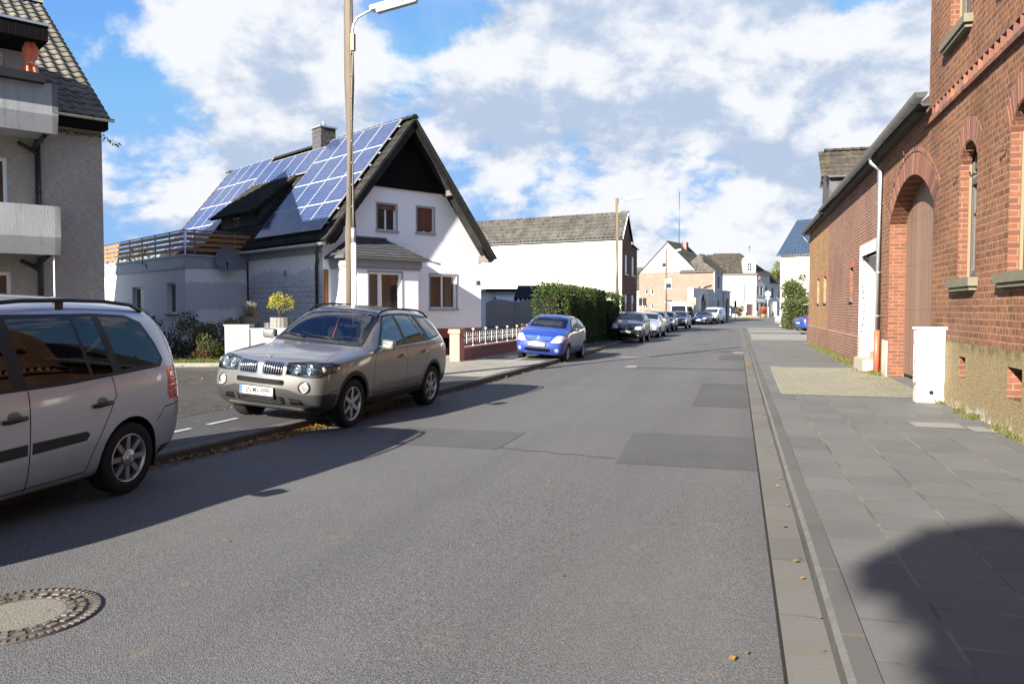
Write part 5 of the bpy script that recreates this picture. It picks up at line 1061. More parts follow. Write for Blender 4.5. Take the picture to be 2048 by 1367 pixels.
m = MB(); m.box(.2, FL-.2, -.015, .015, .86, .885); m.box(.2, FL-.2, -.015, .015, .47, .495); m.build("rail", RAILG, t)
npan = 6
for i in range(npan):
    xa = .25 + (FL-.5)*i/npan; xb = .25 + (FL-.5)*(i+1)/npan; xm = (xa+xb)/2
    if i: m = MB(); m.box(xa-.022, xa+.022, -.022, .022, .40, .93); m.box(xa-.045, xa+.045, -.045, .045, .93, .955); m.box(xa-.055, xa-.035, -.01, .01, .50, .86); m.box(xa+.035, xa+.055, -.01, .01, .50, .86); m.build("post", RAILW, t)
    m = MB(); m.box(xm-.012, xm+.012, -.012, .012, .495, .86)
    for c in (xa+(xm-xa)*.5, xm+(xb-xm)*.5):
        for sx in (-1, 1):
            for sz in (-1, 1):
                pts = [(c + sx*(.03 + .13*k/7 + .03*sin(k)), 0, .68 + sz*(.02 + .095*sin(pi*k/7*.9))) for k in range(8)]; m.tube(pts, .012, 5)
                m.ball((c+sx*.09, 0, .68+sz*.12), .032, 6, 4, 0, 1.3, .5, 1); m.ball((c+sx*.16, 0, .68+sz*.055), .027, 6, 4, 0, 1, .5, 1.3)
    m.build("ornament_panel", RAILW, t)
# precast concrete fence behind
PRECAST = plain("weathered precast concrete", (.25, .25, .245), .85, 0, .25, 2.5, .3, 40)
t = thing("concrete_fence", "precast concrete panel fence with arched tops between white house and hedge", "fence", (-1.15, 34.9, 0), radians(20))
for i in range(2):
    x0 = i*1.42; pts = [(x0+.0, 0, 0), (x0+1.34, 0, 0)] + [(x0+1.34*(1-k/8), 0, 1.98 + .14*sin(pi*k/8)) for k in range(9)]; m = MB(); m.prism(pts, (0, .05, 0)); m.box(x0, x0+1.34, -.006, 0, .66, .68); m.box(x0, x0+1.34, -.006, 0, 1.32, 1.34); m.build("panel", PRECAST, t)
    m = MB(); m.box(x0+1.34, x0+1.42, -.04, .09, 0, 2.06); m.build("post", PRECAST, t)
t = thing("canopy", "black sloping canopy with scalloped edge above the concrete fence", "canopy", (1.1, 37.5, 0), radians(12))
m = MB(); n = 12; a = [m.vert((-1.05+.02+i*2.6/n, 0, 2.22)) for i in range(n+1)]; b = [m.vert((-.55+i*2.2/n, 1.3, 2.85)) for i in range(n+1)]
for i in range(n): m.face((a[i], a[i+1], b[i+1], b[i]))
for i in range(n):
    x0 = -1.03+i*2.6/n; x1 = x0+2.6/n; m.poly([(x0, 0, 2.22), (x1, 0, 2.22), (x1-.04, 0, 2.10), ((x0+x1)/2, 0, 2.06), (x0+.04, 0, 2.10)])
m.build("cloth", plain("black blue cloth", (.01, .012, .02), .8), t); m = MB(); m.tube([(-1, .1, 0), (-1, .1, 2.2)], .025, 6); m.build("post", STEELG, t)
t = thing("shed", "white shed with a flat dark roof edge in front of the blank cream wall", "shed", (-1.2, 41.0, 0), radians(12))
m = MB(); m.box(0, 5.5, 0, 3, 0, 2.60); m.build("wall", PAINTW, t); m = MB(); m.box(-.2, 5.7, -.2, 3.2, 2.601, 2.74); m.build("roof", BLACK, t); m = MB(); m.prism([(.3, -.9, 2.05), (1.8, -.9, 2.05), (1.8, -.01, 2.4), (.3, -.01, 2.4)], (0, 0, .05)); m.build("lean_to_roof", plain("corrugated sheet", (.5, .52, .55), .5), t)
t = thing("low_railing", "thin dark iron railing in front of the concrete fence", "railing", (-1.3, 33.3, .1), radians(25))
m = MB(); m.tube([(0, 0, .8), (2.2, 0, .8)], .02, 6); m.tube([(0, 0, .45), (2.2, 0, .45)], .015, 6); m.build("rail", BLACK, t)
for x in (0, 1.1, 2.2): m = MB(); m.tube([(x, 0, 0), (x, 0, .82)], .022, 6); m.build("post", BLACK, t)
# ================================================================== street furniture
WOOD_POLE = None
def polewood():
    n = NT("weathered pole timber"); g = n.noise(3, 7, .7, n.mapping((14, 14, .6))); g2 = n.noise(1.2, 4, .6, n.mapping((1, 1, .4)))
    c = n.mix(g, (.05, .041, .031), (.155, .130, .102)); c = n.mix(n.ramp(g2, .45, .7, 0, .6, True), c, (.13, .105, .085)); ck = n.ramp(n.noise(5, 5, .8, n.mapping((9, 9, .25))), .66, .70, 0, .8)
    c = n.mix(ck, c, (.03, .02, .012)); n.bump(n.math('SUBTRACT', g, ck), .5, .012); return n.fin(c, .85, 0, .2)
WOOD_POLE = polewood()
LAMPW = plain("white lamp housing", (.72, .72, .70), .4, 0, .06, 4); LAMPG = plain("grey lamp diffuser", (.30, .31, .32), .3, 0, .1, 6)
def lamp_pole(label, p, h, lit_z, conduit):
    t = thing("lamp_post", label, "lamp post", p, radians(-16))                   # local x = across the road
    m = MB(); m.tube([(0, 0, -.1), (.02, 0, h*.33), (.01, .01, h*.66), (0, 0, h)], [.128, .116, .105, .095], 14); m.build("pole", WOOD_POLE, t)
    m = MB(); m.tube([(.10, -.03, lit_z-.3), (.115, -.03, lit_z+.0), (.13, -.03, lit_z+.16), (.22, -.03, lit_z+.30), (.42, -.03, lit_z+.38), (.60, -.03, lit_z+.44)], .024, 8); m.build("lamp_arm", ZINC, t)
    m = MB(); m.box(.085, .16, -.075, .015, lit_z-.36, lit_z-.02); m.build("bracket", plain("rusted bracket", (.30, .20, .12), .7, .3, .4, 20), t)
    d = Vector((1.02, 0, .155)); o = Vector((.55, -.03, lit_z+.40)); u = Vector((0, 1, 0)); w = Vector((-.15, 0, 1)).normalized(); m = MB()
    sec = [(-.10, .0), (-.09, .07), (-.05, .105), (.05, .105), (.09, .07), (.10, .0)]
    m.prism([o + u*a + w*b for a, b in sec], d, 0); lo = m.build("lamp_head", LAMPW, t)
    m = MB(); sec = [(-.085, -.002), (.085, -.002), (.06, -.075), (-.06, -.075)]; m.prism([o + d*.12 + u*a + w*b for a, b in sec], d*.85, 0); m.build("diffuser", LAMPG, lo)
    if conduit:
        m = MB(); m.tube([(.125, -.04, lit_z-.35), (.10, -.06, lit_z-1.2), (.105, -.06, 3.6), (.115, -.07, 3.25)], .010, 6); 
        for k in range(8): m.cyl((.09, -.06, 3.7+k*.45), .018, .03, 8)
        m.build("cable", PALE, t); m = MB(); m.cyl((.13, -.085, .0), .052, 2.95, 12); m.build("conduit", plain("white conduit", (.70, .70, .70), .45), t); m = MB(); m.cyl((.12, -.08, 2.95), .045, .32, 10); m.build("cable_joint", ZINC, t)
    return t
lamp_pole("tall weathered wooden lamp post behind the bronze car, nearest one", (-3.40, 16.55, .1), 9.6, 7.28, True)
lamp_pole("wooden lamp post by the far end of the hedge", (6.15, 46.2, .1), 8.05, 7.55, False)
lamp_pole("wooden lamp post standing before the pink brick house, farthest one", (16.85, 86.0, .05), 8.1, 7.5, False)
# grey distribution cabinet on the right footway
t = thing("junction_cabinet", "white junction cabinet with scrawled graffiti on its side by the brick house", "cabinet", AB(14.50, 2.90, .118), RROT)   # local x towards camera, y into wall
CAB = plain("white plastic cabinet", (.70, .71, .70), .5, 0, .05, 3, .1, 60)
m = MB(); m.box(-.26, 0, 0, .43, .34, 1.225); m.box(-.262, .002, .005, .425, .325, .339); c_ = m.build("body", CAB, t)
m = MB(); m.box(-.28, .02, -.02, .45, 1.226, 1.262); m.build("lid", CAB, t)
m = MB(); m.box(-.25, -.005, .005, .42, -.05, .32); m.build("plinth", plain("stained concrete plinth", (.42, .40, .34), .9, 0, .3, 6, .4, 50), t)
m = MB(); m.cyl((-.004, .235, .17), .036, .006, 16, 0, 'x'); m.build("cable_hole", DARKVOID, t)
m = MB(); random.seed(3)
for k in range(7):
    z = 1.12 - k*.12; pts = []; x = -.21 + random.random()*.10
    for q in range(6): pts.append((x + random.uniform(-.05, .09), -.003, z - q*.035 + random.uniform(-.05, .02)))
    m.tube(pts, .0045, 4)
m.build("graffiti", plain("grey spray paint", (.10, .11, .12), .7), c_)
# two white cabinets by the driveway
CABO = plain("old white cabinet paint", (.36, .37, .37), .6, 0, .12, 3, .15, 30)
def cabinet(label, p, rz, w, h):
    t = thing("utility_cabinet", label, "cabinet", p, rz); m = MB(); m.box(0, w, 0, .32, 0, h-.03); m.box(.02, w-.02, -.012, .0, .08, h-.09); m.build("body", CABO, t); m = MB(); m.box(-.02, w+.02, -.03, .34, h-.029, h); m.build("lid", CABO, t); m = MB(); m.box(w*.48, w*.52, -.028, -.013, h*.55, h*.68); m.build("latch", STEELG, t); m = MB(); m.tube([(w*.7, -.015, h*.35), (w*.8, -.015, h*.5), (w*.93, -.015, h*.62)], .004, 4); m.build("tendril", plain("dry tendril", (.10, .08, .03), .9), t)
cabinet("white utility cabinet beside the driveway bush, the taller left one", (-7.98, 21.8, .12), radians(-6), .70, 1.13)
cabinet("white utility cabinet partly behind the bronze car, the lower right one", (-7.24, 21.75, .12), radians(-6), 1.15, 1.03)
# raised bed with concrete planters
t = thing("raised_bed", "low concrete raised bed wall carrying the planters", "wall", (-8.05, 23.6, .1), radians(-4)); m = MB(); m.box(-.2, 2.2, 0, .9, 0, .92); m.build("wall", PALE, t)
PALIS = None
def palisade():
    n = NT("fluted concrete"); c = n.mix(n.noise(16, 4, .7), (.10, .097, .09), (.25, .245, .225)); n.bump(n.noise(60, 4, .7), .7, .012); return n.fin(c, .92, 0, .2)
PALIS = palisade()
def planter(label, x, y, r, h, z=1.03):
    t = thing("planter", label, "planter", (x, y, z)); m = MB(); n = 18; pr = []
    for j in range(n):
        for (f, rr) in ((.06, r), (.94, r), (.97, r*.94), (1.03, r*.94)):
            a = 2*pi*(j+f)/n; pr.append((rr*cos(a), rr*sin(a)))
    k = len(pr); lo = [m.vert((x, y, 0)) for x, y in pr]; hi = [m.vert((x, y, h)) for x, y in pr]; inn = [m.vert((x*.78, y*.78, h)) for x, y in pr]
    for i in range(k): j = (i+1) % k; m.face((lo[i], lo[j], hi[j], hi[i])); m.face((hi[i], hi[j], inn[j], inn[i]))
    m.build("pot", PALIS, t); m = MB(); m.cyl((0, 0, h-.06), r*.8, .02, 18); m.build("soil", SOIL, t)
planter("fluted concrete planter with the dry grey plant, left one", -8.02, 24.0, .31, .42)
planter("empty low fluted concrete planter between the two planted ones", -7.52, 24.05, .27, .24)
planter("fluted concrete planter with the round yellow-green shrub, right one", -7.02, 23.9, .33, .40)
# manhole
t = thing("manhole_cover", "round cast iron manhole cover with concrete centre in the road, bottom left", "manhole cover", AB(3.33, -3.78, .002), 0)
IRON = plain("worn cast iron", (.085, .075, .065), .55, .5, .4, 14, .3, 60)
m = MB(); m.lathe([(.415, 0), (.415, .006), (.36, .006), (.355, .001), (.338, .001), (.335, .006), (.235, .006), (.232, .001)], n=64); m.build("frame", IRON, t)
m = MB()
for k in range(60):
    a = 2*pi*k/60; 
    if k % 1 == 0:
        u = Vector((cos(a), sin(a), 0)); v = Vector((-sin(a), cos(a), 0)); m.obox(u*.372 - v*.010 + Vector((0, 0, .005)), u*.034, v*.02, (0, 0, .006))
for k in range(26):
    a = 2*pi*k/26; u = Vector((cos(a), sin(a), 0)); v = Vector((-sin(a), cos(a), 0)); m.obox(u*.300 - v*.022 + Vector((0, 0, .005)), u*.030, v*.044, (0, 0, .007)); m.obox(u*.248 - v*.016 + Vector((0, 0, .005)), u*.03, v*.028, (0, 0, .006))
props(m.build("studs", plain("polished iron studs", (.19, .165, .135), .45, .5, .3, 20), t), kind="stuff")
m = MB()
for k in range(10): a = 2*pi*(k+.5)/10; m.cyl((.282*cos(a), .282*sin(a), .0065), .022, .0006, 10)
m.build("vent_holes", DARKVOID, t); m = MB(); m.cyl((0, 0, -.01), .233, .013, 40); m.build("concrete_centre", plain("pitted concrete", (.135, .125, .10), .9, 0, .35, 30, .8, 90), t)
# signs
def sign_post(name, label, cat, p, h, r=.03, rz=0):
    t = thing(name, label, cat, p, rz); m = MB(); m.cyl((0, 0, 0), r, h, 8); m.build("post", ZINC, t); return t
t = sign_post("traffic_sign", "round white traffic sign on a pale post in front of the cafe", "sign", (39.7, 122, rise(122)), 4.2, .05, radians(-18))
m = MB(); m.cyl((0, -.06, 3.75), .42, .03, 28, 0, 'y'); m.build("disc", SHADEB, t); m = MB(); m.box(-.3, .3, -.06, -.03, 2.95, 3.15); m.build("plate", SHADEB, t)
t = sign_post("yellow_sign", "white and yellow sign on a post before the courtyard wall", "sign", (19.35, 84.2, .03), 2.1, .035, radians(-14))
m = MB(); m.box(-.32, .32, -.04, -.01, 2.50, 2.85); m.build("panel", SHADEB, t); m = MB(); m.box(-.36, .32, -.055, -.005, 2.15, 2.50); pn = m.build("yellow_panel", plain("yellow panel", (.75, .55, .02), .5), t)
m = MB()
for i in range(6): m.box(-.22+i*.08, -.18+i*.08, -.062, -.0555, 2.29, 2.37+.03*(i % 2))
m.build("lettering", plain("brown lettering", (.28, .2, .05), .6), pn)
t = sign_post("road_sign", "dark back of a square road sign beyond the brown brick front", "sign", (12.55, 75.5, .02), 2.75, .04, radians(-10)); m = MB(); m.box(-.36, .36, -.03, 0, 2.0, 2.72); m.build("panel", BLACK, t)
def traffic_light(label, p, rz, lens):
    t = thing("traffic_light", label, "traffic light", p, rz); m = MB(); m.cyl((0, 0, 0), .07, 1.75, 10); m.build("post", SHADEB, t); m = MB(); m.box(-.15, .15, -.12, .12, 1.75, 2.65); b = m.build("housing", BLACK, t)
    for k, c in enumerate(((.5, .02, .02), (.25, .15, .02), (.02, .2, .08))): m = MB(); m.cyl((0, -.121, 2.47-.28*k), .10, -.03, 14, 0, 'y'); m.build("lens", plain("lens %d%s" % (k, lens), mul(c, 1.0 if (k == 0) == (lens == 'r') else .4), .3), b)
traffic_light("red traffic light on a white post before the dark notice board", (29.85, 105, rise(105)), radians(-18), 'r')
traffic_light("dark traffic light behind the round white sign", (40.6, 124.5, rise(124)), radians(60), 'g')
t = thing("notice_board", "black notice board with two white posters beside the cafe terrace", "notice board", (34.3, 124.5, rise(124)), radians(-14)); m = MB(); m.box(-.55, .55, 0, .1, 0, 1.95); m.build("frame", BLACK, t)
for z in (.35, 1.0): m = MB(); m.box(-.3, .32, -.015, 0, z, z+.5); m.build("poster", SHADEB, t)
# ================================================================== planting
LEAF_HEDGE = foliage("hedge leaves", (.010, .022, .006), (.070, .105, .018), .3)
LEAF_BUSH = foliage("bush leaves", (.022, .034, .012), (.115, .13, .04), .35)
LEAF_DARK = foliage("dark bush leaves", (.02, .025, .012), (.07, .075, .03), .3)
LEAF_RED = foliage("reddish leaves", (.10, .045, .015), (.22, .10, .03), .35)
LEAF_YEL = foliage("yellow green leaves", (.12, .13, .02), (.42, .38, .06), .35)
WEED = foliage("dull weed blades", (.05, .058, .016), (.17, .16, .045), .35)
LEAF_TREE = foliage("tree leaves", (.05, .075, .012), (.20, .22, .04), .4)
LEAF_GREY = foliage("dry grey stems", (.14, .12, .09), (.34, .31, .24), .2)
GRASS = foliage("grass blades", (.045, .075, .012), (.17, .20, .04), .4)
FLOWER = foliage("red flowers", (.30, .05, .02), (.55, .12, .06), .3)
FALLEN = foliage("fallen leaves", (.075, .038, .012), (.34, .20, .04), .2)
BARK = plain("bark", (.07, .055, .04), .9, 0, .4, 20, .6, 30)
def leaf(mb, p, d, n, L, w, mat=0):
    d = d.normalized(); s = d.cross(n)
    if s.length < 1e-4: s = d.cross(Vector((1, 0, .3)))
    s.normalize(); m = p + d*L*.5 + s.cross(d)*L*.06
    i = [mb.vert(p), mb.vert(m + s*w*.5), mb.vert(p + d*L), mb.vert(m - s*w*.5)]; mb.face(i, mat)
def rv():
    while True:
        v = Vector((random.uniform(-1, 1), random.uniform(-1, 1), random.uniform(-1, 1)))
        if .05 < v.length < 1: return v.normalized()
def clump(mb, c, r, n, L, w, out=.6, mat=0, sx=1, sy=1, sz=1):
    for _ in range(n):
        v = rv(); q = v * (random.random()**.45); p = c + Vector((q.x*r*sx, q.y*r*sy, q.z*r*sz)); d = (v*out + rv()*.7 + Vector((0, 0, .25))); leaf(mb, p, d, rv(), L*random.uniform(.6, 1.3), w*random.uniform(.7, 1.2), mat)
def hedge(name, label, cat, base, rz, lx, ly, h, n, mat, L=.09, w=.045, bump=.12, group=None, core=True, tall=None):
    t = thing(name, label, cat, base, rz, group); mb = MB(); ph = [random.uniform(0, 6.28) for _ in range(6)]
    def off(a, b): return bump*(sin(a*2.1+ph[0]) + sin(a*4.7+b*3.1+ph[1])*.6 + sin(b*5.3+ph[2])*.5)*.5
    area = {'f': lx*h, 'b': lx*h*.3, 'l': ly*h, 'r': ly*h, 't': lx*ly}; tot = sum(area.values())
    for k, a in area.items():
        for _ in range(int(n*a/tot)):
            x, y, z = random.uniform(0, lx), random.uniform(0, ly), random.uniform(0, h); dep = random.random()**2*.22
            if k == 'f': p = Vector((x, 0 + dep - off(x, z), z)); nn = Vector((0, -1, 0))
            elif k == 'b': p = Vector((x, ly - dep, z)); nn = Vector((0, 1, 0))
            elif k == 'l': p = Vector((0 + dep - off(y, z), y, z)); nn = Vector((-1, 0, 0))
            elif k == 'r': p = Vector((lx - dep + off(y, z), y, z)); nn = Vector((1, 0, 0))
            else: p = Vector((x, y, h - dep + off(x, y)*1.2 + (.12*random.random()**3))); nn = Vector((0, 0, 1))
            d = nn*.5 + rv()*.8 + Vector((0, 0, .35)); leaf(mb, p, d, rv(), L*random.uniform(.6, 1.35), w*random.uniform(.7, 1.3))
    for _ in range(int(lx*9)):                                               # young shoots above the clipped top
        x, y = random.uniform(0, lx), random.uniform(0, ly); hh = random.uniform(.08, .32)
        for k in range(7): leaf(mb, Vector((x, y, h + hh*k/7)), rv() + Vector((0, 0, .7)), rv(), L, w*.8)
    mb.build("leaves", mat, t)
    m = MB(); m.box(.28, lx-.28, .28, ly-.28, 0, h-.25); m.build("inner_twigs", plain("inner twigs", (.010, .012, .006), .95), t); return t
hb = AB(29.2, -6.62, .1)
hedge("hedge", "long clipped green hedge behind the small blue car", "hedge", AB(29.4, -7.55, .1), radians(-16), 1.15, 1e-3+10.2, 2.42, 15000, LEAF_HEDGE, .10, .055, .14)
hedge("hedge", "shorter hedge block at the far end of the long hedge, by the lamp post", "hedge", AB(40.6, -7.6, .1), radians(-16), 1.35, 5.0, 2.30, 7000, LEAF_HEDGE, .11, .06, .14)
hedge("hedge", "autumn coloured hedge next to the parked blue car on the right", "hedge", AB(64.2, 3.6, .1), radians(-16), 3.4, 3.0, 2.15, 6500, LEAF_BUSH, .15, .09, .25)
def bush(name, label, cat, p, r, h, n, mats, L=.07, w=.04, blobs=9, stems=True, mat2=.3):
    t = thing(name, label, cat, p); mb = MB()
    for k in range(blobs):
        a = random.uniform(0, 6.28); q = r*sqrt(random.random())*.75; z = random.uniform(.18, .85)*h; c = Vector((q*cos(a), q*sin(a), z)); rr = r*random.uniform(.28, .5)
        clump(mb, c, rr, n//blobs, L, w, .6, 0 if random.random() > mat2 else min(1, len(mats)-1), 1, 1, .8)
    mb.build("leaves", list(mats), t)
    if stems:
        m = MB()
        for k in range(9): a = random.uniform(0, 6.28); m.tube([(.05*cos(a), .05*sin(a), 0), (r*.35*cos(a), r*.35*sin(a), h*.45), (r*.6*cos(a), r*.6*sin(a), h*.85)], [.014, .01, .004], 5)
        m.build("stems", BARK, t)
    return t
bush("bush", "dark straggly bush beside the silver van's rear window", "bush", (-10.35, 23.6, .1), 1.0, 1.55, 2600, (LEAF_DARK, LEAF_BUSH), .085, .05, 14)
bush("bush", "low dark bush under the patched annex wall", "bush", (-9.4, 24.4, .1), .85, 1.15, 2000, (LEAF_DARK, LEAF_RED), .08, .045, 12, True, .4)
bush("bush", "yellowish green bush left of the white utility cabinets", "bush", (-8.55, 23.2, .1), .72, 1.35, 2400, (LEAF_BUSH, LEAF_YEL), .075, .045, 13, True, .35)
bush("bush", "reddish low bush in front of the yellowish green one", "bush", (-8.75, 22.5, .1), .5, .85, 1200, (LEAF_RED, LEAF_BUSH), .07, .04, 9, True, .6)
# planter plants
t = thing("round_shrub", "round yellow-green shrub in the right planter", "shrub", (-7.02, 23.9, 1.43)); mb = MB(); random.seed(11)
for k in range(46):
    v = rv(); v.z = abs(v.z)*1.1 - .15; c = Vector((v.x*.33, v.y*.33, .36 + v.z*.34)); clump(mb, c, .085, 26, .06, .03, 1.0)
mb.build("leaves", LEAF_YEL, t); m = MB()
for k in range(7): a = k*.9; m.tube([(0, 0, -.05), (.1*cos(a), .1*sin(a), .2), (.24*cos(a), .24*sin(a), .42)], [.02, .014, .006], 5)
m.build("stems", BARK, t)
t = thing("dry_plant", "dry greyish seed stalks in the left planter", "plant", (-8.02, 24.0, 1.45)); mb = MB()
for k in range(75):
    a = random.uniform(0, 6.28); r = random.uniform(.03, .30); h = random.uniform(.25, .52); b = Vector((r*.5*cos(a), r*.5*sin(a), 0)); tip = Vector((r*1.1*cos(a), r*1.1*sin(a), h))
    mb.tube([b, b.lerp(tip, .6) + Vector((0, 0, .03)), tip], [.004, .003, .002], 4)
    for q in range(5): leaf(mb, b.lerp(tip, .5+.1*q), rv() + Vector((0, 0, .6)), rv(), .045, .018)
mb.build("stalks", LEAF_GREY, t); mb = MB(); clump(mb, Vector((0, 0, .06)), .24, 260, .07, .03, .9, 0, 1, 1, .5); mb.build("leaves", LEAF_YEL, t)
def tuft_patch(name, area, n, h, mat, z=.12, seed=1, w=.012, label=None):
    random.seed(seed); mb = MB()
    for _ in range(n):
        x, y, k = area(); hh = h*k*random.uniform(.5, 1.3); d = Vector((random.uniform(-.6, .6), random.uniform(-.6, .6), 1)).normalized(); p = Vector((x, y, z)); s = d.cross(rv()).normalized()*w
        m = p + d*hh*.6; tip = p + d*hh + Vector((d.x, d.y, -.3))*hh*.25; i = [mb.vert(p - s), mb.vert(p + s), mb.vert(m + s*.7), mb.vert(tip), mb.vert(m - s*.7)]; mb.face(i)
    o = mb.build(name, mat); props(o, label, name.replace('_', ' '), None, "stuff"); return o
def ar_strip():
    a = random.uniform(-10.6, -7.9); return a, random.uniform(21.55, 22.6) + .02*a, random.choice((1, 1, .5))
tuft_patch("grass", ar_strip, 4500, .17, GRASS, .12, 4, .012, "patchy green grass strip in front of the garden bushes")
def weeds():
    a = random.triangular(15.5, 40.0, 27); b = 3.34 - abs(random.gauss(0, .20))
    if a < 20.6: a = random.uniform(19.9, 22.5); b = 3.28 - abs(random.gauss(0, .12))
    p = AB(a, b); return p.x, p.y, max(.25, 1 - (3.34-b)*1.5)
tuft_patch("weeds", weeds, 3600, .12, WEED, .118, 5, .010, "weeds and grass along the foot of the brick wall")
def weeds2():
    a0, s = random.choice(((15.25, .14), (14.6, .25), (13.2, .08), (12.6, .10), (9.9, .25), (11.4, .12), (10.8, .2))); p = AB(a0 + random.gauss(0, s), 3.30 - abs(random.gauss(0, .07))); return p.x, p.y, 1
tuft_patch("weeds", weeds2, 700, .09, WEED, .118, 6, .007, "small weed tufts along the plinth of the brick house")
def weeds3():
    a = random.uniform(15.4, 22.3); b = 2.2 + random.random()**.6*1.1; 
    a = round(a/.2)*.2 + random.gauss(0, .012); p = AB(a, b); return p.x, p.y, .5
tuft_patch("moss", weeds3, 900, .035, WEED, .122, 8, .008, "mossy joints in the pale paving")
def fallen(name, n, area, seed, z, label):
    random.seed(seed); mb = MB()
    for _ in range(n):
        x, y, zz = area(); p = Vector((x, y, zz + random.uniform(.004, .03))); d = Vector((random.uniform(-1, 1), random.uniform(-1, 1), random.uniform(-.15, .35))); L = random.uniform(.022, .055); leaf(mb, p, d, Vector((random.uniform(-.5, .5), random.uniform(-.5, .5), 1)), L, L*.75)
    props(mb.build(name, FALLEN), label, "fallen leaves", None, "stuff")
def lg():
    a = random.triangular(6.6, 12.5, 8.8); b = lk(a) + .02 + abs(random.gauss(0, .10)); p = AB(a, b); return p.x, p.y, 0.004
fallen("fallen_leaves", 1500, lg, 2, 0, "yellow and orange leaves heaped in the gutter under the cars")
def lg2():
    a = random.uniform(13, 42); b = lk(a) + .03 + abs(random.gauss(0, .12)); p = AB(a, b); return p.x, p.y, 0.004
fallen("fallen_leaves", 700, lg2, 3, 0, "thin line of yellow leaves along the far left kerb")
def lg3():
    a = random.uniform(9.5, 16.5); b = random.uniform(-13, -7.0); p = AB(a, b); return p.x, p.y, .123
fallen("fallen_leaves", 260, lg3, 4, 0, "yellow leaves scattered over the dark driveway")
def lg4():
    if random.random() < .25: a = random.uniform(2, 40); b = RK - .02 - abs(random.gauss(0, .03)); p = AB(a, b); return p.x, p.y, .006
    if random.random() < .5: p = AB(random.gauss(24, .5), RK - .05 - abs(random.gauss(0, .05))); return p.x, p.y, .006
    p = AB(random.uniform(2, 40), random.uniform(-5, .2)); return p.x, p.y, .004
fallen("fallen_leaves", 170, lg4, 5, 0, "single leaves lying on the road and the right gutter")
def lg5():
    p = Vector((random.uniform(-10.6, -7.6), random.uniform(21.0, 22.3), 0)); return p.x, p.y, .13
fallen("fallen_leaves", 420, lg5, 6, 0, "yellow leaves on the grass edge of the driveway")
m = MB(); m.box(-3.4, 0, 0, .08, 0, .12); props(m.build("edging_kerb", PALE, None, (-7.6, 21.35, .1), radians(4)), kind="structure")
def tree(name, label, cat, p, h, trunk_h, r, blobs, n, mat, L=.16, w=.09, rz=1.0, seed=1):
    random.seed(seed); t = thing(name, label, cat, p); m = MB(); m.tube([(0, 0, -.1), (.05, .02, trunk_h*.5), (0, .05, trunk_h), (.05, 0, h*.75)], [r*.07, r*.055, r*.045, r*.012], 9)
    mb = MB(); ch = h - trunk_h
    for k in range(blobs):
        v = rv(); q = random.random()**.4; c = Vector((v.x*r*q, v.y*r*q, trunk_h + ch*.5 + v.z*ch*.46*q*rz)); m.tube([(0, 0, trunk_h + (c.z-trunk_h)*.3), Vector((c.x*.5, c.y*.5, trunk_h + (c.z-trunk_h)*.75)), c], [r*.022, r*.014, r*.005], 5)
        clump(mb, c, r*random.uniform(.2, .36), n//blobs, L, w, .5)
    m.build("trunk", BARK, t); mb.build("crown", mat, t); return t
tree("tree", "rounded bushy tree in front of the cream wall of the blue-roofed house", "tree", (25.7, 70.0, .1), 4.9, 1.2, 1.75, 30, 6500, LEAF_BUSH, .17, .10, 1.0, 21)
tree("tree", "yellow-green tree peeking out left of the blue-roofed house", "tree", (50.4, 146, .4), 10.5, 2.0, 3.2, 30, 3500, LEAF_TREE, .40, .25, 1.0, 22)
tree("tree", "thin tree top showing behind the terrace railing", "tree", (-23.6, 47, .1), 6.1, 2.5, 2.2, 16, 900, LEAF_BUSH, .22, .12, 1.0, 23)
tree("tree", "leafy street tree behind the viewpoint that shades the near footway", "tree", (-6.98, -8.90, 0), 7.60, 6.35, .58, 26, 6500, LEAF_TREE, .20, .12, 1.0, 24)
bush("garden_shrub", "dark shrub on the cafe terrace behind the traffic light", "shrub", (36.7, 127, rise(127)), 1.0, 2.1, 1600, (LEAF_DARK, LEAF_RED), .16, .09, 12, True, .4)
bush("twiggy_shrub", "sparse twiggy shrub before the pink brick house, beside the dark road sign", "shrub", (13.0, 73.5, .1), .75, 1.9, 260, (LEAF_DARK, LEAF_BUSH), .08, .05, 12)
t = bush("potted_flowers", "red flowering plants in a terracotta pot beside the cafe door", "potted plant", (40.6, 127.0, rise(127)+.45), .85, 1.25, 1300, (LEAF_BUSH, FLOWER), .13, .08, 12, True, .4)
m = MB(); m.lathe([(0, -.45), (.28, -.45), (.36, .1), (.30, .1), (.0, .05)], n=14); m.build("pot", plain("terracotta", (.38, .14, .07), .8), t)
random.seed(9); t = thing("climbing_vine", "thin vine creeping under the eaves of the apartment building", "vine", (-10.87, 21.0, 0), HROT); mb = MB()
for k in range(9):
    x = -1.3 + k*.16; mb.tube([(x, -.02, 6.25 + .05*sin(k)), (x+.1, -.03, 6.28), (x+.2, -.02, 6.22 + .06*cos(k*2))], .006, 4)
    for q in range(4): leaf(mb, Vector((x + .05*q, -.03, 6.25)), rv() + Vector((0, -.3, -.5)), rv(), .09, .05)
mb.tube([(0, -.02, 6.2), (.25, -.06, 6.16), (.48, -.06, 6.08)], .006, 4)
for q in range(12): leaf(mb, Vector((.02+.04*q, -.04, 6.18-.01*q)), rv() + Vector((.2, 0, -.7)), rv(), .10, .05)
mb.build("stems", LEAF_DARK, t)
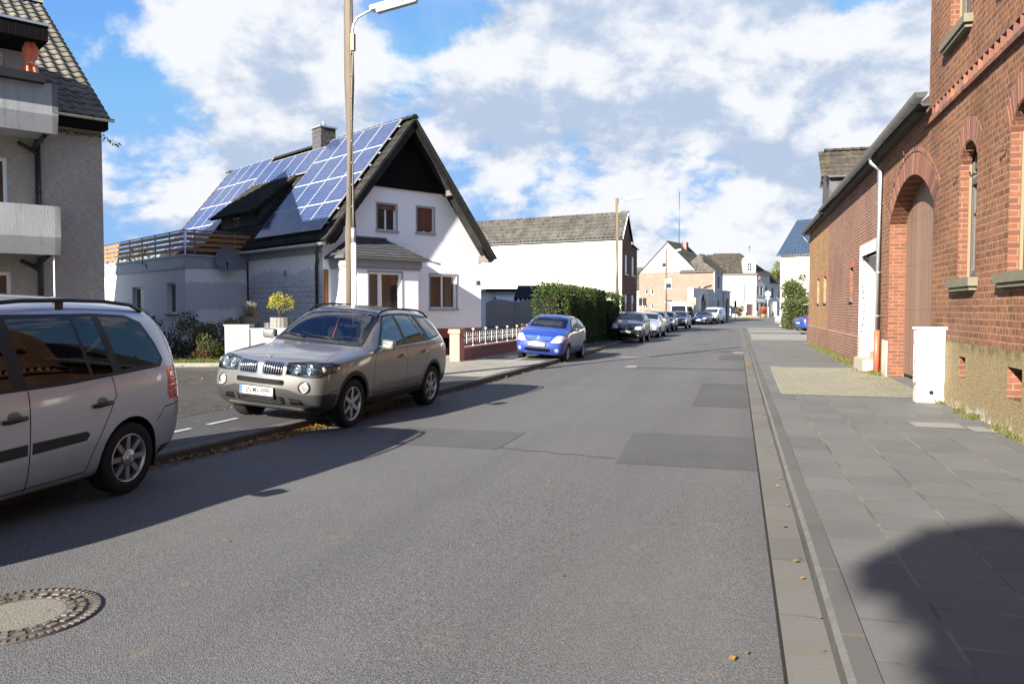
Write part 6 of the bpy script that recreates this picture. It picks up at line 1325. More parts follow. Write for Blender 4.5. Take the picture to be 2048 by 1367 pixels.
# ================================================================== vehicles. Local x from the nose (0) to the tail, y across, z up
def paint(name, col, metal=.55, rough=.32, flake=True):
    n = NT(name); f = n.voro(900, None, 'F1', 'Color'); bw = n.N('ShaderNodeRGBToBW'); n.L(f, bw.inputs[0])
    c = n.mix(bw.outputs[0], mul(col, .82), mul(col, 1.22)) if flake else col
    sp = n.N('ShaderNodeSeparateXYZ'); n.L(n.tc.outputs['Object'], sp.inputs[0])
    dust = n.math('MULTIPLY', n.ramp(sp.outputs[2], .2, .75, .55, .04), n.ramp(n.noise(3, 5, .6), .3, .7, .4, 1)); c = n.mix(n.math('MULTIPLY', dust, .22), c, (.12, .11, .095))
    g = n.N('ShaderNodeNewGeometry'); c = n.mix(g.outputs['Backfacing'], c, (.02, .02, .02))
    n.put(n.b.inputs['Coat IOR'], 1.5); return n.fin(c, n.math('ADD', n.ramp(dust, 0, .5, 0, .25), rough), metal, .5, n.ramp(dust, 0, .5, 1.0, .45), .04)
def inner_dark(name, col, rough):
    n = NT(name); g = n.N('ShaderNodeNewGeometry'); nz = n.noise(5, 4, .6); c = n.mix(g.outputs['Backfacing'], n.mix(nz, mul(col, .8), mul(col, 1.2)), (.01, .01, .01)); n.bump(n.noise(220, 2, .5), .15, .004); return n.fin(c, rough, 0, .25)
CLAD = inner_dark("grey bumper plastic", (.024, .024, .026), .6)
BLK = inner_dark("black trim", (.012, .012, .013), .35)
RUB = plain("tyre rubber", (.016, .016, .017), .8, 0, .25, 12, .3, 60)
RIMM = plain("alloy rim", (.42, .42, .43), .30, .85, .10, 9)
CHROME = plain("bright metal", (.75, .75, .76), .12, 1.0, .03, 5)
SEAT = plain("dark seat cloth", (.022, .022, .024), .85, 0, .2, 9)
SEAM = plain("panel gap", (.004, .004, .004), .9, 0, .1, 6, 0, 60, .05)
CGLASS = clear_glass("car window glass", (.50, .55, .55), 1.0)
TGLASS = clear_glass("tinted car glass", (.10, .12, .13), .55)
DGLASS = glassmat("dark car glass", (.010, .013, .015), .02)
def lampmat(name, col, k=1.0):
    n = NT(name); v = n.voro(26, n.mapping((.3, 1, 1.6)), 'F1', 'Distance'); c = n.mix(n.ramp(v, .1, .7), mul(col, .45*k), mul(col, 1.1)); n.bump(n.math('MULTIPLY', v, 1.0), .5, .01); return n.fin(c, .12, .55, .6, 1.0, .02)
LAMP = lampmat("headlamp glass", (.78, .80, .82)); TAIL = lampmat("red lamp glass", (.45, .02, .015)); LAMP2 = lampmat("fog lamp glass", (.5, .5, .49))
PLATE = plain("number plate white", (.36, .36, .355), .45, 0, .03, 9); PLATEB = plain("plate blue", (.02, .09, .42), .45)
def tab(t, u):
    if u <= t[0][0]: return t[0][1]
    for (p, q) in zip(t[:-1], t[1:]):
        if u <= q[0]:
            return p[1] + (q[1]-p[1])*(u-p[0])/(q[0]-p[0])
    return t[-1][1]
FR = (-1, -.6, 0, .6, 1)
def body_bm(s, levels):
    bm = bmesh.new(); rings = []; us = s['st']; nose = s['nose']; tail = s['tail']; last = len(us)-1
    for k, u in enumerate(us):
        zb, hw, zl, wl, zt, wt, cr = (tab(s[n], u) for n in ('zb', 'hw', 'belt', 'wbelt', 'top', 'wtop', 'crown'))
        ze = zt - cr
        rows = [(hw*.86, zb), (hw*.965, zb+.085), (hw, zb+(zl-zb)*.45), (hw*.5+(wl+.012)*.5 if hw > wl else wl, zl-.10), (wl, zl), (wl*.52+wt*.48, zl*.5+ze*.5), (wt, ze)]
        def U(r, f=1.0, u=u, k=k):
            if k == 0: return u + nose[r] - s['bulge']*(1-f*f)
            if k == last: return u - tail[r] + s.get('tbulge', .08)*(1-f*f)
            if k == 1: return u + nose[r]*.55 - s['bulge']*.6*(1-f*f)
            if k == last-1: return u - tail[r]*.6 + s.get('tbulge', .08)*.6*(1-f*f)
            return u
        V = lambda r, y, z, f=1.0: bm.verts.new((U(r, f), y, z))
        R = [V(r, -y, z) for r, (y, z) in enumerate(rows)]; Lf = [V(r, y, z) for r, (y, z) in enumerate(rows)]
        T = [V(6, f*wt, ze + cr*(1-f*f), f) for f in FR[1:4]]; B = [V(0, f*hw*.86, zb - .01, f) for f in FR[1:4]]
        rings.append((R, Lf, T, B, rows, U))
    loops = [R + T + Lf[::-1] + B[::-1] for (R, Lf, T, B, _, _) in rings]
    for a, b in zip(loops[:-1], loops[1:]):
        n = len(a)
        for j in range(n): bm.faces.new((a[j], a[(j+1) % n], b[(j+1) % n], b[j]))
    for k in (0, last):
        R, Lf, T, B, rows, U = rings[k]; grid = []
        for r in range(7):
            mid = B if r == 0 else T if r == 6 else [bm.verts.new((U(r, f), f*rows[r][0], rows[r][1])) for f in FR[1:4]]
            grid.append([R[r]] + list(mid) + [Lf[r]])
        for r in range(6):
            for c in range(4): bm.faces.new((grid[r][c], grid[r][c+1], grid[r+1][c+1], grid[r+1][c]))
    bmesh.ops.recalc_face_normals(bm, faces=bm.faces)
    me = bpy.data.meshes.new("tmp"); bm.to_mesh(me); bm.free(); o = bpy.data.objects.new("tmp", me); COL.objects.link(o); m = o.modifiers.new("s", 'SUBSURF'); m.levels = levels; m.render_levels = levels
    dg = bpy.context.evaluated_depsgraph_get(); dg.update(); me2 = bpy.data.meshes.new_from_object(o.evaluated_get(dg)); bpy.data.objects.remove(o); bpy.data.meshes.remove(me)
    bm = bmesh.new(); bm.from_mesh(me2); bpy.data.meshes.remove(me2); return bm
def circ(cx, cz, r, n=20, a0=0.0, a1=2*pi): return [(cx + r*cos(a0 + (a1-a0)*i/n), cz + r*sin(a0 + (a1-a0)*i/n)) for i in range(n if a1-a0 > 6.28 else n+1)]
def strip(pts, w):                       # thin ribbon along a polyline, as a polygon
    up, dn = [], []
    for i, p in enumerate(pts):
        a = Vector(pts[max(i-1, 0)]); b = Vector(pts[min(i+1, len(pts)-1)]); t = (b-a).normalized(); n = Vector((-t.y, t.x))*w*.5; up.append(tuple(Vector(p)+n)); dn.append(tuple(Vector(p)-n))
    return up + dn[::-1]
def mir(poly): return [(-y, z) for y, z in poly]
class Car:
    def __init__(s, name, label, cat, spec, mats, levels=2, group=None):
        s.root = thing(name, label, cat, (0, 0, 0), 0, group); s.s = spec; s.mats = list(mats); s.bm = body_bm(spec, levels); s.lay = s.bm.faces.layers.int.new('part'); s.parts = {}; s.nid = 1
        for f in s.bm.faces: f.smooth = True
        s.bvh = BVHTree.FromBMesh(s.bm)
    def mat(s, m):
        if m not in s.mats: s.mats.append(m)
        return s.mats.index(m)
    def select(s, poly, proj):
        ax, sg = {'r': (1, -1), 'l': (1, 1), 'f': (0, -1), 'b': (0, 1), 't': (2, 1)}[proj]; ij = {0: (1, 2), 1: (0, 2), 2: (0, 1)}[ax]
        xs = [p[0] for p in poly]; ys = [p[1] for p in poly]; bx = (min(xs), max(xs), min(ys), max(ys)); lim = {0: .12, 1: .12, 2: .2}[ax]
        cand = [f for f in s.bm.faces if f.normal[ax]*sg > lim and max(v.co[ij[0]] for v in f.verts) >= bx[0] and min(v.co[ij[0]] for v in f.verts) <= bx[1] and max(v.co[ij[1]] for v in f.verts) >= bx[2] and min(v.co[ij[1]] for v in f.verts) <= bx[3]]
        n = len(poly)
        for k in range(n):
            a, b = poly[k], poly[(k+1) % n]; e = (b[0]-a[0], b[1]-a[1])
            if abs(e[0]) + abs(e[1]) < 1e-6: continue
            no = Vector((0, 0, 0)); no[ij[0]] = -e[1]; no[ij[1]] = e[0]; no.normalize(); co = Vector((0, 0, 0)); co[ij[0]] = a[0]; co[ij[1]] = a[1]
            lo0, hi0, lo1, hi1 = min(a[0], b[0])-1e-4, max(a[0], b[0])+1e-4, min(a[1], b[1])-1e-4, max(a[1], b[1])+1e-4
            near = []; rest = []
            for f in cand:
                p = [v.co[ij[0]] for v in f.verts]; q = [v.co[ij[1]] for v in f.verts]
                (near if max(p) >= lo0 and min(p) <= hi0 and max(q) >= lo1 and min(q) <= hi1 else rest).append(f)
            if not near: continue
            ed = set(); vt = set()
            for f in near: ed.update(f.edges); vt.update(f.verts)
            r = bmesh.ops.bisect_plane(s.bm, geom=near + list(ed) + list(vt), dist=1e-5, plane_co=co, plane_no=no)
            cand = rest + [g for g in r['geom'] if isinstance(g, bmesh.types.BMFace)]
        out = []
        for f in set(cand):
            c = f.calc_center_median()
            if inside((c[ij[0]], c[ij[1]]), poly): out.append(f)
        return out
    def colour(s, poly, proj, m, both=True, only=None):
        for pr, po in s._sides(poly, proj, both):
            for f in s.select(po, pr):
                if f[s.lay] == 0 and (only is None or f.material_index in only): f.material_index = s.mat(m)
    def _sides(s, poly, proj, both):
        if proj == 's': return [('r', poly), ('l', poly)] if both else [('r', poly)]
        return [(proj, poly), (proj, mir(poly))] if both else [(proj, poly)]
    def part(s, name, poly, proj, m, both=True, label=None, recess=0.0):
        for pr, po in s._sides(poly, proj, both):
            i = s.nid; s.nid += 1; s.parts[i] = (name, m, label, recess)
            for f in s.select(po, pr):
                if f[s.lay] == 0: f[s.lay] = i
    def delete(s, poly, proj='s'):
        for pr, po in s._sides(poly, proj, True): bmesh.ops.delete(s.bm, geom=s.select(po, pr), context='FACES')
    def finish(s):
        s.bm.normal_update(); s.objs = {}; s.bm.verts.index_update(); nrm = [v.normal.copy() for v in s.bm.verts]; groups = {}
        for f in s.bm.faces: groups.setdefault(f[s.lay], []).append(f)
        for i, fs in groups.items():
            name, m, label, rec = s.parts.get(i, ('body', None, None, 0)); idx = {}; vs = []; ns = []; fc = []; mi = []
            for f in fs:
                q = []
                for v in f.verts:
                    if v.index not in idx: idx[v.index] = len(vs); vs.append(v.co - nrm[v.index]*rec); ns.append(nrm[v.index])
                    q.append(idx[v.index])
                fc.append(q); mi.append(f.material_index if i == 0 else 0)
            me = bpy.data.meshes.new(name); me.from_pydata([tuple(v) for v in vs], [], fc)
            for mm in (s.mats if i == 0 else [m]): me.materials.append(mm)
            me.polygons.foreach_set('material_index', mi); me.polygons.foreach_set('use_smooth', [True]*len(fc)); me.update(); me.normals_split_custom_set_from_vertices([tuple(v) for v in ns])
            o = bpy.data.objects.new(name, me); COL.objects.link(o); o.parent = s.root
            if label: o['label'] = label
            s.objs.setdefault(name, []).append(o)
        s.bm.free(); return s
    def fx(s, y, z, d=1):                # where the skin lies, looking from the front (d=1) or the back
        r = s.bvh.ray_cast(Vector((-3 if d > 0 else 9, y, z)), Vector((d, 0, 0))); return r[0].x if r[0] else (0 if d > 0 else tab([(0, 0)], 0))
    def sy(s, u, z, sg=-1):
        r = s.bvh.ray_cast(Vector((u, 3*sg, z)), Vector((0, -sg, 0))); return r[0].y if r[0] else .85*sg
    def tz(s, u, y):
        r = s.bvh.ray_cast(Vector((u, y, 4)), Vector((0, 0, -1))); return r[0].z if r[0] else 1.5
def wheel_mesh(R, w, rr, spokes, style):
    t = MB(); h = w/2
    t.lathe([(rr*.98, -h*.86), (rr+.012, -h*.98), (R*.93, -h), (R*.985, -h*.86), (R, -h*.55), (R, h*.55), (R*.985, h*.86), (R*.93, h), (rr+.012, h*.98), (rr*.98, h*.86)], n=40, axis='y')
    m = MB(); o = -h                     # outer face lies towards -y
    m.lathe([(rr, o+.012), (rr*.975, o+.004), (rr*.93, o+.012), (rr*.90, o+.05), (rr*.88, h*.7)], n=36, axis='y')
    m.lathe([(.001, o+.10), (rr*.9, o+.10)], n=30, axis='y', mat=1)
    hub = rr*(.24 if style != 'cap' else .30); m.lathe([(.001, o+.012), (hub*.8, o+.014), (hub, o+.035), (hub, o+.09)], n=24, axis='y')
    for k in range(spokes):
        a = 2*pi*k/spokes + pi/2; u = Vector((cos(a), 0, sin(a))); v = Vector((-sin(a), 0, cos(a))); Y = Vector((0, 1, 0))
        w0, w1 = {'six': (.27, .20), 'eight': (.23, .20), 'cap': (.34, .26), 'star': (.22, .15)}[style]
        for (r0, r1, ww0, ww1) in ((hub*.7, rr*.95, w0*rr, w1*rr),):
            b0 = u*r0; b1 = u*r1; y0, y1 = o+.025, o+.018
            q = [b0 - v*ww0/2 + Y*y0, b0 + v*ww0/2 + Y*y0, b1 + v*ww1/2 + Y*y1, b1 - v*ww1/2 + Y*y1]; ids = [m.vert(p) for p in q] + [m.vert(p + Y*.05 + (u*0)) for p in q]
            m.face((ids[0], ids[1], ids[2], ids[3])); 
            for i in range(4): j = (i+1) % 4; m.face((ids[i], ids[4+i], ids[4+j], ids[j]))
    for k in range(5): a = 2*pi*k/5; m.cyl((hub*.62*cos(a), o+.008, hub*.62*sin(a)), .009, .01, 8, 1, 'y')
    return t, m
def add_wheels(car, R, w, rr, spokes, style, axles, track, arch_r, emblem=None, rimmat=None):
    t, m = wheel_mesh(R, w, rr, spokes, style); first = None
    for u in axles:
        for sg in (-1, 1):
            if first is None:
                wo = t.build("wheel", RUB, car.root); ri = m.build("rim", [rimmat or RIMM, BLK], wo); first = (wo, ri)
            else:
                wo = first[0].copy(); COL.objects.link(wo); wo.parent = car.root; ri = first[1].copy(); COL.objects.link(ri); ri.parent = wo
            wo.location = (u, sg*track/2, R); wo.rotation_euler = (0, 0, 0 if sg < 0 else pi)
            if emblem and sg < 0: emblem(wo, -w/2)
            L = MB(); n = 16; y0 = sg*(abs(car.sy(u, car.s['archz'], -1))-.03); y1 = sg*(track/2 - w/2 - .03); a0, a1 = -.12*pi, 1.12*pi
            A = [L.vert((u + arch_r*cos(a0+(a1-a0)*i/n), y0, R + arch_r*sin(a0+(a1-a0)*i/n))) for i in range(n+1)]; Bv = [L.vert((u + arch_r*cos(a0+(a1-a0)*i/n), y1, R + arch_r*sin(a0+(a1-a0)*i/n))) for i in range(n+1)]
            for i in range(n): L.face((A[i], A[i+1], Bv[i+1], Bv[i]))
            L.face(Bv); L.build("wheel_housing", BLK, car.root)
def mirror_part(car, u, z, m, w=.20, h=.13, d=.10, stalk=.10):
    for sg in (-1, 1):
        y = car.sy(u+.05, z-.06, sg); b = bmesh.new(); 
        bmesh.ops.create_cube(b, size=1.0)
        for v in b.verts:
            tt = (v.co.y*sg + .5); v.co = Vector((u + v.co.x*d*(1.0-.15*tt) - .03*tt, y + sg*(stalk*.6 + (v.co.y*sg+.5)*w), z + v.co.z*h*(1-.12*tt)))
        me = bpy.data.meshes.new("mirror"); b.to_mesh(me); b.free(); o = bpy.data.objects.new("tmp", me); COL.objects.link(o); md = o.modifiers.new("s", 'BEVEL'); md.width = .036; md.segments = 4; dg = bpy.context.evaluated_depsgraph_get(); dg.update(); me2 = bpy.data.meshes.new_from_object(o.evaluated_get(dg)); bpy.data.objects.remove(o)
        me2.name = "mirror"; me2.materials.append(m); me2.polygons.foreach_set('use_smooth', [True]*len(me2.polygons)); o = bpy.data.objects.new("mirror", me2); COL.objects.link(o); o.parent = car.root
        s_ = MB(); s_.tube([(u+.02, y-sg*.02, z-.06), (u+.01, y+sg*stalk*.9, z-.03)], [.035, .028], 8); s_.build("mirror_arm", BLK, o)
        g = MB(); g.poly([(u+d*.40, y + sg*(stalk*.6+.03), z-h*.3), (u+d*.36, y + sg*(stalk*.6+w*.88), z-h*.28), (u+d*.36, y + sg*(stalk*.6+w*.88), z+h*.28), (u+d*.40, y + sg*(stalk*.6+.03), z+h*.3)]); g.build("mirror_glass", CHROME, o)
def plate(car, y, z, txt, front=True, w=.52, h=.11, blue=True, holder=True, blank=False):
    u = car.fx(y, z, 1 if front else -1); u2 = min(car.fx(y-w*.45, z), car.fx(y+w*.45, z)) if front else max(car.fx(y-w*.45, z, -1), car.fx(y+w*.45, z, -1)); d = -1 if front else 1
    u = (min(u, u2) if front else max(u, u2)) + d*.012; m = MB(); x0, x1 = sorted((u, u + d*.006)); m.box(x0, x1, y-w/2, y+w/2, z-h/2, z+h/2); p = m.build("number_plate", PLATE, car.root)
    if holder: m = MB(); x0, x1 = sorted((u - d*.03, u - d*.0005)); m.box(x0, x1, y-w/2-.012, y+w/2+.012, z-h/2-.03, z+h/2+.012); m.build("plate_holder", BLK, p)
    xf = u + d*.0075
    if blue: m = MB(); x0, x1 = sorted((u + d*.0055, u + d*.0068)); e = -1 if front else 1; a, b = sorted((y + w/2*(1 if front else -1), y + (w/2-.045)*(1 if front else -1))); m.box(x0, x1, a, b, z-h/2+.002, z+h/2-.002); m.build("country_band", PLATEB, p)
    if txt: text_mesh(txt, "plate_lettering", BLK, p, h*.98, (xf, y - (.022 if front else -.022), z), (radians(90), 0, radians(-90 if front else 90)), .0008, 'CENTER', .66, .0012)
    return p
def seats(car, uf, ur, zs, wy, h=.62):
    def one(u, y, w):
        m = MB(); m.ball((u, y, zs), 1, 14, 8, 0, .26, w, .10); m.ball((u+.24, y, zs+h*.42), 1, 14, 8, 0, .09, w*.95, h*.46); m.ball((u+.29, y, zs+h*.98), 1, 12, 8, 0, .055, .13, .10); m.tube([(u+.27, y-.05, zs+h*.75), (u+.29, y-.05, zs+h*.95)], .01, 5); m.build("seat", SEAT, car.root)
    one(uf, -wy, .25); one(uf, wy, .25)
    m = MB(); m.ball((ur, 0, zs), 1, 16, 8, 0, .26, .62, .12); m.ball((ur+.26, 0, zs+h*.42), 1, 16, 8, 0, .10, .62, h*.42); m.build("rear_bench", SEAT, car.root)
def dash(car, u, z, w, yw):
    m = MB(); m.ball((u, 0, z), 1, 18, 8, 0, .30, w, .12); m.box(u-.25, u+.1, -w*.9, w*.9, z-.5, z-.02); m.build("dashboard", SEAT, car.root)
    m = MB(); c = Vector((u+.42, yw, z+.02)); ax = Vector((-.82, 0, -.45)).normalized(); a = Vector((0, 1, 0)); b = ax.cross(a); m.tube([c + (a*cos(2*pi*i/24) + b*sin(2*pi*i/24))*.185 for i in range(25)], .015, 6, 0, False)
    for q in (0, 2.1, 4.2): m.tube([c, c + (a*cos(q) + b*sin(q))*.18], .018, 5)
    m.ball(c, .06, 8, 6); m.build("steering_wheel", SEAT, car.root)
def pose(car, p, ang, roll=0.0, pitch=0.0):
    """stand the car so that its local origin (nose, ground) is at p; +x (tail) points ang degrees right of straight ahead"""
    car.root.location = p; q = Matrix.Rotation(radians(90 - ang), 4, 'Z') @ Matrix.Rotation(radians(roll), 4, 'X') @ Matrix.Rotation(radians(pitch), 4, 'Y'); car.root.rotation_euler = q.to_euler()
def at_wheel(px, py, ang, u, half, z=.05):         # nose position when the near wheel (local -y) at axle u touches the ground at (px, py)
    d = Vector((sin(radians(ang)), cos(radians(ang)), 0)); l = Vector((-d.y, d.x, 0)); p = Vector((px, py, z)) - d*u + l*half; return p

# ------------------------------------------------------------------ bronze off-road estate
P_BRONZE = paint("bronze grey metallic paint", (.146, .140, .130), .55, .30)
sp = dict(st=[0, .05, .18, .45, .85, 1.18, 1.34, 1.62, 1.92, 2.15, 2.6, 3.1, 3.55, 3.9, 4.12, 4.32, 4.48, 4.57], bulge=.13, archz=.8,
  nose=[.12, .04, .0, .015, .03, .035, .05], tail=[.10, .02, 0, .01, .02, .02, .02],
  zb=[(0, .34), (.18, .27), (.8, .25), (3.9, .26), (4.4, .32), (4.57, .38)], hw=[(0, .74), (.05, .82), (.18, .88), (.45, .915), (.85, .93), (3.7, .93), (4.12, .90), (4.32, .87), (4.48, .83), (4.57, .77)],
  belt=[(0, .89), (.05, .92), (.18, .955), (.45, .985), (.85, 1.02), (1.34, 1.06), (2.6, 1.085), (3.55, 1.11), (4.12, 1.14), (4.32, 1.12), (4.48, 1.04), (4.57, .95)],
  wbelt=[(0, .64), (.05, .74), (.18, .815), (.45, .86), (.85, .88), (1.34, .895), (3.7, .89), (4.12, .86), (4.32, .83), (4.57, .72)],
  top=[(0, .945), (.05, .975), (.18, 1.01), (.45, 1.05), (.85, 1.09), (1.18, 1.125), (1.34, 1.165), (1.62, 1.40), (1.92, 1.61), (2.15, 1.675), (2.6, 1.705), (3.1, 1.70), (3.55, 1.675), (3.9, 1.635), (4.12, 1.57), (4.32, 1.30), (4.48, 1.08), (4.57, .98)],
  wtop=[(0, .46), (.05, .54), (.18, .60), (.45, .645), (.85, .685), (1.18, .72), (1.34, .745), (1.62, .70), (1.92, .645), (2.15, .62), (2.6, .615), (3.55, .60), (3.9, .59), (4.12, .58), (4.32, .65), (4.48, .70), (4.57, .60)],
  crown=[(0, .015), (.45, .03), (1.18, .02), (1.34, .015), (1.62, .03), (2.15, .05), (3.9, .05), (4.57, .02)])
c = Car("offroad_estate", "bronze grey off-road estate car parked half on the footway, facing the viewer", "car", sp, [P_BRONZE], 3, "cars parked along the left kerb")
AX = (.86, 3.655); WR = .355
c.colour([(-1, -.2), (1, -.2), (1, .545), (.60, .545), (.40, .60), (-.40, .60), (-.60, .545), (-1, .545)], 'f', CLAD, False)
c.colour([(-1, -.2), (1, -.2), (1, .52), (-1, .52)], 'b', CLAD, False)
c.colour([(.0, -.2), (.30, -.2), (.42, .545), (.0, .545)], 's', CLAD); c.colour([(4.2, -.2), (4.7, -.2), (4.7, .52), (4.1, .52)], 's', CLAD)
c.colour([(.8, -.2), (3.8, -.2), (3.8, .43), (.8, .40)], 's', CLAD)
for u in AX: c.colour(circ(u, WR+.02, .455, 28), 's', CLAD)
for u in AX: c.delete(circ(u, WR+.01, .405, 26))
DLO = [(1.60, 1.112), (2.00, 1.50), (2.14, 1.575), (2.5, 1.607), (3.1, 1.602), (3.68, 1.545), (4.03, 1.30), (4.02, 1.215), (3.5, 1.165), (2.5, 1.13)]
c.colour(DLO, 's', BLK)
c.colour(strip([(1.5, 1.085), (2.5, 1.112), (3.5, 1.147), (4.06, 1.200)], .018), 's', CHROME)
for poly in ([(1.70, 1.135), (2.03, 1.475), (2.16, 1.55), (2.44, 1.575), (2.52, 1.15)], [(2.62, 1.152), (2.54, 1.58), (3.02, 1.575), (3.30, 1.175)], [(3.35, 1.178), (3.07, 1.573), (3.16, 1.567), (3.44, 1.184)], [(3.56, 1.195), (3.34, 1.555), (3.64, 1.520), (3.98, 1.295), (3.98, 1.235)]):
    c.part("window", poly, 's', CGLASS)
WSC = [(-.70, 1.175), (-.60, 1.60), (-.30, 1.625), (.30, 1.625), (.60, 1.60), (.70, 1.175), (.30, 1.165), (-.30, 1.165)]
c.colour([(-.755, 1.13), (-.63, 1.622), (-.30, 1.645), (.30, 1.645), (.63, 1.622), (.755, 1.13)], 'f', BLK, False, None)
c.part("windscreen", WSC, 'f', CGLASS, False); c.part("rear_window", [(-.56, 1.16), (-.50, 1.50), (.50, 1.50), (.56, 1.16)], 'b', TGLASS, False)
c.colour([(.365, .785), (.365, .95), (.62, .975), (.82, .968), (.95, .905), (.82, .775), (.64, .765)], 'f', BLK)
c.part("headlight", [(.382, .80), (.382, .937), (.62, .962), (.81, .955), (.93, .90), (.81, .787), (.64, .778)], 'f', CGLASS)
rk = lambda x0, x1, z0, z1, r=.045: [(x0+r, z0), (x1-r, z0), (x1-.2*r, z0+.25*r), (x1, z0+r), (x1, z1-r*.6), (x1-r*.5, z1), (x0+r*.5, z1), (x0, z1-r*.6), (x0, z0+r), (x0+.2*r, z0+.25*r)]
c.colour(rk(.03, .352, .762, .950), 'f', CHROME)
c.part("grille", rk(.046, .336, .778, .935), 'f', SEAM)
c.part("air_intake", rk(-.37, .37, .645, .715, .03), 'f', SEAM, False)
c.colour([(-.66, .26), (.66, .26), (.60, .335), (.44, .352), (-.44, .352), (-.60, .335)], 'f', plain("matt silver skid plate", (.12, .115, .105), .5, .3, .08, 6), False)
c.part("lower_grille", rk(-.37, .37, .375, .485, .03), 'f', SEAM, False); c.part("side_grille", [(.44, .385), (.64, .39), (.58, .465), (.43, .475)], 'f', SEAM)
c.colour(circ(.64, .635, .085, 20), 'f', BLK); c.part("fog_lamp", circ(.64, .635, .062, 18), 'f', LAMP2)
c.part("tail_light", [(.60, .88), (.62, 1.12), (.90, 1.12), (.90, .90)], 'b', TAIL)
for pl_ in ([(1.44, .44), (1.42, .8), (1.50, 1.085)], [(2.56, .44), (2.57, 1.10)], [(3.42, 1.14), (3.46, .98), (3.34, .80), (3.18, .62), (3.14, .44)], [(1.44, .445), (3.14, .455)], [(.47, .62), (.70, .775), (.86, .80)]): c.colour(strip(pl_, .010), 's', SEAM)
c.colour(strip([(1.47, .53), (2.5, .565), (3.12, .585)], .022), 's', plain("painted crease shade", (.10, .09, .075), .5))  # lower door crease: its shade put in as a darker stripe
c.colour(strip([(.20, .545), (.44, .60)], .012), 's', SEAM)
c.colour(strip([(.30, .70), (.85, .745), (1.34, .74)], .010), 't', SEAM)       # bonnet shut lines
c.colour(strip([(1.30, -.72), (1.32, 0), (1.30, .72)], .02), 't', BLK, False)
c.finish(); W_ = c
def bmw_hub(wo, y): m = MB(); m.cyl((0, y+.004, 0), .034, .008, 14, 0, 'y'); m.build("hub_cap", plain("blue white hub cap", (.30, .36, .45), .4), wo)
add_wheels(c, WR, .235, .245, 6, 'six', AX, 1.58, .405, bmw_hub)
mirror_part(c, 1.62, 1.175, P_BRONZE, .21, .16, .12, .12)
for i, k in enumerate((-1, 1)):                                                 # grille bars, lamp rings
    for j in range(8):
        y = k*(.072 + j*.0345); m = MB(); zz = [.784 + .146*q/4 for q in range(5)]; m.tube([(c.fx(y, z) - .004, y, z) for z in zz], .0065, 6)
        m.build("grille_bar", CHROME, c.root)
    for (y, z, r) in ((.505, .868, .064), (.665, .874, .066)):
        u = c.fx(k*y, z); m = MB(); m.lathe([(r, .028), (r*.96, .020), (r*.80, .022), (r*.70, .05), (.001, .055)], (u, k*y, z), 22, 0, 'x'); m.build("lamp_ring", CHROME, c.root); m = MB(); m.ball((u+.05, k*y, z), r*.62, 12, 8); m.build("lamp_lens", LAMP, c.root)
    m = MB(); pts = []
    for (y, z) in ((.38, .80), (.38, .925), (.62, .945), (.80, .94), (.90, .895), (.80, .785), (.64, .775)): pts.append((c.fx(k*min(y, .86), z) + .075 + (.05 if y > .85 else 0), k*y, z))
    cen = Vector((sum(p[0] for p in pts)/7 + .01, k*.63, .86))
    for q in range(7): m.poly([pts[q], pts[(q+1) % 7], cen])
    m.build("reflector", plain("lamp housing", (.42, .43, .45), .35, .5), c.root)
    m = MB(); y = .805; u = c.fx(k*.80, .87); m.ball((u+.05, k*.79, .87), .05, 10, 8, 0, .7, 1.1, 1); m.build("indicator", LAMP2, c.root)
for z in (.665, .69): m = MB(); m.tube([(c.fx(y, z)-.002, y, z) for y in [-.34+.68*q/12 for q in range(13)]], .005, 5); m.build("mesh_bar", CLAD, c.root)
for z in (.395, .417, .439, .461): m = MB(); m.tube([(c.fx(y, z)-.002, y, z) for y in [-.34+.68*q/12 for q in range(13)]], .004, 5); m.build("mesh_bar", CLAD, c.root)
for k in (-1, 1):
    for j in range(6): y = k*(.455 + j*.025); m = MB(); m.tube([(c.fx(y, .395)-.002, y, .395), (c.fx(y-k*.03, .455)-.002, y-k*.03, .455)], .004, 5); m.build("mesh_bar", CLAD, c.root)
    m = MB(); u = c.fx(k*.66, .585); m.lathe([(.074, -.004), (.07, -.012), (.062, -.004)], (c.fx(k*.64, .635)+.004, k*.64, .635), 20, 0, 'x'); m.build("fog_lamp_ring", CHROME, c.root)
plate(c, .03, .545, "BN MV 9999")
u = c.fx(0, .955); 
em = MB(); z = c.tz(.17, 0); em.cyl((.13, 0, c.tz(.13, 0)-.002), .041, .006, 24); eo = em.build("emblem", CHROME, c.root); eo.rotation_euler = (0, 0, 0)
for q in range(4):
    m = MB(); cc = Vector((.13, 0, c.tz(.13, 0)+.0047)); pts = [cc] + [cc + Vector((cos(q*pi/2+a*pi/16)*.031, sin(q*pi/2+a*pi/16)*.031, 0)) for a in range(9)]; m.poly(pts); m.build("emblem_quarter", PLATEB if q % 2 else PLATE, eo)
for k in (-1, 1):                                                               # roof rails, handles, wipers
    pts = [(1.98+.0, k*.60)] + [(2.15+i*.27, k*(.605 if i < 5 else .60)) for i in range(7)] + [(4.0, k*.575)]
    hts = [.0, .055, .07, .07, .07, .07, .07, .05, .0]; m = MB(); m.tube([(u, y, c.tz(u, y) + h + .01) for (u, y), h in zip(pts, hts)], .018, 8); m.build("roof_rail", BLK, c.root)
    for (u, z) in ((2.36, .955), (3.22, .985)):
        y = c.sy(u, z, k); m = MB(); m.tube([(u-.11, y+k*.004, z-.004), (u-.08, y+k*.032, z), (u+.08, y+k*.032, z+.006), (u+.11, y+k*.004, z+.008)], .014, 8); m.build("door_handle", CLAD if k > 0 else P_BRONZE, c.root); m = MB(); m.ball((u, y-k*.002, z), 1, 12, 8, 0, .085, .006, .030); m.build("handle_recess", SEAM, c.root)
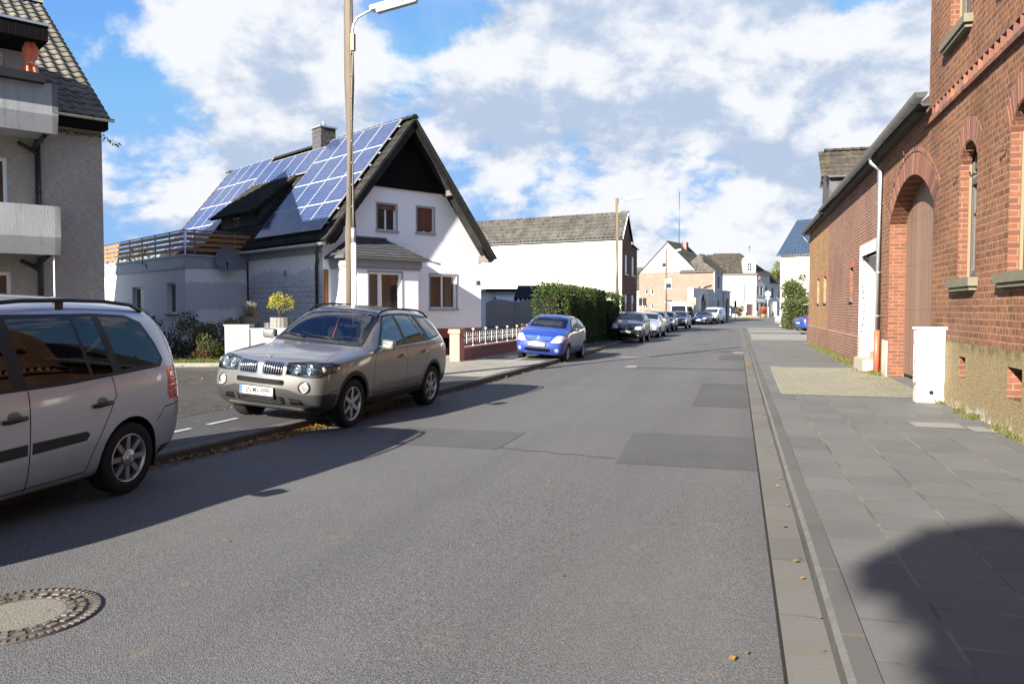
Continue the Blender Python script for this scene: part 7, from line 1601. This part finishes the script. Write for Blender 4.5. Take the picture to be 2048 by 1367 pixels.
for (u0, y0, u1, y1) in ((1.36, -.35, 1.40, .22), (1.36, .25, 1.43, .68)): m = MB(); m.tube([(u, y, c.tz(u, y)+.012) for (u, y) in ((u0, y0), ((u0+u1)/2, (y0+y1)/2), (u1, y1))], .009, 5); m.build("wiper", BLK, c.root)
seats(c, 2.15, 3.05, .82, .37, .62); dash(c, 1.62, 1.02, .70, -.37)
m = MB(); m.box(1.99, 2.02, -.10, .10, 1.50, 1.56); m.tube([(1.97, 0, 1.60), (2.0, 0, 1.53)], .012, 6); m.build("rear_view_mirror", BLK, c.root)
m = MB(); m.tube([(1.86, -.02, 1.50), (1.80, -.02, 1.34), (1.74, -.02, 1.24), (1.70, -.02, 1.18)], [.006, .016, .022, .008], 6); m.build("pendant", plain("red pendant", (.35, .05, .02), .6), c.root)
P_ = at_wheel(-2.30, 11.15, 17.6, AX[0], .79+.10); pose(c, P_, 17.6, 4.3)

# ------------------------------------------------------------------ silver people carrier, nearest
P_SILVER = paint("silver metallic paint", (.37, .39, .44), .5, .30)
sp = dict(st=[0, .05, .2, .5, .9, 1.05, 1.35, 1.7, 2.0, 2.3, 2.8, 3.3, 3.7, 4.0, 4.18, 4.30, 4.37, 4.40], bulge=.14, archz=.8,
  nose=[.12, .05, .0, .02, .06, .08, .10], tail=[.09, .03, 0, .0, .02, .03, .04],
  zb=[(0, .28), (.3, .20), (4.0, .20), (4.25, .27), (4.40, .34)], hw=[(0, .66), (.05, .76), (.2, .84), (.5, .885), (.9, .90), (3.6, .90), (4.0, .88), (4.18, .86), (4.30, .83), (4.37, .80), (4.40, .75)],
  belt=[(0, .74), (.05, .78), (.2, .86), (.5, .93), (.9, .975), (1.35, 1.0), (2.8, 1.04), (4.0, 1.10), (4.2, 1.10), (4.3, 1.06), (4.40, .98)],
  wbelt=[(0, .56), (.05, .68), (.2, .78), (.5, .84), (.9, .865), (3.6, .87), (4.0, .855), (4.18, .83), (4.30, .80), (4.40, .72)],
  top=[(0, .80), (.05, .84), (.2, .92), (.5, 1.0), (.9, 1.06), (1.05, 1.10), (1.35, 1.36), (1.7, 1.58), (2.0, 1.69), (2.3, 1.735), (2.8, 1.76), (3.3, 1.755), (3.7, 1.74), (4.0, 1.715), (4.18, 1.67), (4.30, 1.46), (4.37, 1.18), (4.40, 1.06)],
  wtop=[(0, .42), (.05, .52), (.2, .60), (.5, .66), (.9, .72), (1.05, .745), (1.35, .72), (1.7, .67), (2.0, .645), (2.8, .64), (3.7, .63), (4.0, .62), (4.18, .61), (4.30, .68), (4.37, .72), (4.40, .66)],
  crown=[(0, .02), (1.05, .02), (1.7, .03), (2.3, .05), (4.0, .05), (4.40, .02)])
c = Car("people_carrier", "silver people carrier at the left edge with black rub strip and roof rails", "car", sp, [P_SILVER], 3, "cars parked along the left kerb")
AX = (.90, 3.575); WR = .325
for u in AX: c.delete(circ(u, WR+.01, .375, 26))
DLO = [(1.25, 1.036), (1.75, 1.475), (2.0, 1.580), (2.4, 1.621), (3.3, 1.627), (3.72, 1.609), (3.90, 1.545), (4.02, 1.346), (4.075, 1.194), (4.0, 1.129), (2.8, 1.059)]
c.colour(DLO, 's', BLK)
for poly in ([(1.72, 1.083), (1.82, 1.451), (2.02, 1.551), (2.28, 1.580), (2.30, 1.077)], [(2.43, 1.083), (2.40, 1.586), (3.02, 1.597), (3.09, 1.106)], [(3.13, 1.108), (3.06, 1.597), (3.28, 1.600), (3.36, 1.124)], [(3.47, 1.141), (3.37, 1.597), (3.70, 1.580), (3.86, 1.527), (3.97, 1.346), (4.03, 1.205), (3.97, 1.159)]): c.part("window", poly, 's', TGLASS)
c.part("windscreen", [(-.68, 1.124), (-.60, 1.615), (.60, 1.615), (.68, 1.124)], 'f', CGLASS, False); c.part("rear_window", [(-.58, 1.159), (-.54, 1.580), (.54, 1.580), (.58, 1.159)], 'b', TGLASS, False)
c.part("tail_light", [(.69, .80), (.70, 1.12), (1.0, 1.12), (1.0, .80)], 'b', TAIL); c.part("tail_light", [(4.275, .82), (4.255, 1.135), (4.60, 1.135), (4.60, .82)], 's', TAIL)
c.part("headlight", [(.42, .68), (.48, .80), (.88, .88), (.88, .74)], 'f', LAMP); c.part("grille", [(-.38, .66), (-.34, .74), (.34, .74), (.38, .66)], 'f', SEAM, False)
c.colour([(.55, .50), (2.42, .555), (2.42, .645), (.9, .60)], 's', CLAD); c.colour([(2.46, .556), (3.02, .575), (3.06, .625), (3.02, .655), (2.46, .646)], 's', CLAD)
c.colour([(3.9, -.2), (4.6, -.2), (4.6, .36), (4.12, .34), (3.95, .25)], 's', CLAD); c.colour([(-1, -.2), (1, -.2), (1, .36), (-1, .36)], 'b', CLAD, False)
for pl_ in ([(2.44, .26), (2.435, 1.05)], [(3.33, 1.09), (3.36, .92), (3.24, .70), (3.10, .45), (3.05, .30)], [(1.22, .26), (1.20, 1.02)], [(1.22, .262), (3.05, .298)], [(3.93, .62), (4.05, .74), (4.5, .765)], [(4.16, 1.53), (4.27, 1.14), (4.29, .78)]): c.colour(strip(pl_, .010), 's', SEAM)
c.finish()
def vw_hub(wo, y):
    m = MB(); m.lathe([(.001, 0), (.072, .002), (.080, .012)], (0, y+.002, 0), 24, 0, 'y'); h = m.build("hub_cap", RIMM, wo); m = MB(); m.lathe([(.036, 0), (.041, -.002), (.041, .002)], (0, y-.001, 0), 24, 0, 'y')
    for pts in ([(-.020, .030), (0, .004), (.020, .030)], [(-.032, .014), (-.015, -.030), (0, .0), (.015, -.030), (.032, .014)]): m.tube([(a, y-.001, b) for a, b in pts], .0035, 5)
    m.build("hub_emblem", CHROME, h)
add_wheels(c, WR, .215, .222, 8, 'eight', AX, 1.54, .375, vw_hub)
mirror_part(c, 1.55, 1.10, P_SILVER)
for k in (-1, 1):
    pts = [(1.9, k*.60), (2.15, k*.605), (2.6, k*.61), (3.1, k*.605), (3.5, k*.60), (3.85, k*.59), (4.02, k*.58)]; hts = [0, .05, .06, .06, .06, .045, 0]; m = MB(); m.tube([(u, y, c.tz(u, y) + h + .012) for (u, y), h in zip(pts, hts)], .018, 8); m.build("roof_rail", BLK, c.root); m = MB(); m.box(2.93, 3.02, k*.605-.014, k*.605+.014, c.tz(2.97, k*.6)-.01, c.tz(2.97, k*.6)+.06); m.build("rail_foot", BLK, c.root)
    for (u, z) in ((2.28, .86), (3.18, .875)): y = c.sy(u, z, k); m = MB(); m.ball((u+.01, y-k*.003, z+.01), 1, 12, 8, 0, .07, .006, .042); m.build("handle_recess", plain("shaded recess", (.14, .135, .13), .5), c.root); m = MB(); m.tube([(u-.095, y+k*.006, z-.02), (u-.06, y+k*.034, z-.018), (u+.09, y+k*.034, z-.006), (u+.115, y+k*.01, z-.004)], .0155, 8); m.build("door_handle", BLK, c.root)
m = MB(); m.tube([(1.42, c.sy(1.42, .75)-.003, .75)]*1 + [(1.43, c.sy(1.43, .75)-.003, .75)], .001, 3)
seats(c, 2.0, 2.95, .70, .38, .66); dash(c, 1.45, .98, .70, -.38)
P_ = at_wheel(-3.50, 7.10, 12.8, AX[1], .77+.10, .06); pose(c, P_, 12.8, 3.6)

# ------------------------------------------------------------------ small blue hatchback
P_BLUE = paint("bright blue metallic paint", (.003, .024, .19), .0, .40)
def small_spec(L, H, W, wb, fo, zh=.80, cowl=.95, nose_z=.70):
    k = L/3.67; h = H/1.46; w = W/1.66
    S_ = lambda t: [(u*k, z*h) for u, z in t]; Wd = lambda t: [(u*k, z*w) for u, z in t]
    return dict(st=[x*k for x in (0, .05, .18, .42, .75, .92, 1.15, 1.42, 1.7, 2.0, 2.4, 2.8, 3.1, 3.3, 3.46, 3.57, 3.64, 3.67)], bulge=.12, archz=.68,
      nose=[.10, .04, 0, .02, .06, .08, .10], tail=[.08, .02, 0, .02, .04, .05, .06],
      zb=S_([(0, .25), (.3, .19), (3.3, .20), (3.67, .30)]), hw=Wd([(0, .60), (.05, .70), (.18, .77), (.42, .815), (.75, .83), (3.0, .83), (3.3, .81), (3.46, .785), (3.57, .75), (3.67, .66)]),
      belt=S_([(0, .70), (.05, .74), (.18, .82), (.42, .89), (.75, .93), (1.4, .965), (2.4, 1.0), (3.1, 1.04), (3.4, 1.03), (3.57, .96), (3.67, .86)]), wbelt=Wd([(0, .52), (.05, .62), (.18, .71), (.42, .76), (.75, .785), (3.0, .79), (3.3, .765), (3.5, .73), (3.67, .62)]),
      top=S_([(0, .74), (.05, .79), (.18, .87), (.42, .95), (.75, 1.01), (.92, 1.06), (1.15, 1.20), (1.42, 1.345), (1.7, 1.43), (2.0, 1.46), (2.4, 1.46), (2.8, 1.435), (3.1, 1.385), (3.3, 1.30), (3.46, 1.16), (3.57, 1.03), (3.64, .95), (3.67, .90)]),
      wtop=Wd([(0, .38), (.05, .47), (.18, .54), (.42, .60), (.75, .655), (.92, .675), (1.15, .655), (1.42, .61), (1.7, .575), (2.4, .565), (3.1, .55), (3.3, .55), (3.5, .58), (3.67, .52)]), crown=[(0, .02), (.9*k, .02), (1.4*k, .03), (2*k, .045), (3*k, .045), (3.67*k, .02)])
def common(c, k, h, glass, three=False, wheels=True):
    G = lambda t: [(u*k, z*h) for u, z in t]
    c.colour(G([(1.10, 1.0), (1.5, 1.295), (1.75, 1.375), (2.4, 1.405), (2.85, 1.375), (3.12, 1.27), (3.24, 1.11), (3.12, 1.07), (2.4, 1.03), (1.4, .99)]), 's', BLK)
    c.part("window", G([(1.36, 1.025), (1.56, 1.27), (1.78, 1.345), (2.28, 1.375), (2.30, 1.045)] if three else [(1.36, 1.025), (1.56, 1.27), (1.78, 1.345), (2.10, 1.37), (2.14, 1.04)]), 's', glass)
    c.part("window", G([(2.42, 1.06), (2.40, 1.375), (2.80, 1.345), (3.05, 1.25), (3.15, 1.13), (3.08, 1.095)] if three else [(2.26, 1.05), (2.22, 1.372), (2.68, 1.36), (2.82, 1.085)]), 's', glass)
def face_cut(c, L, W, H, lamp, lampm, mouth, slot, fog, glass, wsz):
    w = W/1.66; h = H/1.46
    c.part("windscreen", [(-.63*w, wsz[0]), (-.56*w, wsz[1]-.02), (-.3*w, wsz[1]), (.3*w, wsz[1]), (.56*w, wsz[1]-.02), (.63*w, wsz[0])], 'f', glass, False)
    c.part("headlight", lamp, 'f', lampm)
    if mouth: c.part("air_intake", mouth, 'f', SEAM, False)
    if slot: c.part("grille", slot, 'f', SEAM, False)
    if fog: c.part("fog_lamp", circ(fog[0], fog[1], fog[2], 14), 'f', LAMP2)
    c.part("tail_light", [(.50*w, .72*h), (.50*w, 1.06*h), (.95*w, 1.06*h), (.95*w, .75*h)], 'b', TAIL)
    c.part("rear_window", [(-.46*w, 1.05*h), (-.42*w, 1.30*h), (.42*w, 1.30*h), (.46*w, 1.05*h)], 'b', DGLASS, False)
CHEV = lambda c, z, u0, sc: None
def chevrons(car, z, sc=1.0):
    m = MB()
    for dz in (0, -.045*sc): m.tube([(car.fx(y, z+dz+zz)-.006, y, z+dz+zz) for (y, zz) in ((-.075*sc, -.035*sc), (0, .012*sc), (.075*sc, -.035*sc))], .010*sc, 6)
    m.build("emblem", CHROME, car.root)
sp = small_spec(3.67, 1.47, 1.66, 2.315, .76)
c = Car("small_hatchback", "small bright blue three-door hatchback parked half on the footway by the pink wall", "car", sp, [P_BLUE], 2, "cars parked along the left kerb")
AX = (.76, 3.075); WR = .288
c.colour([(-1, -.1), (1, -.1), (1, .24), (-1, .24)], 'f', CLAD, False)
for u in AX: c.delete(circ(u, WR+.01, .335, 22))
common(c, 1, 1, CGLASS, True)
face_cut(c, 3.67, 1.66, 1.47, [(.40, .625), (.44, .70), (.56, .84), (.74, .845), (.80, .80), (.74, .66), (.66, .625)], LAMP, [(-.42, .335), (-.40, .425), (.40, .425), (.42, .335), (.30, .315), (-.30, .315)], None, (.60, .385, .062), CGLASS, (1.055, 1.385))
for z in (.775, .735, .69): c.colour(strip([(-.38, z+.012), (0, z), (.38, z+.012)], .012), 'f', plain("pale blue edge", (.10, .16, .5), .3), False)
c.part("grille", [(-.36, .645), (-.34, .672), (.34, .672), (.36, .645)], 'f', SEAM, False)
for pl_ in ([(1.20, .28), (1.16, .62), (1.22, .98)], [(2.36, .28), (2.38, 1.03)], [(1.20, .285), (2.36, .29)]): c.colour(strip(pl_, .012), 's', SEAM)
c.colour(strip([(1.15, .245), (2.65, .25)], .02), 's', CHROME); c.colour(strip([(1.3, .47), (2.3, .50)], .02), 's', BLK)
c.finish(); add_wheels(c, WR, .19, .19, 8, 'cap', AX, 1.44, .335, None, plain("grey wheel trim", (.34, .34, .35), .4, .5, .1, 8)); mirror_part(c, 1.30, 1.04, BLK, .17, .12, .10, .08); chevrons(c, .775, .9)
plate(c, .02, .545, "BN LC 1092", True, .52, .11, False); seats(c, 1.95, 2.65, .62, .34, .62); dash(c, 1.15, .90, .62, -.33)
m = MB(); m.tube([(2.55, 0, c.tz(2.55, 0)), (2.85, 0, c.tz(2.55, 0)+.28)], .006, 5); m.build("aerial", BLK, c.root); m = MB(); m.tube([(c.fx(y, 1.0+.0)*0 + u, y, c.tz(u, y)+.01) for (u, y) in ((1.0, -.5), (1.02, 0), (1.0, .5))], .009, 5); m.build("wiper", BLK, c.root)
pose(c, at_wheel(1.77, 25.0, 17.5, AX[0], .72+.09), 17.5, 4.5)

# ------------------------------------------------------------------ the row beyond
def hatch(name, label, pt, L, H, W, wbx, pose_p, ang, roll=0.0, spec=None, lampy=(.42, .60, .80), front=True, platew=True, gl=None, wr=.30, cap=True):
    sp = spec or small_spec(L, H, W, 0, 0); k = L/3.67; h = H/1.46; w = W/1.66
    c = Car(name, label, "car", sp, [pt], 2, "cars parked along the left kerb")
    for u in wbx: c.delete(circ(u, wr+.01, wr+.045, 20))
    common(c, k, h, gl or DGLASS)
    y0, z0, y1 = lampy
    face_cut(c, L, W, H, [(y0*w, z0*h), (y0*w+.03, (z0+.14)*h), (y1*w-.05, (z0+.18)*h), (y1*w, (z0+.13)*h), (y1*w-.06, z0*h)], LAMP, [(-.45*w, .30*h), (-.42*w, .40*h), (.42*w, .40*h), (.45*w, .30*h)], [(-.36*w, .62*h), (-.34*w, .67*h), (.34*w, .67*h), (.36*w, .62*h)], (.60*w, .36*h, .05), gl or DGLASS, (1.055*h, 1.375*h))
    c.colour([(-1, -.1), (1, -.1), (1, .24), (-1, .24)], 'f', CLAD, False)
    for pl_ in ([(1.16*k, .28), (1.14*k, .98*h)], [(2.20*k, .28), (2.20*k, 1.02*h)]): c.colour(strip(pl_, .016), 's', SEAM)
    c.finish(); add_wheels(c, wr, .195, wr*.66, 6, 'cap' if cap else 'star', wbx, W*.865, wr+.045); mirror_part(c, 1.33*k, 1.05*h, pt if not cap else BLK, .17, .12, .10, .08)
    if platew: plate(c, 0, .50*h, None, True, .52, .11, False)
    pose(c, pose_p, ang, roll); return c
P_BLACK = paint("black paint", (.008, .008, .009), .1, .25, False); P_DKGREY = paint("dark grey paint", (.035, .035, .036), .4, .3); P_NAVY = paint("navy blue paint", (.008, .014, .06), .3, .28); P_AUDI = paint("light silver paint", (.42, .44, .47), .5, .28); P_DKBR = paint("dark olive paint", (.040, .038, .030), .4, .3)
c = hatch("hatchback", "black hatchback with pale headlights parked beyond the long hedge", P_BLACK, 3.85, 1.52, 1.67, (.76, 3.22), at_wheel(6.55, 39.4, 16.3, .76, .76), 16.3, 3.5, None, (.42, .62, .80)); chevrons(c, .76, 1.25)
sal = dict(st=[0, .05, .2, .55, 1.0, 1.35, 1.5, 1.8, 2.15, 2.5, 2.9, 3.3, 3.65, 3.95, 4.15, 4.5, 4.8, 4.9, 4.93], bulge=.16, archz=.70, nose=[.14, .05, 0, .02, .05, .07, .09], tail=[.10, .03, 0, .01, .03, .04, .05],
  zb=[(0, .24), (.3, .18), (4.5, .2), (4.93, .32)], hw=[(0, .66), (.05, .78), (.2, .86), (.55, .91), (1, .935), (4.2, .925), (4.6, .89), (4.8, .85), (4.93, .74)], belt=[(0, .66), (.05, .70), (.2, .76), (.55, .83), (1, .88), (1.5, .92), (3.5, .98), (4.2, 1.0), (4.8, .97), (4.93, .88)], wbelt=[(0, .58), (.05, .70), (.2, .79), (.55, .85), (1, .88), (4.2, .865), (4.6, .83), (4.93, .68)],
  top=[(0, .70), (.05, .745), (.2, .82), (.55, .90), (1, .96), (1.35, .995), (1.5, 1.04), (1.8, 1.22), (2.15, 1.39), (2.5, 1.45), (2.9, 1.455), (3.3, 1.43), (3.65, 1.35), (3.95, 1.21), (4.15, 1.10), (4.5, 1.06), (4.8, 1.02), (4.9, .97), (4.93, .92)],
  wtop=[(0, .44), (.05, .54), (.2, .62), (.55, .68), (1, .72), (1.35, .75), (1.5, .745), (1.8, .69), (2.15, .62), (2.5, .595), (3.3, .58), (3.65, .60), (3.95, .65), (4.15, .70), (4.5, .74), (4.93, .60)], crown=[(0, .02), (1.4, .02), (2.2, .04), (3.3, .04), (4, .02), (4.93, .02)])
def saloon(name, label, pt, L, H, W, pose_p, ang, roll=0.0, grille=True, rear=False, group="cars parked along the left kerb"):
    k = L/4.93; h = H/1.455; w = W/1.87; sp = {}
    for q, v in sal.items():
        if q == 'st': sp[q] = [x*k for x in v]
        elif q in ('zb', 'belt', 'top'): sp[q] = [(a*k, b*h) for a, b in v]
        elif q in ('hw', 'wbelt', 'wtop'): sp[q] = [(a*k, b*w) for a, b in v]
        elif q == 'crown': sp[q] = [(a*k, b) for a, b in v]
        else: sp[q] = v
    c = Car(name, label, "car", sp, [pt], 2, group); AX = (.93*k, 3.85*k); wr = .325
    for u in AX: c.delete(circ(u, wr+.01, wr+.04, 20))
    G = lambda t: [(a*k, b*h) for a, b in t]
    c.colour(G([(1.62, .955), (2.2, 1.33), (2.55, 1.40), (3.3, 1.385), (3.75, 1.22), (3.98, 1.06), (3.9, 1.02)]), 's', BLK)
    for poly in ([(1.90, .985), (2.25, 1.29), (2.58, 1.37), (2.72, 1.37), (2.76, 1.0)], [(2.86, 1.005), (2.82, 1.37), (3.28, 1.355), (3.60, 1.20), (3.70, 1.04)]): c.part("window", G(poly), 's', DGLASS)
    c.part("windscreen", [(-.68*w, 1.05*h), (-.60*w, 1.36*h), (.60*w, 1.36*h), (.68*w, 1.05*h)], 'f', DGLASS, False); c.part("rear_window", [(-.60*w, 1.14*h), (-.54*w, 1.36*h), (.54*w, 1.36*h), (.60*w, 1.14*h)], 'b', DGLASS, False)
    c.part("headlight", [(.48*w, .62*h), (.50*w, .70*h), (.84*w, .74*h), (.88*w, .68*h), (.74*w, .62*h)], 'f', LAMP)
    if grille: c.colour([(-.40*w, .30*h), (-.46*w, .48*h), (-.40*w, .70*h), (.40*w, .70*h), (.46*w, .48*h), (.40*w, .30*h)], 'f', CHROME, False); c.part("grille", [(-.38*w, .32*h), (-.435*w, .48*h), (-.38*w, .68*h), (.38*w, .68*h), (.435*w, .48*h), (.38*w, .32*h)], 'f', SEAM, False)
    c.part("air_intake", [(.55*w, .30*h), (.55*w, .42*h), (.84*w, .44*h), (.80*w, .30*h)], 'f', SEAM); c.part("tail_light", [(.52*w, .78*h), (.52*w, .93*h), (.96*w, .96*h), (.96*w, .78*h)], 'b', TAIL)
    for pl_ in ([(1.55, .28), (1.52, .92)], [(2.80, .28), (2.81, .97)], [(3.7, 1.0), (3.62, .7), (3.40, .35)]): c.colour(strip(G(pl_), .014), 's', SEAM)
    c.colour(strip(G([(1.3, .32), (3.5, .34)]), .03), 's', BLK)
    c.finish(); add_wheels(c, wr, .225, .225, 10, 'star', AX, W*.86, wr+.04); mirror_part(c, 1.95*k, 1.03*h, pt); plate(c, 0, .46*h, None, True, .52, .11, False)
    if rear: plate(c, 0, .62*h, None, False, .52, .11, False)
    pose(c, pose_p, ang, roll); return c
saloon("saloon_car", "light silver saloon car parked right behind the black hatchback", P_AUDI, 4.93, 1.46, 1.87, at_wheel(8.62, 46.4, 17.2, .93, .80), 17.2, 3.0)
hatch("hatchback", "dark olive hatchback between the silver saloon and another dark car", P_DKBR, 4.0, 1.50, 1.70, (.80, 3.36), at_wheel(10.55, 54.4, 17.5, .80, .76), 17.5, 2.5, None, (.46, .60, .82))
hatch("hatchback", "dark grey hatchback parked behind the dark olive one", P_DKGREY, 4.1, 1.50, 1.72, (.80, 3.40), at_wheel(12.3, 59.9, 17.5, .80, .76), 17.5, 2.5, None, (.46, .60, .82))
saloon("estate_car", "navy blue car at the end of the parked row in front of the tall van", P_NAVY, 4.5, 1.47, 1.74, at_wheel(14.75, 66.4, 19, .85, .76), 19, 1.0, False)
hatch("hatchback", "dark blue hatchback parked before the courtyard wall, in front of a white van", P_NAVY, 3.97, 1.46, 1.68, (.80, 3.26), Vector((19.6, 82.6, .03)), 27, 0, None, (.44, .62, .82), True, True, None, .30)
saloon("saloon_car", "dark car in front of the far white house by the crossing", P_BLACK, 4.4, 1.45, 1.75, Vector((48.9, 141, rise(141))), 20, 0, False, False, "cars near the crossing")
saloon("saloon_car", "silver car with its tail showing left of the autumn hedge", P_AUDI, 4.5, 1.47, 1.76, Vector((27.15, 67.6, .10)), -98, 0, False, True, "cars in the yard on the right")
P_BLUE2 = paint("blue metallic paint", (.012, .06, .28), .35, .28)
saloon("saloon_car", "blue car with red tail lights showing beside the brick wall corner", P_BLUE2, 4.5, 1.40, 1.76, Vector((24.95, 56.7, .10)), -98, 0, False, True, "cars in the yard on the right")
# ------------------------------------------------------------------ vans
P_VANW = paint("white van paint", (.62, .66, .72), .0, .35, False); P_VANW2 = paint("cream white van paint", (.70, .70, .69), .0, .35, False)
def van(label, pt, L, H, W, hood, pose_p, ang, wsz, lampz, belt, dark):
    sp = dict(st=[0, .06, .25, .6, hood, hood+.3, hood+.65, hood+.95, hood+1.3, L*.55, L*.75, L-.25, L-.06, L], bulge=.14, archz=.75, nose=[.10, .04, 0, .02, .05, .07, .09], tail=[.03, .01, 0, 0, 0, .01, .02], tbulge=.02,
      zb=[(0, .30), (.4, .24), (L-.3, .28), (L, .38)], hw=[(0, .72), (.06, .82), (.25, .90), (.6, W/2), (L-.2, W/2), (L, W/2-.05)], belt=[(0, belt-.28), (.06, belt-.22), (.25, belt-.12), (.6, belt-.05), (hood, belt), (L, belt+.05)], wbelt=[(0, .64), (.06, .76), (.25, .86), (.6, W/2-.03), (L-.2, W/2-.01), (L, W/2-.06)],
      top=[(0, belt-.22), (.06, belt-.15), (.25, belt-.03), (.6, belt+.06), (hood, belt+.13), (hood+.3, belt+.45), (hood+.65, wsz), (hood+.95, H-.06), (hood+1.3, H), (L-.25, H), (L-.06, H-.05), (L, H-.14)],
      wtop=[(0, .46), (.06, .58), (.25, .68), (.6, .76), (hood, .80), (hood+.3, .80), (hood+.65, W/2-.16), (hood+.95, W/2-.14), (hood+1.3, W/2-.12), (L-.2, W/2-.12), (L, W/2-.16)], crown=[(0, .02), (hood, .02), (hood+.65, .05), (L, .05)])
    c = Car("van", label, "van", sp, [pt], 2, "vans parked along the left kerb"); AX = (.95, L-1.05); wr = .34
    for u in AX: c.delete(circ(u, wr+.01, wr+.05, 20))
    c.part("windscreen", [(-.76, belt+.17), (-.70, wsz-.03), (.70, wsz-.03), (.76, belt+.17)], 'f', DGLASS, False)
    c.part("window", [(hood+.38, belt+.06), (hood+.62, wsz-.12), (hood+1.25, wsz-.10), (hood+1.25, belt+.08)], 's', DGLASS)
    c.part("headlight", [(.55, lampz), (.58, lampz+.16), (.80, lampz+.24), (.90, lampz+.20), (.84, lampz)], 'f', LAMP); c.part("grille", [(-.45, lampz-.05), (-.42, lampz+.10), (.42, lampz+.10), (.45, lampz-.05)], 'f', SEAM, False)
    c.colour([(-1.1, -.1), (1.1, -.1), (1.1, dark), (-1.1, dark)], 'f', BLK, False); c.colour([(1.4, -.1), (L-1.6, -.1), (L-1.6, .42), (1.4, .42)], 's', CLAD)
    for pl_ in ([(hood+1.32, .4), (hood+1.32, wsz)], [(hood+.30, .4), (hood+.34, belt)]): c.colour(strip(pl_, .016), 's', SEAM)
    c.finish(); add_wheels(c, wr, .22, .21, 6, 'cap', AX, W*.86, wr+.05, None, plain("steel wheel", (.2, .2, .21), .5, .5)); mirror_part(c, hood+.34, belt+.18, BLK, .18, .26, .10, .10); pose(c, pose_p, ang); return c
van("tall white panel van standing before the pink brick house", P_VANW, 5.5, 2.42, 1.98, 1.05, Vector((16.95, 80.2, .05)), 14, 2.02, .80, 1.12, .5)
van("low white delivery van parked by the low white annex", P_VANW2, 4.6, 1.86, 1.84, 1.10, Vector((21.35, 85.6, .05)), 28, 1.66, .80, 1.08, .72)

# ------------------------------------------------------------------ things of one kind share a group
GROUPS = {'lamp_post': 'wooden lamp posts along the left footway', 'hedge': 'clipped hedges', 'planter': 'concrete planters on the raised bed', 'bush': 'bushes in front of the annex', 'gate_pillar': 'salmon pink pillars of the garden wall',
          'traffic_light': 'traffic lights at the crossing', 'tree': 'trees', 'utility_cabinet': 'white cabinets beside the driveway'}
for o in list(S.objects):
    b = o.name.split('.')[0]
    if o.parent is None and b in GROUPS and 'group' not in o: o['group'] = GROUPS[b]
